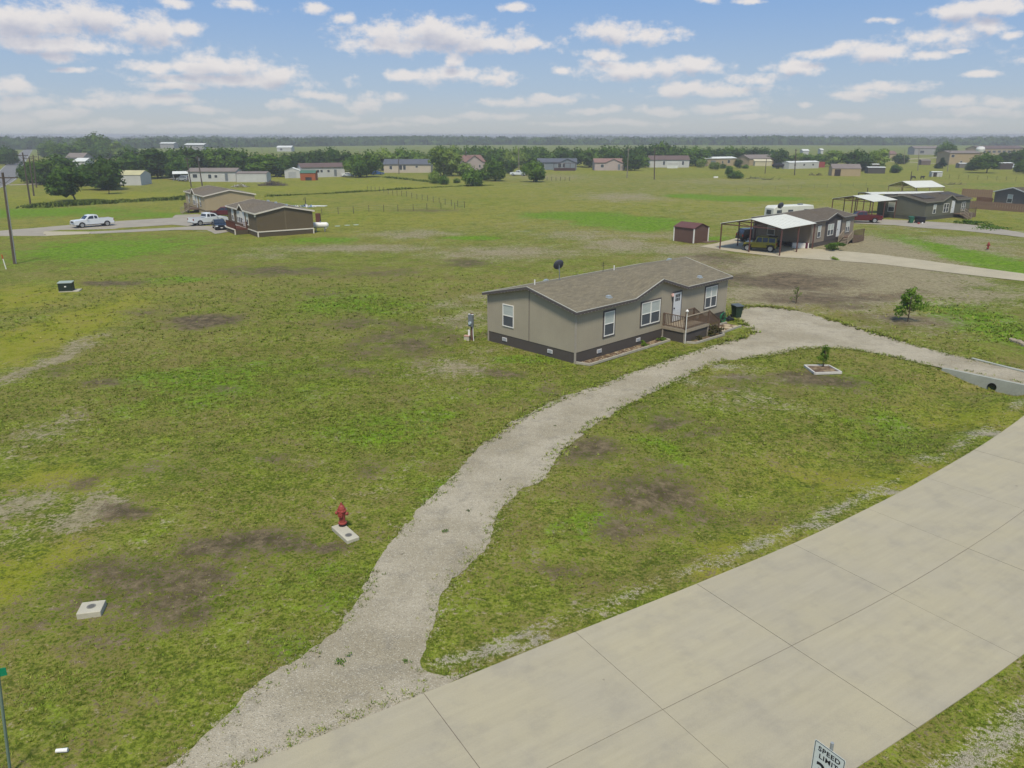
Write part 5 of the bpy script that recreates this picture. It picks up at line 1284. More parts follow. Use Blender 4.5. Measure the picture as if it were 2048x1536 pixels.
    for sgn in (-1, 1):
        m = MB(); 
        if kind == 'jeep': m.tube([(xf - .05, sgn * .5, zl), (xf + .02, sgn * .5, zl)], .11, 12)
        else: m.box(xf - .2, xf + .005, sgn * (hw - .42), sgn * (hw - .05), zl - .09, zl + .09)
        m.build('headlight', HEADL, o); m = MB(); m.box(xr - .01, xr + .1, sgn * (hw - .2), sgn * (hw + .005), zl - .05, zl + .22); m.build('tail_light', TAILL, o)
        m = MB(); mx = gh[-1][0] - .35; mz = gh[-1][1] + .12; m.box(mx - .06, mx + .06, sgn * (hw + .02), sgn * (hw + .2), mz - .05, mz + .12); m.build('side_mirror', BLACKPL if kind != 'pickup' else paint, o)
    m = MB(); m.box(xf - .04, xf + .012, -hw + .45, hw - .45, zl - .12, zl + .1); m.build('grille', BLACKPL, o)
    m = MB(); m.box(xf - .05, xf + .09, -hw + .05, hw - .05, z0 - .02, z0 + .16); m.build('front_bumper', CHROME if kind == 'pickup' else BLACKPL, o); m = MB(); m.box(xr - .1, xr + .05, -hw + .05, hw - .05, z0 - .02, z0 + .16); m.build('rear_bumper', CHROME if kind == 'pickup' else BLACKPL, o)
    m = MB(); m.box(xf + .09, xf + .1, -.16, .16, z0, z0 + .11); m.build('licence_plate', WHITE_TRIM, o)
    if kind == 'jeep':
        m = MB(); m.tube([(xr - .02, 0, 1.0), (xr - .24, 0, 1.0)], .4, 18); m.build('spare_wheel', RUBBER, o)
        for wx in wh:
            for sgn in (-1, 1): m = MB(); m.beam((wx - r * 1.25, sgn * (hw + .05), r * 1.9), (wx + r * 1.25, sgn * (hw + .05), r * 1.9), .16, .06); m.build('fender_flare', BLACKPL, o)
        m = MB(); m.slab([(-1.9, -hw + .14, 1.85), (-.9, -hw + .14, 1.875), (-.9, hw - .14, 1.875), (-1.9, hw - .14, 1.85)], .04); m.build('soft_top', BLACKPL, o)
    return o


def px_mid(a, b_): return (at(*a) + at(*b_)) / 2
def heading(a, b_): p, q = at(*a), at(*b_); return math.degrees(math.atan2(q.y - p.y, q.x - p.x))
c_ = px_mid((165, 456), (216, 452)); hd = heading((216, 452), (165, 456)); nv = Vector((-math.sin(math.radians(hd)), math.cos(math.radians(hd)), 0))
if nv.y < 0: nv = -nv
vehicle('pickup_truck', 'white extended-cab pickup on the upper concrete drive, alone left of the homes', 'pickup truck', c_ + nv * .95, hd, WHITEP, 'pickup')
c_ = px_mid((390, 452), (443, 448)); hd = heading((390, 452), (447, 447))
vehicle('pickup_truck', 'white crew-cab pickup parked behind the dark sedan, facing the brown home', 'pickup truck', c_ + Vector((-.3, .9, 0)), hd, WHITEP, 'pickup')
vehicle('sedan', 'dark navy sedan parked nose-out at the end of the lower drive by the brown home', 'car', at(437.5, 459.5) + Vector((-.3, 1.3, 0)), -63, NAVY, 'sedan')
vehicle('suv', 'dark red sport utility car between the cream and the brown home', 'car', at(456, 434) + Vector((-.9, 1.0, 0)), 8 + 180, MAROON, 'suv')
c_ = px_mid((1497, 502), (1543, 505)); hd = heading((1543, 505), (1497, 502))
vehicle('off_road_car', 'olive green boxy off-road car with black soft top under the white-roofed carport', 'car', c_ + Vector((.3, .85, 0)), hd, OLIVE, 'jeep')
vehicle('sedan', 'dark car parked behind the olive off-road car under the white-roofed carport', 'car', at(1506, 483) + Vector((0.4, .5, 0)), 12, carpaint('black_car_paint', rgb(24, 24, 26)), 'suv')
vehicle('pickup_truck', 'maroon pickup parked left of the grey-green home with the skylight panels', 'pickup truck', at(1727, 446) + Vector((0, 1.0, 0)), 172, MAROON, 'pickup')
vehicle('suv', 'pale car under the small canopy left of the white trailer homes', 'car', at(366, 363) + Vector((0, 1, 0)), 155, SILVER, 'suv')
vehicle('pickup_truck', 'small white vehicle parked right of the white home with brown roof', 'car', at(696, 354) + Vector((0, 1, 0)), 5, WHITEP, 'sedan')
vehicle('sedan', 'small blue car half hidden by trees left of the pale beige home', 'car', at(754, 350) + Vector((0, 1, 0)), 25, BLUEP, 'sedan')
vehicle('pickup_truck', 'white pickup half hidden in brush right of the willow thicket', 'pickup truck', at(1037, 352) + Vector((0, 1, 0)), -20, WHITEP, 'pickup')
vehicle('delivery_van', 'white van parked behind the white-roofed tan building', 'van', at(1489, 320) + Vector((0, 1, 0)), -75, WHITEP, 'van')
vehicle('suv', 'white car parked at the right end of the pinkish home', 'car', at(1262, 338) + Vector((0, 1, 0)), 8, WHITEP, 'suv')
vehicle('suv', 'white vehicle in the yard at the far right behind the spreading tree', 'car', at(2024, 337) + Vector((0, 1, 0)), 140, WHITEP, 'van')

# ------------------------------------------------------------------ the two homes at left
CREAM = siding('cream_siding', rgb(166, 150, 118)); BROWN = siding('brown_lap_siding', rgb(96, 84, 62), .15); BROWN_S = siding('brown_skirting', rgb(84, 74, 56), .3); ROOF_B = shingle('brown_shingles', rgb(116, 106, 90), rgb(102, 95, 82)); OFFW = mat('cream_white_trim', rgb(214, 206, 190), .6, .04)
REDWOOD = mat('red_brown_deck', rgb(92, 52, 36), .9, .15, 3, .1, 20)
fc = at(516.5, 474.5); th = 124.0; Lb = 15.3; org = fc + Vector((math.cos(math.radians(th)), math.sin(math.radians(th)), 0)) * Lb
h = Home('manufactured_home', 'dark brown manufactured home with white trim, blank gable end facing the lawn', 'house', org, th - 180, Lb, 8.2, wt=3.3, zr=4.1, sk=.72, ov=.25, ro=.2, wall=BROWN, skirt=BROWN_S, roof=ROOF_B, fascia=OFFW, cross=[(Lb - 8.9, Lb - 7.45, Lb - 5.9, 4.1)], drip=OFFW, skirt_trim=OFFW)
h.window('f', Lb - 4.6, 1.35, 1.0, 1.55, surround=OFFW); h.window('f', Lb - 12.4, 1.35, 1.0, 1.55, surround=OFFW); h.window('f', Lb - 8.2, 1.3, 1.9, 1.6, double=True, surround=OFFW, grid=True); h.window('f', Lb - 9.6, 1.3, .8, 1.6, surround=OFFW, grid=True); h.door(Lb - 6.9, Lb - 6.0, .95, 3.0, surround=OFFW)
m = MB(); m.box(Lb + .0, Lb + .02, 4.05, 4.2, .72, 4.05); m.build('wall_seam', mat('brown_seam', rgb(112, 100, 78), .8, .05), h.o)
m = MB(); m.box(Lb - .35, Lb - .05, -.2, -.02, 2.8, 3.1); m.build('flood_light', OFFW, h.o)
m = MB(); m.box(Lb - 9.8, Lb - 4.8, -1.8, -.03, .62, .72); m.build('deck', REDWOOD, h.o); m = MB(); m.box(Lb - 9.8, Lb - 4.8, -1.85, -1.8, .0, .62); m.box(Lb - 4.8, Lb - 4.75, -1.8, -.03, 0, .62); m.build('deck_skirt', BROWN_S, h.o)
railing(h.o, (Lb - 9.8, -1.75, .72), (Lb - 4.85, -1.75, .72), .1, 1.0, REDWOOD, .16); railing(h.o, (Lb - 4.85, -1.75, .72), (Lb - 4.85, -.1, .72), .1, 1.0, REDWOOD, .16)
m = MB(); m.box(Lb - 4.9, Lb - 4.72, -1.95, -1.82, 0, .7); m.box(Lb - 9.8, Lb - 4.7, -1.95, -1.83, .62, .75); m.build('deck_trim', OFFW, h.o)
for x_ in (2.2, 6.0, 11.0): m = MB(); m.box(x_, x_ + .35, 5.6, 5.95, 3.7, 4.05); m.build('roof_vent', rv, h.o)
# cream home behind
fc = at(412.5, 430); Lc = 15.5; org = fc + Vector((math.cos(math.radians(th)), math.sin(math.radians(th)), 0)) * Lc
h = Home('manufactured_home', 'cream manufactured home with brown roof and stairs, behind the dark red car', 'house', org, th - 180, Lc, 9.0, wt=3.35, zr=4.25, sk=.7, ov=.25, ro=.2, wall=CREAM, skirt=CREAM, roof=ROOF_B, fascia=OFFW, cross=[(Lc - 9.6, Lc - 8.2, Lc - 6.8, 4.25)], drip=OFFW)
h.window('f', Lc - 3.4, 1.35, 1.0, 1.5, surround=DARK_TRIM); h.window('f', Lc - 8.2, 1.3, 1.9, 1.6, double=True, surround=OFFW, grid=True); h.window('f', Lc - 12.5, 1.35, 1.0, 1.5, surround=DARK_TRIM); h.door(Lc - 6.4, Lc - 5.5, .9, 2.95, surround=OFFW)
m = MB(); m.box(Lc + .0, Lc + .03, 0, 9.0, .66, .76); m.box(-.02, Lc, -.03, 0, .66, .76); m.build('skirt_trim', mat('dark_brown_band', rgb(70, 54, 42), .8, .1), h.o)
m = MB(); m.box(Lc - 9.5, Lc - 5.0, -1.7, -.03, .6, .72); m.build('deck', WOOD, h.o); m = MB(); m.box(Lc - 9.5, Lc - 5.0, -1.74, -1.7, 0, .6); m.build('deck_skirt', WOOD, h.o); railing(h.o, (Lc - 9.4, -1.65, .72), (Lc - 6.6, -1.65, .72), .1, .95, WOOD, .2); railing(h.o, (Lc - 5.1, -1.65, .72), (Lc - 5.1, -.1, .72), .1, .95, WOOD, .2)
stairs(h.o, Lc - 6.4, Lc - 5.2, -1.7, -3.0, .72, 4, DECKW, 'y')
for x_ in (Lc - 6.45, Lc - 5.15): railing(h.o, (x_, -1.75, .72), (x_, -3.0, .05), .1, .95, DECKW, .25)
dish('small white satellite dish on the far roof edge of the cream home', lift(at(384, 402), 383, 384), 200, -25, .3, .6, lift(at(384, 410), 384, 385))
# propane tank and bits behind the brown home
o = thing('propane_tank', 'white cylindrical propane tank standing at the right end of the brown home', 'propane tank', at(640, 464) + Vector((0, .6, 0)), 8)
m = MB(); z_ = .95; m.tube([(-1.25, 0, z_), (-1.15, 0, z_), (-1.0, 0, z_), (.9, 0, z_), (1.08, 0, z_), (1.2, 0, z_)], [.12, .32, .42, .42, .32, .12], 16); m.build('tank', WHITE_TRIM, o, smooth=False); m = MB(); m.tube([(0, 0, z_ + .38), (0, 0, z_ + .55)], .14, 10); m.build('valve_dome', METALG, o)
for x_ in (-.7, .6): m = MB(); m.box(x_ - .06, x_ + .06, -.3, .3, 0, z_ - .3); m.build('leg', METALG, o)
m = MB(); p = at(651, 458); m.tube([p + Vector((0, 0, .05)), p + Vector((0, .1, .3))], [.22, .16], 9); tag(m.build('white_bucket', WHITE_TRIM), 'small white bucket on the ground right of the propane tank', 'bucket')
m = MB(); p = at(636.5, 449); m.box(p.x - .35, p.x + .35, p.y, p.y + .6, 0, 1.75); tag(m.build('air_conditioner', mat('rusty_brown_metal', rgb(96, 60, 48), .8, .15)), 'rusty brown cabinet against the right rear wall of the brown home', 'cabinet')
rsx = np.random.RandomState(9)
def heap(name, label, cat, loc, rx, ry, rz, mats, n, seed, sz=(.3, 1.2)):
    """pile of many slanting pieces"""
    rs = np.random.RandomState(seed); o = thing(name, label, cat, loc)
    for j, mt in enumerate(mats):
        m = MB()
        for i in range(n):
            a = rs.uniform(0, 6.28); q = rs.rand() ** .6; c_ = Vector((math.cos(a) * rx * q, math.sin(a) * ry * q, rz * (1 - q) * rs.uniform(.2, 1.0) + .04)); d = Vector(rs.normal(0, 1, 3)); d.z *= .35; d.normalize(); l = rs.uniform(*sz)
            m.beam(c_ - d * l / 2, c_ + d * l / 2, rs.uniform(.04, .18), rs.uniform(.02, .06))
        m.build('debris_pieces', mt, o)
    return o
BRUSHM = mat('dead_branches', rgb(108, 96, 84), 1, .2); LUMBER = mat('old_lumber', rgb(140, 124, 104), 1, .15)
heap('debris_pile', 'heap of white and brown rubbish in the field behind the cream home', 'debris pile', at(480, 374), 2.4, 1.6, 1.4, [WHITE_TRIM, LUMBER, mat('dark_rubbish', rgb(74, 62, 58), 1, .2)], 34, 3)
heap('brush_pile', 'wide heap of dead grey branches in the field right of the rubbish heap', 'brush pile', at(546, 371), 4.2, 2.0, 1.4, [BRUSHM, mat('dark_branches', rgb(80, 70, 64), 1, .2)], 130, 4, (.6, 2.2))
heap('tarp_heap', 'crumpled blue and white plastic sheets lying behind the brown home', 'tarpaulin', at(600, 414), 3.2, 1.2, .35, [mat('blue_tarp', rgb(96, 132, 176), .5, .1), WHITE_TRIM], 26, 5, (.5, 1.6))
m = MB(); p = at(634, 413); m.slab([tuple(p + Vector(q)) for q in ((-1.8, 0, .1), (1.6, -.3, .1), (2.0, .6, .14), (-1.2, .9, .16))], .06); tag(m.build('plastic_sheet', WHITE_TRIM), 'flat white plastic sheet on the grass right of the dark wrapped post', 'plastic sheet')
for i, (x_, y_) in enumerate(((675, 452.5), (694.5, 451), (712, 450))): m = MB(); p = at(x_, y_); m.tube([p + Vector((0, 0, .0)), p + Vector((0, 0, .06))], .45, 12); tag(m.build('round_lid', mat('pale_green_plastic', rgb(160, 172, 148), .6, .05)), ['leftmost', 'middle', 'rightmost'][i] + ' of three pale round lids in the bright grass right of the brown home', 'septic lid', 'septic lids right of the brown home')

# ------------------------------------------------------------------ drives at left, asphalt road, spurs
DRIVEC = mat('pale_drive_concrete', rgb(168, 158, 132), .95, .08, .5, .06, 12); ASPH = mat('worn_asphalt', rgb(112, 110, 106), .95, .08, .2, .06, 10); DRIVEG = mat('grey_drive', rgb(150, 142, 126), .95, .1, .4, .07, 10)
def ribbon(name, pts_px, widths, z, material, label, ragged_amp=0.0):
    c = pxline(pts_px, 60); d = np.gradient(c, axis=0); d /= np.linalg.norm(d, axis=1)[:, None]; nn = np.stack([-d[:, 1], d[:, 0]], 1); w = np.interp(np.linspace(0, 1, len(c)), np.linspace(0, 1, len(widths)), widths) / 2
    l = c + nn * (w + nz(c[:, 0], c[:, 1], .8, 2) * ragged_amp)[:, None]; r = c - nn * (w + nz(c[:, 0], c[:, 1], .8, 7) * ragged_amp)[:, None]; k_ = len(c)
    V = np.vstack([np.c_[l, np.full(k_, z)], np.c_[r, np.full(k_, z)]]); F = [(i + k_, i + 1 + k_, i + 1, i) for i in range(k_ - 1)]
    return structure(npmesh(name, V, F, material), label)
def area(name, pts_px, z, material, label): return sheet(name, ragged(np.array([at(*p)[:2] for p in pts_px]), .12, .5, 4), z, material, label)
area('driveway', [(-60, 463), (0, 461.5), (80, 455), (150, 449), (240, 442), (345, 435.5), (350, 430), (395, 428), (440, 436), (470, 441), (470, 447), (440, 449), (375, 452), (345, 449.5), (240, 456), (230, 458), (120, 460), (90, 463), (86, 466), (95, 472), (0, 472), (-60, 474)], .012, DRIVEG, 'pale concrete drive leading to the white pickups')
area('driveway', [(90, 463), (180, 463.5), (178, 468), (95, 472), (86, 467)], .03, DRIVEC, 'bright concrete apron where the two left drives split')
area('driveway', [(176, 463.5), (260, 459.5), (350, 455), (395, 452), (455, 452), (470, 462), (430, 468), (414, 460), (350, 460), (260, 464.5), (182, 468)], .02, DRIVEG, 'narrow concrete drive leading to the dark sedan')
ribbon('asphalt_road', [(-400, 480), (-150, 415), (0, 363), (25, 335), (44, 314), (56, 300), (62, 291), (66, 284)], [7.5] * 6, .03, ASPH, 'straight grey asphalt road running to the horizon at left')
ribbon('side_lane', [(18, 370), (60, 368.5), (110, 367), (150, 366)], [5], .02, DRIVEG, 'short pale lane branching off the asphalt road at left')
ribbon('side_lane', [(268, 360), (300, 358), (345, 357), (376, 361)], [3.5], .02, DRIVEG, 'pale lane passing behind the lawn left of the trailer homes')
LANE_W = mat('white_road_line', rgb(190, 190, 184), .8, .05)
for nm, d_ in (('left', -3.4), ('right', 3.4)):
    c = pxline([(-400, 480), (-150, 415), (0, 363), (25, 335), (44, 314), (56, 300)], 60); dd = np.gradient(c, axis=0); dd /= np.linalg.norm(dd, axis=1)[:, None]; nn = np.stack([-dd[:, 1], dd[:, 0]], 1); l = c + nn * d_; r = c + nn * (d_ + .15); k_ = len(c)
    structure(npmesh('road_marking', np.vstack([np.c_[l, np.full(k_, .036)], np.c_[r, np.full(k_, .036)]]), [(i, i + 1, i + 1 + k_, i + k_) for i in range(k_ - 1)], LANE_W), 'white edge line on the %s side of the asphalt road' % nm)
# concrete driveway of the carport home and the drive beyond
area('driveway', [(1399.5, 493), (1430, 487), (1475, 476), (1545, 478), (1622, 497), (1650, 499), (1760, 509), (1900, 528), (2048, 547.5), (2300, 582), (2300, 606), (2048, 562.5), (1900, 545.5), (1760, 528), (1650, 520), (1558, 513.8), (1470, 504)], .02, DRIVEC, 'long pale concrete driveway running from the white-roofed carport to the right edge')
area('driveway', [(1700, 443), (1745, 438), (1800, 440), (1890, 445), (1940, 449), (1990, 456), (2048, 466), (2300, 500), (2300, 514), (2048, 475), (1990, 468), (1920, 461), (1850, 456), (1790, 450.5), (1712, 447)], .014, DRIVEG, 'pale gravel drive in front of the grey-green home')

# ------------------------------------------------------------------ carport home at right
GREYB = siding('grey_brown_siding', rgb(138, 126, 110)); CHAR = siding('charcoal_siding', rgb(78, 72, 70)); WMETAL = mat('white_ribbed_metal', rgb(204, 204, 192), .65, .04, 1, .03, 10, spec=.2); RUST = mat('red_oxide_steel', rgb(96, 64, 56), .7, .1)
c0 = at(1617.5, 496.4)
h = Home('manufactured_home', 'grey-brown manufactured home with charcoal porch wall and a white-roofed carport on its left end', 'house', c0, 43.9, 12.9, 8.1, wt=3.3, zr=4.05, sk=.55, ov=.25, ro=.15, wall=GREYB, skirt=SKIRT_D, roof=shingle('olive_brown_shingles', rgb(104, 94, 80), rgb(92, 84, 72)), fascia=DARK_TRIM, cross=[(4.0, 6.6, 9.0, 4.05)])
H2 = h
m = MB(); m.box(4.05, 9.0, -.03, 0, .56, 3.3); m.add([(4.05, -.03, 3.3), (9.0, -.03, 3.3), (6.6, -.03, 3.95)], [(0, 1, 2)]); m.build('accent_wall', CHAR, h.o)
h.window('f', 2.35, 1.15, .95, 1.5, surround=DARK_TRIM); 
for (a, wd, dbl) in ((5.6, 1.75, True), (10.9, 1.2, True)): h.window('f', a, 1.15, wd, 1.5, double=dbl, surround=DARK_TRIM)
for ob in list(h.o.children):
    if ob.name.startswith('window') and abs(sum(v.co.x for v in ob.data.vertices) / len(ob.data.vertices) - 5.6) < .5: ob.location.y = -.03
h.door(7.6, 8.45, .8, 2.85, surround=WHITE_TRIM); h.window('l', 5.4, 1.2, 1.1, 1.5, lower=GLASS_D)
m = MB(); m.box(8.6, 12.2, -1.9, -.03, .62, .72); m.build('deck', WOOD, h.o); m = MB(); m.box(8.6, 12.2, -1.94, -1.9, .05, .62); m.build('deck_skirt', WOOD, h.o); railing(h.o, (8.7, -1.85, .72), (12.1, -1.85, .72), .1, .95, WOOD, .18); stairs(h.o, 8.6, 7.2, -1.8, -.7, .72, 4, DECKW)
for y_ in (-1.85, -.6): railing(h.o, (8.6, y_, .72), (7.2, y_, .05), .1, .95, DECKW, .2)
dish('dark satellite dish above the roof of the carport home, in front of the white trailer', None, 190, -25, .42, 1.0, c0 + Vector((h_ := Vector((HU[0], HU[1], 0)) * 2.5 + Vector((HV[0], HV[1], 0)) * 5.6)) + Vector((0, 0, 3.8)))
leaf_cluster('bush', at(1668, 500) + Vector((0, 0, 0)), 1.3, .9, 900, .12, LEAFS['mid'], 'large low bush at the foot of the carport home stairs', 'bush', 8)
leaf_cluster('bush', at(1710, 478), 1.0, .7, 500, .1, LEAFS['light'], 'pale low bush past the stairs of the carport home', 'bush', 9)
leaf_cluster('bush', at(1668, 520), .5, .4, 160, .08, LEAFS['light'], 'small pale weed clump on the driveway edge below the carport home', 'bush', 10)


def carport(label, loc, rot, L, D, eave, apex, roofm, frame, mid=True, truss=True, gable=True, cat='carport', ribs=10):
    """gable-roofed open shelter; X along the ridge"""
    o = thing('carport', label, cat, loc, rot); H_ = D / 2
    for k_, (a, b_) in enumerate((((-.15, eave - .02), (H_, apex)), ((H_, apex), (D + .15, eave - .02)))):
        m = MB(); m.slab([(-.15, a[0], a[1] + .06), (L, a[0], a[1] + .06), (L, b_[0], b_[1] + .06), (-.15, b_[0], b_[1] + .06)] if True else [], .05)
        for i in range(ribs): x_ = L * (i + .5) / ribs; m.beam((x_, a[0], a[1] + .07), (x_, b_[0], b_[1] + .07), .04, .03)
        m.build('roof_sheet', roofm, o)
    for x_ in ((0.0, L) if not mid else (0.0, L * .5, L - .05)):
        for y_ in (0, D): m = MB(); m.box(x_ - .06, x_ + .06, y_ - .06, y_ + .06, 0, eave - .02); m.build('post', frame, o)
        m = MB(); m.beam((x_, 0, eave - .08), (x_, D, eave - .08), .08, .12); m.beam((x_, 0, eave - .04), (x_, H_, apex - .04), .07, .1); m.beam((x_, H_, apex - .04), (x_, D, eave - .04), .07, .1)
        if truss: m.beam((x_, H_, eave - .08), (x_, H_ * .5, (eave + apex) / 2 - .06), .06, .06); m.beam((x_, H_, eave - .08), (x_, H_ * 1.5, (eave + apex) / 2 - .06), .06, .06)
        m.build('truss', frame, o)
        if mid and x_ == 0: m = MB(); m.box(x_ - .06, x_ + .06, H_ - .06, H_ + .06, 0, apex - .08); m.build('post', frame, o)
    for y_ in (0, D): m = MB(); m.beam((0, y_, eave - .02), (L, y_, eave - .02), .08, .1); m.build('eave_beam', frame, o)
    return o
cp0 = c0 - Vector((HU[0], HU[1], 0)) * 8.75 + Vector((HV[0], HV[1], 0)) * -.55
carport('big open carport with white metal gable roof and rusty posts over the olive car', cp0, 43.9, 8.55, 8.15, 3.2, 4.0, WMETAL, RUST)
# shed
s0 = at(1386.6, 486.7)
def shed(label, loc, rot, w, d, eave, apex, wallm, roofm, trim, ridge='y', cat='shed', door=None, name='garden_shed', flat=False):
    """small building; front wall faces -Y, gable in the front when ridge runs along Y"""
    o = thing(name, label, cat, loc, rot); m = MB()
    if ridge == 'y': g_ = [(0, 0), (w, 0), (w, eave), (w / 2, apex), (0, eave)]; m.add([(x, 0, z) for x, z in g_] + [(x, d, z) for x, z in g_], [(0, 1, 2, 3, 4), (9, 8, 7, 6, 5), (0, 4, 9, 5), (1, 6, 7, 2)])
    else: g_ = [(0, 0), (d, 0), (d, eave), (d / 2, apex), (0, eave)]; m.add([(0, y, z) for y, z in g_] + [(w, y, z) for y, z in g_], [(4, 3, 2, 1, 0), (5, 6, 7, 8, 9), (0, 5, 9, 4), (1, 2, 7, 6)])
    m.build('wall', wallm, o); ov = .12
    if ridge == 'y': ss_ = [((-ov, eave - ov * .3), (w / 2, apex)), ((w / 2, apex), (w + ov, eave - ov * .3))]; sl_ = [[(a[0], -ov, a[1] + .05), (b_[0], -ov, b_[1] + .05), (b_[0], d + ov, b_[1] + .05), (a[0], d + ov, a[1] + .05)] for a, b_ in ss_]
    else: ss_ = [((-ov, eave - ov * .3), (d / 2, apex)), ((d / 2, apex), (d + ov, eave - ov * .3))]; sl_ = [[(-ov, a[0], a[1] + .05), (w + ov, a[0], a[1] + .05), (w + ov, b_[0], b_[1] + .05), (-ov, b_[0], b_[1] + .05)] for a, b_ in ss_]
    m = MB(); [m.slab(q, .05) for q in sl_]; m.build('roof', roofm, o)
    if trim:
        m = MB(); e = .01
        for x_ in (0, w):
            for y_ in (0, d): m.box(x_ - .07, x_ + .07, y_ - .07, y_ + .07, 0, eave - .06)
        m.build('corner_trim', trim, o)
    if door: m = MB(); m.box(door[0], door[1], -.03, 0, 0, door[2]); m.build('door', door[3], o)
    return o
shed('small brown shed with white corners and red-brown roof in the dry field', s0, 38, 3.0, 3.4, 1.95, 2.5, siding('shed_brown', rgb(98, 74, 64), .3), mat('red_brown_metal', rgb(98, 64, 56), .6, .06), WHITE_TRIM, 'y')
m = MB(); p = at(1412, 486); m.slab([tuple(p + Vector(q)) for q in ((0, 0, .05), (2.2, 1.7, .05), (1.5, 2.4, .05), (-.6, .8, .05))], .06); tag(m.build('ramp', WOOD), 'flat grey wooden ramp lying at the right wall of the small brown shed', 'ramp')
# travel trailer
o = thing('travel_trailer', 'long white travel trailer parked behind the roof of the carport home', 'travel trailer', at(1578, 452) + Vector((-.2, 7.5, -.35)), 20)
m = MB(); m.prism([(0, .5), (.1, 2.4), (.6, 2.75), (8.2, 2.75), (8.4, 2.3), (8.4, .5)], 0, 2.5); bd = m.build('body', WMETAL, o); bv = bd.modifiers.new('b', 'BEVEL'); bv.width = .12; bv.segments = 3
for x_ in (.7, 3.0, 6.3): m = MB(); m.box(x_, x_ + 1.0, -.03, 0, 1.4, 2.1); w_ = m.build('window', GLASS_D, o)
m = MB(); m.box(-.02, .0, .6, 1.8, 1.4, 2.1); m.build('window', GLASS_D, o)
for x_ in (4.2, 5.0): m = MB(); m.tube([(x_, -.02, .38), (x_, .2, .38)], .36, 14); m.build('wheel', RUBBER, o)
m = MB(); m.beam((0, 1.25, .6), (-1.6, 1.25, .5), .15, .12); m.build('drawbar', BLACKM, o); m = MB(); m.box(2, 2.7, .9, 1.5, 2.75, 2.95); m.box(6, 6.7, .9, 1.5, 2.75, 2.95); m.build('roof_vent', METALG, o)
o = thing('flat_trailer', 'small flat wooden trailer left of the white travel trailer', 'trailer', at(1560, 432), 10)
m = MB(); m.box(-1.6, 1.6, -.7, .7, .45, .55); m.build('bed', LUMBER, o); m = MB(); m.beam((-1.6, 0, .45), (-2.6, 0, .4), .08); m.build('drawbar', BLACKM, o)
for y_ in (-.75, .75): m = MB(); m.tube([(0, y_ - .08, .3), (0, y_ + .08, .3)], .3, 12); m.build('wheel', RUBBER, o)
# boxes under the carport
heap('black_bags', 'heap of black bags against the carport home wall beside the olive car', 'bags', at(1577, 492), .9, .5, .9, [BLACKPL], 30, 11, (.3, .7))
m = MB(); p = at(1600, 496); q = Matrix.Rotation(math.radians(10), 4, 'Z'); m.box(-1.0, 1.0, -.35, .35, 0, .65); ob = m.build('chest_freezer', WHITE_TRIM); ob.location = p; ob.rotation_euler = (0, 0, math.radians(-15)); bv = ob.modifiers.new('b', 'BEVEL'); bv.width = .04; tag(ob, 'long low white chest against the carport home wall', 'chest')
m = MB(); m.tube([at(1612.5, 497) , at(1612.5, 497) + Vector((0, 0, .75))], .17, 10); tag(m.build('gas_bottle', mat('purple_red_bottle', rgb(88, 40, 56), .5, .05)), 'small dark purple bottle at the right end of the long white chest', 'gas bottle')

# ------------------------------------------------------------------ grey-green home with solar panels and its shelters
GG = siding('grey_green_siding', rgb(96, 96, 80)); ROOF_G = shingle('grey_brown_shingles', rgb(92, 84, 70), rgb(82, 76, 66)); GT = mat('grey_green_trim', rgb(124, 120, 104), .7, .05)
g0 = at(1847, 441.5)
h = Home('manufactured_home', 'grey-green manufactured home with two dark panels on its roof and stairs at the right', 'house', g0, 34, 14.6, 8.6, wt=3.1, zr=4.0, sk=.6, ov=.25, ro=.2, wall=GG, skirt=siding('grey_green_skirt', rgb(80, 80, 70), .3), roof=ROOF_G, fascia=GT, cross=[(5.0, 7.6, 9.7, 4.0)], drip=GT)
h.window('l', 6.0, 1.05, 1.2, 1.6, lower=GLASS_D); h.window('f', 2.9, 1.05, .9, 1.5, lower=GLASS_D); h.window('f', 6.6, 1.05, 1.7, 1.5, double=True, lower=GLASS_D, upper=GLASS_D); h.door(8.4, 9.25, .85, 2.85, surround=WHITE_TRIM); h.window('f', 12.4, 1.05, 1.3, 1.5, double=True, lower=GLASS_D, upper=GLASS_D)
SOLAR = mat('dark_solar_glass', rgb(74, 68, 58), .6, .05, spec=.2)
def slope_z(y): return 3.16 + (4.06 - 3.16) / 4.3 * y
for a, b_, y0, y1 in ((1.3, 5.0, 1.2, 3.6), (9.9, 14.2, .9, 3.4)):
    n = 4
    for i in range(n): x0_ = a + (b_ - a) * i / n; x1_ = a + (b_ - a) * (i + 1) / n - .04; m = MB(); m.slab([(x0_, y0, slope_z(y0) + .12), (x1_, y0, slope_z(y0) + .12), (x1_, y1, slope_z(y1) + .12), (x0_, y1, slope_z(y1) + .12)], .05); m.build('solar_panel', SOLAR, h.o)
m = MB(); m.box(9.5, 13.6, -1.8, -.03, .6, .72); m.build('deck', WOOD, h.o); m = MB(); m.box(9.5, 13.6, -1.85, -1.8, 0, .6); m.build('deck_skirt', WOOD, h.o); railing(h.o, (9.6, -1.75, .72), (13.5, -1.75, .72), .1, .95, WOOD, .2); stairs(h.o, 8.3, 9.5, -1.8, -3.1, .72, 4, WOOD, 'y')
for x_ in (8.3, 9.5): railing(h.o, (x_, -1.8, .72), (x_, -3.1, .05), .1, .95, DECKW, .25)
def gu(a, b_, z=0): r_ = math.radians(34); return g0 + Vector((math.cos(r_) * a - math.sin(r_) * b_, math.sin(r_) * a + math.cos(r_) * b_, z))
carport('pale-roofed open carport on the left end of the grey-green home', gu(-7.4, 5.0), 34, 7.0, 7.6, 3.15, 3.85, WMETAL, RUST)
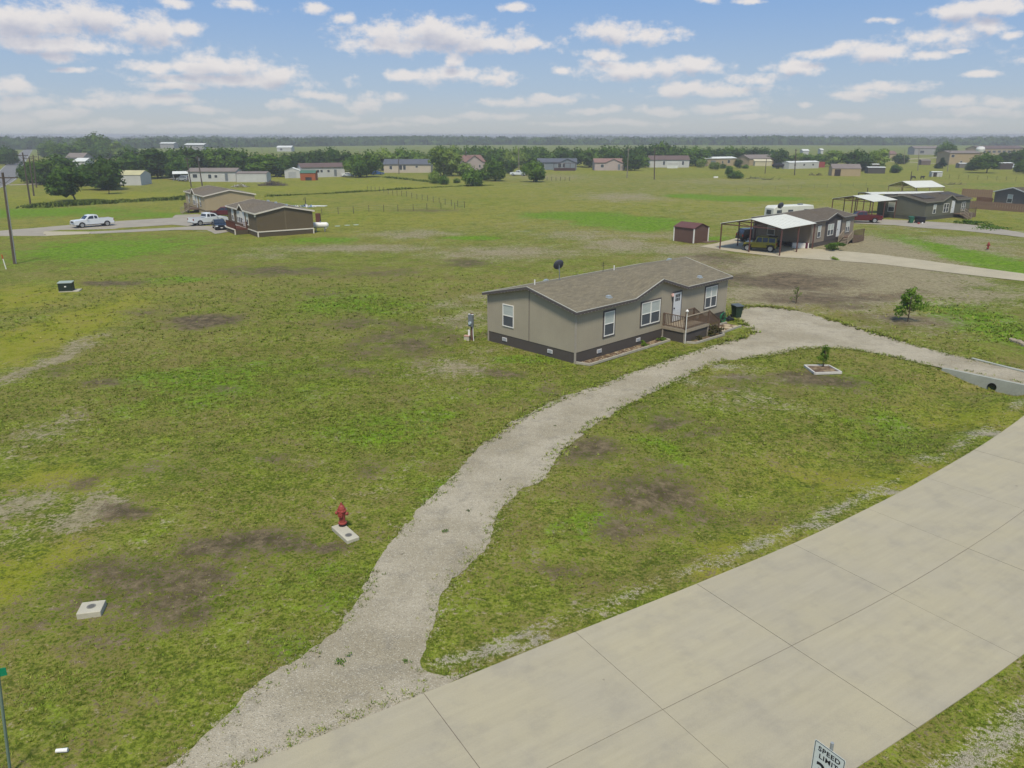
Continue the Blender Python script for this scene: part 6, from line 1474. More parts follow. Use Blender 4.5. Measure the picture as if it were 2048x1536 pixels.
carport('long low pale flat canopy behind the grey-green home', gu(2.5, 11.5), 10, 16, 4, 3.6, 3.75, WMETAL, RUST, truss=False, cat='canopy')
carport('tall gabled white-roofed shelter farthest behind the grey-green home', at(1826, 405), 18, 8.0, 7.5, 3.1, 4.2, WMETAL, mat('tan_steel', rgb(146, 128, 96), .7, .08), cat='shelter')
h = shed('brown-roofed shed just behind the right end of the grey-green home', gu(12.5, 11.5), 20, 6, 4.5, 2.6, 3.5, GREYB, ROOF_G, None, 'x')
cart('green wheeled bin standing in front of the grey-green home', at(1821.5, 446), 0, mat('bright_green_plastic', rgb(36, 98, 72), .5, .06), mat('bright_green_plastic', rgb(36, 98, 72), .5, .06))
cart('black wheeled bin right of the green bin at the grey-green home', at(1834, 446), 0, BLACKPL, BLACKPL)
m = MB(); p = at(1844, 446); m.box(p.x - .5, p.x + .5, p.y, p.y + .7, 0, .85); m.box(p.x - .55, p.x + .55, p.y - .03, p.y + .73, .85, .95); tag(m.build('grill_cart', BLACKPL), 'low dark grill with a pale top right of the bins at the grey-green home', 'grill')
m = MB(); p = at(1837, 448); m.tube([p, p + Vector((0, 0, .28))], [.2, .16], 9); tag(m.build('red_toy', REDP), 'small red toy on the ground before the bins of the grey-green home', 'toy')
m = MB(); p = at(1844.5, 448); m.tube([p, p + Vector((0, 0, .12)), p + Vector((0, 0, .28))], [.08, .14, .07], 9); tag(m.build('white_ball', WHITE_TRIM), 'small white ball on the ground before the bins of the grey-green home', 'ball')
for i, (x_, y_, l) in enumerate(((1930, 447, 'left'), (1955, 449, 'right'))): leaf_cluster('bush', at(x_, y_), 1.6, .6, 420, .12, LEAFS['mid'], l + ' low green bush in the rough grass right of the grey-green home stairs', 'bush', 20 + i)
leaf_cluster('bush', at(1975, 457), 3.0, .5, 500, .12, LEAFS['mid'], 'long strip of low weeds along the gravel drive right of the grey-green home', 'bush', 24)
# home at the right edge
GREYH = siding('mid_grey_siding', rgb(104, 98, 92)); p = at(1985, 414)
r_ = math.radians(-80); org = p + Vector((math.cos(r_), math.sin(r_), 0)) * 9.0
h = Home('manufactured_home', 'mid grey manufactured home cut off by the right edge of the photo', 'house', org, 10, 15, 9.0, wt=3.1, zr=4.1, sk=.75, ov=.25, ro=.25, wall=GREYH, skirt=mat('pale_skirt', rgb(190, 184, 164), .8, .05), roof=ROOF_G, fascia=WHITE_TRIM, drip=WHITE_TRIM)
h.window('l', 5.0, 1.15, 1.3, 1.6, lower=GLASS_D); m = MB(); m.box(3.0, 3.9, 3.0, 3.9, 3.7, 4.35); m.build('roof_unit', WHITE_TRIM, h.o)


def board_fence(label, a, b_, hgt, material, w=.3):
    p, q = at(*a), at(*b_); d = (q - p); L = d.length; n = int(L / w); ang_ = math.atan2(d.y, d.x); o = thing('board_fence', label, 'fence', p, math.degrees(ang_)); proto = None
    mb = MB().box(0, w - .03, -.012, .012, 0, hgt)
    for i in range(n):
        if proto is None: proto = mb.build('board', material, o); c_ = proto
        else: c_ = proto.copy(); COL.objects.link(c_)
        c_.location = (i * w, 0, random.uniform(-.04, .03))
    m = MB(); [m.box(0, L, .012, .06, z - .04, z + .04) for z in (.35, hgt - .35)]; m.build('rail', material, o)
FENCEW = mat('weathered_fence_boards', rgb(128, 104, 84), .95, .12, 1.5, .1, 14)
board_fence('near low run of brown board fence in front of the mid grey home', (1927, 416), (2090, 428), 1.5, FENCEW, .45); board_fence('far run of brown board fence behind the brown-roofed shed at right', (1922, 394), (1988, 397), 1.9, FENCEW, .45)
board_fence('short reddish section of board fence where the near run meets the yard', (1951, 410), (1985, 413), 1.7, mat('reddish_boards', rgb(118, 84, 66), .95, .1), .45)

# ------------------------------------------------------------------ background homes and sheds
WHS = siding('white_lap_siding', rgb(184, 184, 178), .3); BEIGES = siding('pale_beige_siding', rgb(182, 170, 152), .3); PINKS = siding('pinkish_siding', rgb(170, 156, 148), .3); BLUEG = siding('blue_grey_siding', rgb(118, 126, 130), .3); TANS = siding('tan_siding', rgb(164, 146, 112), .3); GREYS = siding('light_grey_siding', rgb(150, 148, 144), .3)
def flatmat(n, c): return mat(n, c, .85, .08, .4, .06, 6)
R_GREY = flatmat('grey_brown_roofing', rgb(122, 112, 104)); R_DGREY = flatmat('slate_grey_roofing', rgb(86, 90, 96)); R_BROWN = flatmat('brown_roofing', rgb(98, 82, 76)); R_REDB = flatmat('red_brown_roofing', rgb(122, 96, 86)); R_WHITE = flatmat('white_metal_roofing', rgb(204, 206, 198)); R_PINK = flatmat('pinkish_roofing', rgb(134, 106, 96))


def far_home(label, a, b_, D, wt, zr, wall, roof, wins=(), doors=(), sk=0.0, ov=.3, cross=None, skirt=None, name='trailer_home', cat='house', rot_add=0, fascia=None):
    p, q = at(*a), at(*b_); L = (q - p).length; rot = math.degrees(math.atan2(q.y - p.y, q.x - p.x)) + rot_add
    h = Home(name, label, cat, p, rot, L, D, wt=wt, zr=zr, sk=sk, ov=ov, ro=ov, wall=wall, skirt=skirt or SKIRT_D, roof=roof, cross=[(L * c[0], L * c[1], L * c[2], zr) for c in (cross or [])] or None, fascia=fascia)
    for (u, w_, z, hh) in wins: h.simple_window('f', u * L, z, w_, hh)
    for (u, w_) in doors: g_ = MB(); h.fbox(g_, 'f', u * L - w_ / 2, u * L + w_ / 2, .3, 2.5, 0, .04); g_.build('door', METALG, h.o)
    return h


far_home('long white trailer home with grey-brown roof behind the two leaning poles', (378, 363.5), (473, 363.5), 6, 3.1, 4.0, WHS, R_GREY, [(.14, 1.4, 1.2, 1.1), (.45, 1.0, 1.0, 1.2), (.58, .9, 1.2, .8)], [(.8, .9)])
far_home('low white trailer home with flat grey roof joined right of the longer white one', (474, 364.5), (534, 364.5), 4.5, 2.6, 3.1, WHS, R_GREY, [], [], ov=.1)
far_home('white home with dark brown roof behind the orange shed', (604, 355.5), (690, 353.5), 7, 3.4, 4.6, WHS, R_BROWN, [(.38, .8, 1.6, .9), (.46, .8, 1.6, .9), (.62, .8, 1.6, .8)], [(.78, .9)])
shed('white shed with pale gabled roof at the left of the orange shed', at(570, 356.5), 10, 5.0, 6, 2.4, 3.3, WHS, R_WHITE, None, 'y', door=(1.2, 3.8, 2.0, flatmat('pale_grey_door', rgb(160, 162, 160))))
shed('bright orange-brown shed with green roof in front of the white brown-roofed home', at(601, 361), 2, 4.8, 3.6, 2.3, 3.1, flatmat('orange_brown_wall', rgb(150, 82, 42)), flatmat('green_metal_roof', rgb(70, 104, 86)), None, 'x', door=(1.6, 3.6, 1.0, flatmat('opening_shade_paint', rgb(50, 44, 40))))  # its door is a solid panel coloured like a shaded opening
far_home('long pale beige home with slate grey roof left of the big willow', (768, 345.5), (862, 345.5), 8, 3.2, 4.9, BEIGES, R_DGREY, [(.15, 1.0, 1.3, 1.2), (.36, 1.1, 1.1, 1.7), (.44, 1.0, 1.1, 1.7), (.7, .9, 1.9, .7)], [])
far_home('pinkish beige house with red-brown hip roof half hidden by bushes', (928, 342), (970, 341), 9, 3.6, 6.0, PINKS, R_REDB, [(.75, .8, 1.2, 1.1)], [], cross=[(.1, .5, .9)])
far_home('blue-grey home with dark gabled porch and slate roof', (1076, 340), (1153, 340), 8, 3.1, 4.5, BLUEG, R_DGREY, [(.12, 1.5, 1.0, 1.6), (.56, 1.4, 1.0, 1.6), (.66, .8, 1.0, 1.6)], [], cross=[(.55, .76, .98)])
m = MB(); p = at(1107, 341); q = at(1150, 341); m.box(p.x, q.x, p.y - 2.4, p.y - 2.3, 0, 1.1); m.box(p.x, q.x, p.y - 2.3, p.y - .1, 2.9, 3.0)
for x_ in np.linspace(p.x, q.x, 5): m.box(x_ - .1, x_ + .1, p.y - 2.4, p.y - 2.2, 1.1, 2.9)
tag(m.build('porch_shelter', flatmat('dark_red_brown_porch', rgb(72, 52, 48))), 'dark brown railed porch along the front of the blue-grey home', 'porch')
far_home('pinkish grey home with brown roof and low wing left of the dark field tree', (1189, 341), (1250, 341), 9, 3.2, 4.6, PINKS, R_PINK, [(.25, 1.2, 1.2, 1.2)], [(.8, 1.0)], cross=[(.35, .62, .88)])
far_home('white long home with brown roof and a small white awning', (1299, 335), (1378, 335), 8, 3.4, 5.0, WHS, R_BROWN, [(.36, .9, 1.1, 1.6), (.84, .9, 1.1, 1.6)], [])
m = MB(); p = at(1342, 336); m.box(p.x - 2.5, p.x + 2.8, p.y - 3, p.y - .1, 2.5, 2.62)
for x_ in (-2.3, 2.5): m.box(p.x + x_ - .06, p.x + x_ + .06, p.y - 2.9, p.y - 2.78, 0, 2.5)
m.box(p.x - 2.2, p.x + 2.3, p.y - 2.9, p.y - 2.85, 0, 1.2); tag(m.build('awning', R_WHITE), 'small white awning on posts before the white long home', 'awning')
far_home('tan building with bright white flat roof right of the white long home', (1410, 332.5), (1472, 331), 7, 3.4, 4.0, TANS, R_WHITE, [(.55, 1.0, 1.2, 1.0), (.75, 1.6, 1.2, 1.4)], [(.25, 3.0)], name='farm_building', cat='building')
far_home('tan home with grey roof and a pale lean-to behind the fenced yard', (1498, 331), (1552, 330), 9, 3.2, 4.8, TANS, R_GREY, [(.55, .8, 1.2, 1.0)], [])
m = MB(); p = at(1505, 331.5); q = at(1540, 331.5); m.slab([(p.x, p.y - 3, 2.2), (q.x, p.y - 3, 2.2), (q.x, p.y - .1, 3.0), (p.x, p.y - .1, 3.0)], .12); m.box(p.x + .2, q.x - .2, p.y - 2.8, p.y - .2, 0, 2.1); tag(m.build('lean_to', flatmat('pale_cream_metal', rgb(188, 180, 150))), 'pale cream lean-to against the front of the tan grey-roofed home', 'lean-to')
far_home('small pale house with slate roof right of the tan grey-roofed home', (1556, 329), (1574, 329), 6, 2.8, 4.2, WHS, R_DGREY, [(.4, .9, 1.0, 1.0)], [])
far_home('very long low white trailer in the fenced yard behind the tall leaning pole', (1577, 338), (1637, 336.5), 4, 2.6, 3.1, WHS, R_WHITE, [(.2, 1, 1.2, .8), (.5, 1, 1.2, .8), (.8, 1, 1.2, .8)], [], ov=.1)
m = MB(); p = at(1643, 335); m.box(p.x - 1.4, p.x + 1.4, p.y, p.y + 2, 0, 2.4); tag(m.build('red_container', REDP), 'small red container at the right end of the very long white trailer', 'container')
sh = shed('tan barn with grey-brown gable roof and an open dark doorway among clutter', at(1663, 352), -12, 9.5, 7, 2.6, 4.0, TANS, R_GREY, None, 'x', door=(.9, 2.9, 2.3, flatmat('opening_shade_paint', rgb(50, 44, 40))), name='barn', cat='barn')  # doorway is a dark panel; the shade inside is painted on it
far_home('large tan two-level building with flat roof behind the far right trees', (1897, 329), (1958, 329), 12, 5.4, 6.4, TANS, R_GREY, [(.1, 1.5, 3.4, 1.2), (.4, 1.0, .8, 1.0), (.75, 1.0, .8, 1.0)], [], name='farm_building', cat='building')
far_home('long low grey building in the far field right of the slim poles', (1828, 309.5), (1879, 309.5), 10, 4.6, 6.0, GREYS, R_GREY, [(.3, 3, 1, 2)], [], name='farm_building', cat='building')
far_home('low far red-brown roofed building among the trees at right', (1779, 316), (1792, 316), 8, 2.6, 4.2, TANS, R_REDB, [], [], name='farm_building', cat='building')
far_home('long low far building row with pale windows at the right edge', (1958, 310), (2048, 309), 12, 4.4, 6.2, TANS, R_BROWN, [(.1 + .11 * i, 3, 1.4, 1.6) for i in range(8)], [], name='farm_building', cat='building')
shed('small white box shed with a dark open front in the right pasture', at(1863.5, 353.5), -6, 3.4, 2.6, 1.6, 1.75, WHS, R_WHITE, None, 'x', door=(.4, 1.6, 1.4, flatmat('opening_shade_paint', rgb(50, 44, 40))))  # open front is a solid panel with interior shade as its colour
shed('grey-brown hut by the far lane at right', at(1842, 330), 0, 4.5, 3, 2.0, 2.6, flatmat('grey_brown_wall', rgb(104, 92, 84)), R_GREY, None, 'x')
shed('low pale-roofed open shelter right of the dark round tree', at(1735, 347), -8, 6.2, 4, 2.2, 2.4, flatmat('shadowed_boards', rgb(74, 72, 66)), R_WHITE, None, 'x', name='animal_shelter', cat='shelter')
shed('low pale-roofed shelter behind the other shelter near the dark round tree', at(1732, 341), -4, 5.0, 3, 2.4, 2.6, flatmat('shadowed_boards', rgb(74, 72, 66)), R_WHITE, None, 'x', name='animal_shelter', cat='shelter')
shed('low grey shelter with white flat roof left of the far spreading tree', at(1918, 336), 0, 5.5, 3, 1.9, 2.1, flatmat('grey_boards', rgb(110, 106, 98)), R_WHITE, None, 'x', name='animal_shelter', cat='shelter')
shed('dark slatted stall with pale roof at the far right yard', at(1999, 339), 4, 5.5, 3.5, 2.6, 2.8, flatmat('dark_slats', rgb(70, 64, 60)), R_WHITE, None, 'x', name='animal_shelter', cat='shelter')
shed('small white building with pale yellow roof behind the lawn trees at left', at(240, 371), 4, 6.0, 8, 2.9, 4.0, WHS, flatmat('pale_yellow_roof', rgb(178, 172, 130)), None, 'x', name='outbuilding', cat='building')
far_home('grey-roofed house peeping out between the trees at far left', (134, 328), (168, 328), 9, 3.2, 5.2, GREYS, R_GREY, [], [])
far_home('white house half hidden behind the dark trees at left', (150, 338), (172, 338), 8, 3.2, 4.4, WHS, R_WHITE, [], [])
for (a, b_, lab, y) in ((321, 348, 'thin white roof of a far building above the tree row, left one', 297), (371, 408, 'thin white roof of a far building above the tree row, right one', 301)):
    far_home(lab, (a, y), (b_, y), 12, 5.2, 6.4, GREYS, R_WHITE, [], [], name='far_barn', cat='building', ov=.6)
far_home('far white barn in the green field above the tree row', (554, 303), (583, 303), 10, 3.4, 4.8, WHS, R_WHITE, [(.3, 2, 1, 1.5)], [], name='far_barn', cat='building')
for i, (x_, y_, w_) in enumerate(((1605, 310, 12), (1641, 308, 5))): far_home(['larger', 'smaller'][i] + ' of two tiny white far sheds behind the poplars', (x_, y_), (x_ + w_, y_), 6, 3, 4, WHS, R_WHITE, [], [], name='far_barn', cat='building')
# canopy over the pale car
carport('small grey-white canopy left of the white trailer homes', at(346, 362) + Vector((0, .5, 0)), 20, 4.5, 4, 2.1, 2.8, R_WHITE, METALG, truss=False, cat='canopy')
# water tank, boat trailer, clutter
o = thing('water_tank', 'round pale water tank on a stand behind the far right trees', 'water tank', at(1957, 320)); m = MB(); m.tube([(0, 0, 4.2), (0, 0, 4.6), (0, 0, 6.0), (0, 0, 7.2), (0, 0, 7.5)], [.9, 2.0, 2.4, 2.0, .8], 18); m.build('tank', WHITE_TRIM, o); m = MB(); m.tube([(0, 0, -.2), (0, 0, 4.4)], .3, 8); m.build('stand', METALG, o)
o = thing('boat_trailer', 'long dark covered boat on a trailer in front of the small pale house', 'boat', at(1557, 337.5), 5); m = MB(); m.tube([(-3, 0, 1.5), (-2.4, 0, 1.4), (1.5, 0, 1.4), (3, 0, 1.6)], [.25, .8, .8, .1], 10); m.build('boat', BLACKPL, o); m = MB(); m.beam((-3, 0, .5), (3.4, 0, .5), .3, .15); m.build('trailer_frame', METALG, o)
for y_ in (-.9, .9): m = MB(); m.tube([(-.5, y_ - .1, .35), (-.5, y_ + .1, .35)], .35, 12); m.build('wheel', RUBBER, o)
heap('clutter_pile', 'clutter of dark machinery left of the tan barn', 'debris pile', at(1623, 351), 1.2, .8, 1.3, [BLACKPL, LUMBER], 18, 31)
heap('clutter_pile', 'small dark red heap of clutter between machinery and barn', 'debris pile', at(1638, 351), 1.2, .8, 1.6, [mat('dark_red_scrap', rgb(84, 44, 40), .9, .1), BLACKPL], 16, 32)
heap('clutter_pile', 'low brown clutter at the right end of the tan barn', 'debris pile', at(1702, 352), 2.4, 1, 1.2, [LUMBER, mat('dark_red_scrap', rgb(84, 44, 40), .9, .1)], 22, 33)
heap('board_stack', 'pale flat boards lying in the field below the small thicket', 'lumber', at(1508, 357.5), 3.0, 1.0, .4, [GREYS, BLACKPL], 12, 34, (1.0, 3.5))
heap('board_stack', 'thin dark line of boards right of the pale boards in the field', 'lumber', at(1541, 359.5), 3.5, .6, .35, [BLACKPL], 10, 35, (1.5, 4.0))
heap('clutter_pile', 'dark boards lying in the pasture right of the white box shed', 'lumber', at(1908, 369), 4.0, .7, .3, [BLACKPL, LUMBER], 12, 36, (1.0, 4.0))
m = MB(); p = at(1432, 356); m.box(p.x - .7, p.x + .7, p.y, p.y + .8, 0, .5); tag(m.build('white_tub', WHITE_TRIM), 'small white tub alone in the field left of the thicket', 'tub')
ribbon('far_lane', [(1770, 322.5), (1815, 324), (1875, 327), (1905, 328)], [5], .03, DRIVEC, 'pale far lane before the large tan building')
ribbon('far_lane', [(1790, 320.5), (1840, 317), (1895, 314.5)], [4.5], .03, DRIVEC, 'thin pale far lane curving towards the grey building')


def calf(label, px, py, rot):
    o = thing('calf', label, 'calf', at(px, py), rot); import bmesh
    vs = [(0, 0, .78), (.45, 0, .8), (.8, 0, .8), (1.0, 0, .95), (1.2, 0, .98), (-.35, 0, .8), (-.42, 0, .5), (.72, .13, .45), (.72, .14, .05), (.72, -.13, .45), (.72, -.14, .05), (-.28, .13, .45), (-.34, .14, .05), (-.28, -.13, .45), (-.34, -.14, .05)]
    es = [(0, 1), (1, 2), (2, 3), (3, 4), (0, 5), (5, 6), (2, 7), (7, 8), (2, 9), (9, 10), (5, 11), (11, 12), (5, 13), (13, 14)]
    me = bpy.data.meshes.new('body'); me.from_pydata(vs, es, []); ob = link('body', me, o); sk_ = ob.modifiers.new('s', 'SKIN'); rr = [.27, .26, .24, .13, .1, .22, .03, .08, .05, .08, .05, .09, .05, .09, .05]
    for v, r_ in zip(me.skin_vertices[0].data, rr): v.radius = (r_, r_)
    me.skin_vertices[0].data[0].use_root = True; ob.modifiers.new('ss', 'SUBSURF').levels = 1; me.materials.append(BLACKPL)
calf('black calf grazing in the right pasture, left one', 1828, 358.5, 170); calf('black calf grazing in the right pasture, right one', 1843, 358.5, 10)

# ------------------------------------------------------------------ trees of the background
tree(888, 352, 64, 294, 'willow', 'light', 'big light green willow with open crown right of the pale beige home', trunk=.06, name='willow_tree')
tree(868, 367, 22, 341, 'round', 'light', 'bright green rounded bush at the left foot of the willow', trunk=.02, name='bush', cat='bush')
tree(887.5, 369, 20, 350, 'round', 'mid', 'darker small rounded bush right of the bright bush below the willow', trunk=.02, name='bush', cat='bush')
tree(944, 372, 40, 336, 'round', 'mid', 'wide bushy green shrub in front of the red-brown roofed house', trunk=.02, name='bush', cat='bush')
tree(990, 362, 44, 315, 'round', 'mid', 'dense green tree right of the red-brown roofed house', trunk=.08)
tree(925, 352, 34, 326, 'willow', 'light', 'loose pale tree directly before the red-brown roofed house', trunk=.05)
tree(963, 360, 30, 338, 'wide', 'dark', 'low dark bush between the shrub and the dense green tree', trunk=.02, name='bush', cat='bush')
tree(1022, 347, 26, 320, 'round', 'dark', 'small dark tree left of the pale utility pole', trunk=.06); tree(913, 366, 14, 356, 'round', 'light', 'tiny green bush left of the wide bushy shrub', trunk=.02, name='bush', cat='bush')
tree(1067, 364, 46, 321, 'round', 'mid', 'round field bush with many stems in front of the blue-grey home', trunk=.1)
tree(1264, 341, 40, 304, 'round', 'dark', 'dense dark round tree in the open between the pinkish home and the white home', trunk=.08)
tree(1291, 336, 20, 314, 'willow', 'mid', 'thin open tree left of the white long home', trunk=.1)
tree(1402, 335, 18, 319, 'round', 'light', 'small light green tree left of the tan white-roofed building', trunk=.08)
tree(1430, 340, 18, 324, 'wide', 'light', 'small spreading tree before the tan white-roofed building', trunk=.12)
tree(1446, 337, 12, 327, 'round', 'mid', 'little bush right of the small spreading tree', trunk=.03, name='bush', cat='bush'); tree(1477, 337, 14, 319, 'tall', 'dark', 'slim dark tree right of the tan white-roofed building', trunk=.05); tree(1491, 337, 14, 329, 'wide', 'mid', 'low scrub right of the slim dark tree', trunk=.02, name='bush', cat='bush')
tree(1461, 354, 16, 332, 'tall', 'mid', 'upright part of the small thicket alone in the field', trunk=.03, name='bush', cat='bush'); tree(1472, 357, 30, 342, 'wide', 'mid', 'low spreading part of the small thicket alone in the field', trunk=.02, name='bush', cat='bush')
tree(1714, 342, 54, 301, 'round', 'dark', 'big very dark round tree behind the tan barn', trunk=.05)
tree(1757, 340, 42, 298, 'willow', 'light', 'pale green willow right of the big dark round tree', trunk=.05, name='willow_tree')
tree(1792, 346, 20, 329, 'round', 'dark', 'small dark bush right of the pale-roofed shelters', trunk=.02, name='bush', cat='bush'); tree(1801, 328, 26, 308, 'round', 'dark', 'small round dark tree by the far lane', trunk=.05)
tree(1885, 337, 22, 316, 'cone', 'cedar', 'dark pointed cedar in the right pasture', trunk=.03, name='cedar_tree')
tree(1973, 346, 44, 306, 'round', 'mid', 'spreading green tree with a visible trunk in the right pasture', trunk=.2)
tree(1948, 341, 24, 322, 'round', 'dark', 'small dark tree just left of the spreading tree in the right pasture', trunk=.04)
tree(1895, 318, 32, 284, 'round', 'mid', 'tall tree rising above the large tan building', trunk=.1)
for i, (x_, by, w_, ty, lf, lab) in enumerate(((2008, 330, 30, 306, 'mid', 'leftmost'), (2025, 331, 34, 302, 'dark', 'second'), (2046, 334, 30, 299, 'mid', 'third'))): tree(x_, by, w_, ty, 'round', lf, lab + ' of the trees massed behind the stall at the right edge', group='trees massed at the right edge')
tree(2046, 348, 22, 320, 'round', 'mid', 'tree cut by the right edge in front of the massed trees')
for i, (x_, by, w_, ty, kd, lf) in enumerate(((1563, 330, 40, 299, 'round', 'dark'), (1598, 330, 34, 306, 'willow', 'light'), (1620, 331, 26, 309, 'willow', 'mid'), (1640, 332, 28, 308, 'round', 'mid'), (1671, 334, 32, 301, 'tall', 'light'))):
    tree(x_, by, w_, ty, kd, lf, ('first' if i == 0 else ORD[i]) + ' from the left of the loose trees behind the very long white trailer', group='loose trees behind the long white trailer')
# long rows
rows = [('trees in the dark row behind the white trailer homes', 'from the left of the dark trees behind the white trailer homes',
         [(262, 357, 50, 304), (290, 356, 46, 301), (316, 355, 44, 306), (340, 353, 42, 303), (352, 358, 30, 322), (364, 350, 46, 301), (390, 350, 46, 299), (416, 349, 44, 301), (441, 349, 44, 300), (466, 349, 46, 303), (492, 350, 44, 305), (523, 353, 38, 312), (552, 352, 44, 314), (570, 344, 36, 312), (592, 341, 36, 309), (616, 340, 38, 306), (640, 339, 38, 304), (662, 339, 40, 300), (688, 342, 36, 306)], 'dark'),
        ('trees above the beige home', 'from the left of the trees around the long beige home',
         [(712, 354, 34, 312), (734, 353, 36, 306), (768, 340, 40, 302), (812, 338, 50, 301), (836, 337, 32, 307)], 'mid'),
        ('trees in the row behind the red-brown roofed house', 'from the left of the trees behind the red-brown roofed house',
         [(884, 330, 40, 296), (906, 330, 40, 296), (930, 331, 38, 297), (954, 331, 38, 296), (978, 331, 36, 299), (1000, 332, 36, 300), (1028, 334, 34, 299), (1067, 332, 38, 297), (1091, 334, 32, 304)], 'mid'),
        ('trees in the row behind the blue-grey and pinkish homes', 'from the left of the trees behind the blue-grey and pinkish homes',
         [(1131, 332, 34, 298), (1152, 332, 32, 300), (1178, 334, 34, 301), (1207, 333, 38, 296), (1228, 333, 34, 298), (1252, 331, 34, 296), (1272, 330, 34, 295)], 'dark'),
        ('trees in the row behind the white long home', 'from the left of the trees behind the white long home',
         [(1300, 330, 38, 293), (1324, 330, 44, 289), (1349, 330, 34, 296), (1370, 330, 34, 298), (1391, 331, 38, 297), (1418, 326, 28, 299), (1438, 325, 28, 301), (1462, 326, 38, 297), (1489, 324, 30, 299), (1511, 326, 34, 300), (1532, 326, 30, 299)], 'dark')]
rr_ = random.Random(8)
for grp_, tail, lst, lf in rows:
    for i, (x_, by, w_, ty) in enumerate(lst):
        tree(x_, by + 1, w_ * 1.38, ty - 3, rr_.choice(['round', 'round', 'wide', 'tall'] if (by - ty) > w_ else ['round', 'wide', 'round']), lf if rr_.random() < .75 else ('mid' if lf == 'dark' else 'light'), ('first' if i == 0 else ORD[i]) + ' ' + tail, group=grp_, trunk=.1)
# far left woods
fl = [(188, 316, 58, 269, 'round', 'mid', 'tallest broad tree rising above the far left woods'), (12, 330, 36, 293, 'round', 'dark', 'dark tree at the left edge beyond the asphalt road'), (130, 322, 52, 287, 'round', 'mid', 'rounded green tree left of the tallest broad tree'), (232, 318, 26, 282, 'tall', 'light', 'bright upright tree right of the tallest broad tree'),
      (116, 320, 40, 292, 'round', 'dark', 'dark tree behind the utility poles in the far left woods'), (100, 315, 40, 282, 'round', 'mid', 'green tree just right of the far end of the asphalt road'), (206, 318, 36, 292, 'wide', 'mid', 'lower tree in front of the tallest broad tree'), (165, 320, 40, 290, 'round', 'dark', 'dark tree between the rounded and the tallest far left trees'), (255, 316, 36, 290, 'round', 'dark', 'dark tree right of the bright upright tree')]
for a in fl: tree(a[0], a[1], a[2], a[3], a[4], a[5], a[6], trunk=.06)


def woods(name, label, bands, seed, leaf, quads=70):
    rs = np.random.RandomState(seed); Vs = []; Fs = []; off = 0
    ico = np.array([(0, 0, 1), (.9, 0, .25), (.28, .86, .25), (-.73, .53, .25), (-.73, -.53, .25), (.28, -.86, .25), (.7, .5, -.5), (-.27, .83, -.5), (-.87, 0, -.5), (-.27, -.83, -.5), (.7, -.5, -.5)])
    tri = [(0, 1, 2), (0, 2, 3), (0, 3, 4), (0, 4, 5), (0, 5, 1), (1, 6, 2), (2, 7, 3), (3, 8, 4), (4, 9, 5), (5, 10, 1), (6, 7, 2), (7, 8, 3), (8, 9, 4), (9, 10, 5), (10, 6, 1)]
    for (x0, x1, y0, y1, rad, hg, n) in bands:
        for k_ in range(n):
            t_ = rs.rand(); x = x0 + (x1 - x0) * t_; y = y0 + (y1 - y0) * t_ + rs.uniform(0, rad * 9); R = rad * rs.uniform(.7, 1.35); h_ = hg * rs.uniform(.75, 1.12) * (1 + .12 * math.sin(x * .013 + seed)); c = np.array([x, y, h_ - R * .75]); S = np.array([R, R, R * .8])
            V = c + ico * S * .85 * rs.uniform(.85, 1.15, (11, 1)); Vs.append(V); Fs += [(a + off, b_ + off, q + off, q + off) for a, b_, q in tri]; off += 11
            # drop the skirt of the crown to the ground
            sk_ = np.array([(math.cos(a) * R * .8, math.sin(a) * R * .8, z) for z in (0, h_ - R * .9) for a in np.linspace(0, 2 * math.pi, 7)[:-1]]) + [x, y, 0]; Vs.append(sk_); Fs += [(off + i, off + (i + 1) % 6, off + 6 + (i + 1) % 6, off + 6 + i) for i in range(6)]; off += 12
            d = rs.normal(0, 1, (quads, 3)); d /= np.linalg.norm(d, axis=1)[:, None]; d[:, 2] = np.abs(d[:, 2]) * 1.2 - .35; P_ = c + d * S * rs.uniform(.8, 1.12, (quads, 1)); V, F = leaf_quads(P_, d, R * .17, rs); Vs.append(V); Fs += [tuple(f) for f in (F + off)]; off += len(V)
    V = np.vstack(Vs); me = bpy.data.meshes.new(name); me.from_pydata(V.tolist(), [], [f if f[2] != f[3] else f[:3] for f in Fs]); me.update(); me.materials.append(leaf); tag(link(name, me), label, 'woods', kind='stuff')


FARL = leafmat('far_wood_leaves', rgb(46, 68, 34), rgb(82, 104, 50), .1, False)
FARL.node_tree.nodes['Noise Texture'].inputs['Scale'].default_value = .03 if 'Noise Texture' in FARL.node_tree.nodes else .03
woods('far_woods', 'long band of woodland across the far edge of the green field', [(-560, 980, 1180, 1100, 9, 10.8, 640), (-700, -330, 640, 900, 8, 11, 260), (-330, -120, 900, 1180, 8, 10.8, 130), (500, 1200, 1180, 820, 9, 11.5, 260)], 3, FARL)
woods('distant_woods', 'faint blue line of distant woods on the horizon', [(-2600, 2800, 2700, 2700, 26, 12.5, 420), (-2200, 2600, 1900, 1900, 16, 11.0, 420)], 5, FARL, 40)

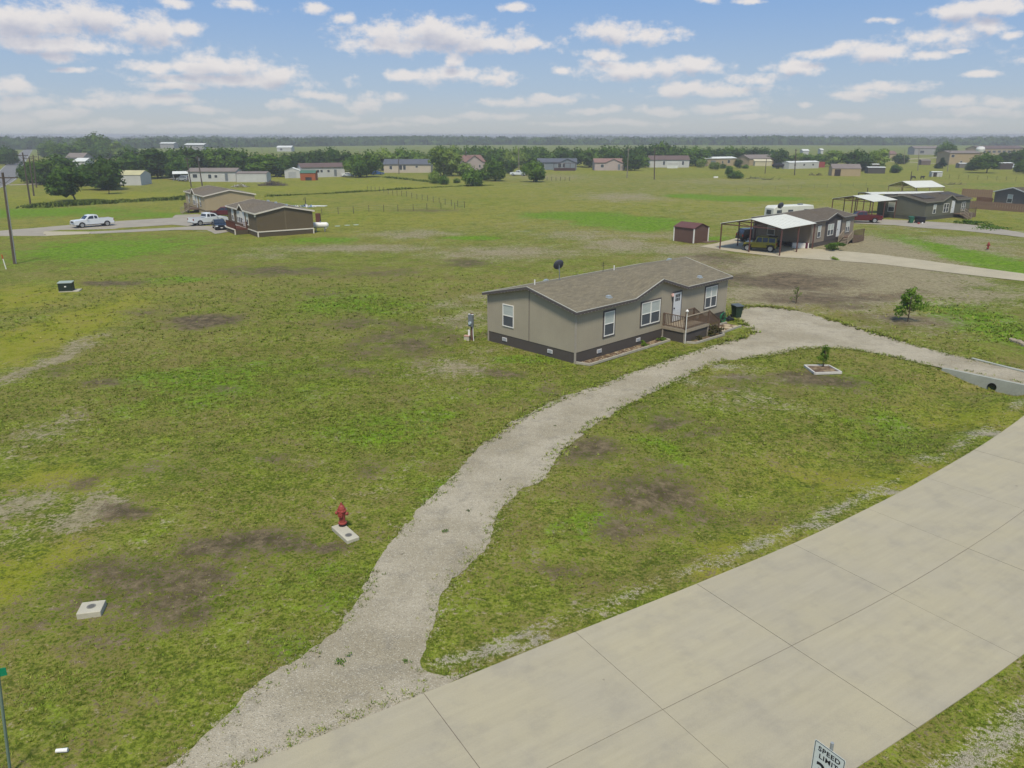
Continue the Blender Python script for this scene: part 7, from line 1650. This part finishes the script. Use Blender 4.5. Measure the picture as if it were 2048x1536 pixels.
# ------------------------------------------------------------------ culverts and roadside things
o = thing('culvert_headwall', 'near pale concrete culvert wall with a dark round pipe mouth at the ditch', 'culvert', (hw_a[0], hw_a[1], 0), math.degrees(math.atan2(hw_d[1], hw_d[0])))
Lw = float(np.linalg.norm(hw_b - hw_a)) * 1.75; pu = float((PIPE - hw_a) @ hw_d); R_ = .25; zc = -.47
m = MB(); top_, bot_ = [], []
outer = [(-.6, -.12), (-.6, .02), (-.3, .05), (Lw, .05), (Lw, -.35), (pu + 2.6, -.95), (pu - 2.2, -.95)]
hole = [(pu + R_ * math.cos(a), zc + R_ * math.sin(a)) for a in np.linspace(0, 2 * math.pi, 21)[:-1]]
import bmesh
bm = bmesh.new()
def loopedges(pts, y): vs = [bm.verts.new((x, y, z)) for x, z in pts]; return vs, [bm.edges.new((vs[i], vs[(i + 1) % len(vs)])) for i in range(len(vs))]
v1_, e1_ = loopedges(outer, -.1); v2_, e2_ = loopedges(hole, -.1); bmesh.ops.triangle_fill(bm, edges=e1_ + e2_, use_beauty=True)
v3_, _ = loopedges(outer, .12)
for i in range(len(outer)): j = (i + 1) % len(outer); bm.faces.new((v1_[i], v1_[j], v3_[j], v3_[i]))
me = bpy.data.meshes.new('wall'); bm.to_mesh(me); bm.free(); HWC = mat('grey_culvert_concrete', rgb(156, 158, 144), .9, .1, 1.2, .08, 16); me.materials.append(HWC); link('wall', me, o)  # greyer than the plain concrete, one even tone over the whole wall
m = MB(); m.tube([(pu, -.13, zc), (pu, 1.6, zc)], R_ + .0, 20, False); m.tube([(pu, 1.55, zc), (pu, 1.6, zc)], R_, 20); m.build('pipe', BLACKM, o)
o = thing('culvert_headwall', 'far low pale concrete edge on the opposite side of the drive from the pipe', 'culvert', at(1943.6, 718)); p = at(1943.6, 718); q = at(2200, 783); v_ = q - p
m = MB(); m.beam((0, 0, 0), v_, .22, .16); m.build('wall', HWC, o)
o = thing('rock_pile', 'short row of pale rocks in the grass at the right edge', 'rocks', at(2032, 686)); rs = np.random.RandomState(2)
for i in range(9):
    p = at(2022 + i * 5.5, 680 + i * 2.2 + rs.uniform(-2, 2)) - at(2032, 686); r_ = rs.uniform(.14, .24); m = MB(); m.tube([p + Vector((0, 0, -.05)), p + Vector((0, 0, r_ * .5)), p + Vector((0, 0, r_))], [r_, r_ * 1.05, r_ * .5], 7); m.build('rock', mat('pale_rock', rgb(150, 138, 118), .95, .15), o)

# speed limit sign at the near edge
sp = thing('speed_limit_sign', 'white speed limit sign on a grey steel post, cut by the bottom edge', 'road sign', (0, 0, 0))
# plate found from the pixel corners: top-left, top-right
SGN_H = 2.75
tl, tr_ = at(1630.5, 1477, SGN_H), at(1692, 1522, SGN_H)
dv = (tr_ - tl).normalized(); wid = (tr_ - tl).length
SCL = .61 / wid                                          # slide along the sight line until the plate is 0.61 m wide
camv = Vector((0, 0, CAM_H)); tl2 = camv + (tl - camv) * SCL; tr2 = camv + (tr_ - camv) * SCL
ctr = (tl2 + tr2) / 2; rot_s = math.degrees(math.atan2(dv.y, dv.x)); Zt = ctr.z
sp.location = (ctr.x, ctr.y, 0); sp.rotation_euler = (0, 0, math.radians(rot_s))
def rrect(x0, x1, z0, z1, r, n=5):
    out = []
    for cx, cz, a0 in ((x1 - r, z1 - r, 0), (x0 + r, z1 - r, 90), (x0 + r, z0 + r, 180), (x1 - r, z0 + r, 270)):
        for k_ in range(n + 1): a = math.radians(a0 + 90 * k_ / n); out.append((cx + r * math.cos(a), cz + r * math.sin(a)))
    return out
SGW = mat('white_sign_sheeting', rgb(206, 212, 206), .5, .02); SGB = mat('black_sign_print', rgb(26, 26, 34), .6, .02)
m = MB(); m.prism(rrect(-.305, .305, Zt - .76, Zt, .035), -.003, .001); pl = m.build('sign_plate', SGW, sp)
bm = bmesh.new(); v1_, e1_ = loopedges(rrect(-.292, .292, Zt - .747, Zt - .013, .028), -.0045); v2_, e2_ = loopedges(rrect(-.281, .281, Zt - .736, Zt - .024, .02), -.0045); bmesh.ops.triangle_fill(bm, edges=e1_ + e2_, use_beauty=True)
me = bpy.data.meshes.new('border'); bm.to_mesh(me); bm.free(); me.materials.append(SGB); link('border', me, pl)
def lettering(txt, x, z, size, par, wdt=None, bold=0.0):
    cu = bpy.data.curves.new('lettering', 'FONT'); cu.body = txt; cu.size = size; cu.align_x = 'CENTER'; cu.offset = bold; cu.extrude = .0004; cu.space_character = 1.12
    ob = bpy.data.objects.new('lettering', cu); COL.objects.link(ob); ob.rotation_euler = (math.pi / 2, 0, 0); ob.location = (x, -.0048, z); cu.materials.append(SGB); ob.parent = par
    bpy.context.view_layer.update()
    k_ = wdt / max(ob.dimensions.x, .001) if wdt else 1; me_ = bpy.data.meshes.new_from_object(ob.evaluated_get(bpy.context.evaluated_depsgraph_get())); o2 = link('lettering', me_, par); o2.rotation_euler = ob.rotation_euler; o2.location = ob.location; o2.scale = (k_, 1, 1); bpy.data.objects.remove(ob)
lettering('SPEED', 0, Zt - .175, .135, pl, .43, .0035); lettering('LIMIT', 0, Zt - .32, .135, pl, .37, .0035); lettering('30', 0, Zt - .7, .42, pl, .44, .01)
m = MB(); m.tube([(0, .03, -.3), (0, .03, Zt + .13)], .03, 10); m.build('post', GALV, sp)
for z_ in (Zt - .1, Zt - .65): m = MB(); m.tube([(0, -.004, z_), (0, -.012, z_)], .012, 8); m.build('bolt', GALV, pl)

# green street name sign post at the lower left edge
b_ = at(18, 1545); o = thing('street_sign', 'green street sign on a grey-green post cut by the left edge', 'street sign', b_, 0); tp = lift(b_, -6, 1330)
v_ = tp - b_; m = MB(); m.tube([(0, 0, -.3), tuple(v_ * .98)], .032, 8); m.build('post', mat('grey_green_post', rgb(104, 122, 108), .6, .06), o)
GRS = mat('green_sign_sheeting', rgb(0, 122, 84), .5, .03)
m = MB(); dxy = Vector((math.cos(math.radians(20)), math.sin(math.radians(20)), 0)); c_ = v_ * .93; m.beam(c_ - dxy * .42, c_ + dxy * .16, .01, .2); m.build('sign_plate', GRS, o)

# small weeds on the drive
for i, (x_, y_, s_) in enumerate(((683, 1327, .2), (814, 1323, .12), (890, 1063, .14), (938, 1023, .1), (1002, 960, .07), (1110, 852, .07))):
    leaf_cluster('weed', at(x_, y_, .01), s_, s_ * .6, 90, s_ * .14, LEAFS['mid'], ['widest weed growing in the gravel near the road', 'small weed right of the widest one in the gravel', 'grey-green weed in the middle of the gravel drive', 'small green weed near the left half of the gravel drive', 'tiny weed higher up the gravel drive', 'farthest tiny weed in the gravel drive below the taupe home'][i], 'weed', 50 + i)
# scattered loose gravel beside the drive and road
rs = np.random.RandomState(12); n = 3000; X = rs.uniform(-9, 26, n); Y = rs.uniform(14, 50, n); dd_, _ = dist_poly(X, Y, drive_out[::4]); rd_, _ = dist_poly(X, Y, road_c[::6]); k = ((dd_ < .5 * rs.rand(n) ** 1.5 * 2) & (rd_ > ROAD_HW + .05)); X, Y = X[k], Y[k]; m = MB(); Z = ground_z(X, Y)
ins_ = inside(X, Y, drive_out)
for x, y, z, i_ in zip(X, Y, Z, ins_):
    r_ = rs.uniform(.012, .028); z = .015 if i_ else z; a = rs.uniform(0, 3); m.add([(x + r_ * math.cos(a), y + r_ * math.sin(a), z), (x + r_ * math.cos(a + 2.1), y + r_ * math.sin(a + 2.1), z), (x + r_ * math.cos(a + 4.2), y + r_ * math.sin(a + 4.2), z), (x, y, z + r_ * .8)], [(0, 1, 3), (1, 2, 3), (2, 0, 3)])
tag(m.build('loose_gravel', gv), 'loose pale gravel stones scattered along the drive edges', 'gravel', kind='stuff')

# ------------------------------------------------------------------ the hazy air
hz = bpy.data.materials.new('hazy_air'); hz.use_nodes = True; t = NT(hz.node_tree); t.n.clear(); pv = t.new('ShaderNodeVolumePrincipled'); pv.inputs['Color'].default_value = (1, .97, .93, 1); pv.inputs['Density'].default_value = HAZE; pv.inputs['Anisotropy'].default_value = 0.2
ho = t.new('ShaderNodeOutputMaterial'); t.l.new(pv.outputs[0], ho.inputs['Volume'])
m = MB(); m.box(-6600, 6600, -1000, 6600, -2.2, 15.6); hb_ = m.build('haze', hz); tag(hb_, 'thin pale haze in the air over the fields', 'haze', kind='stuff')
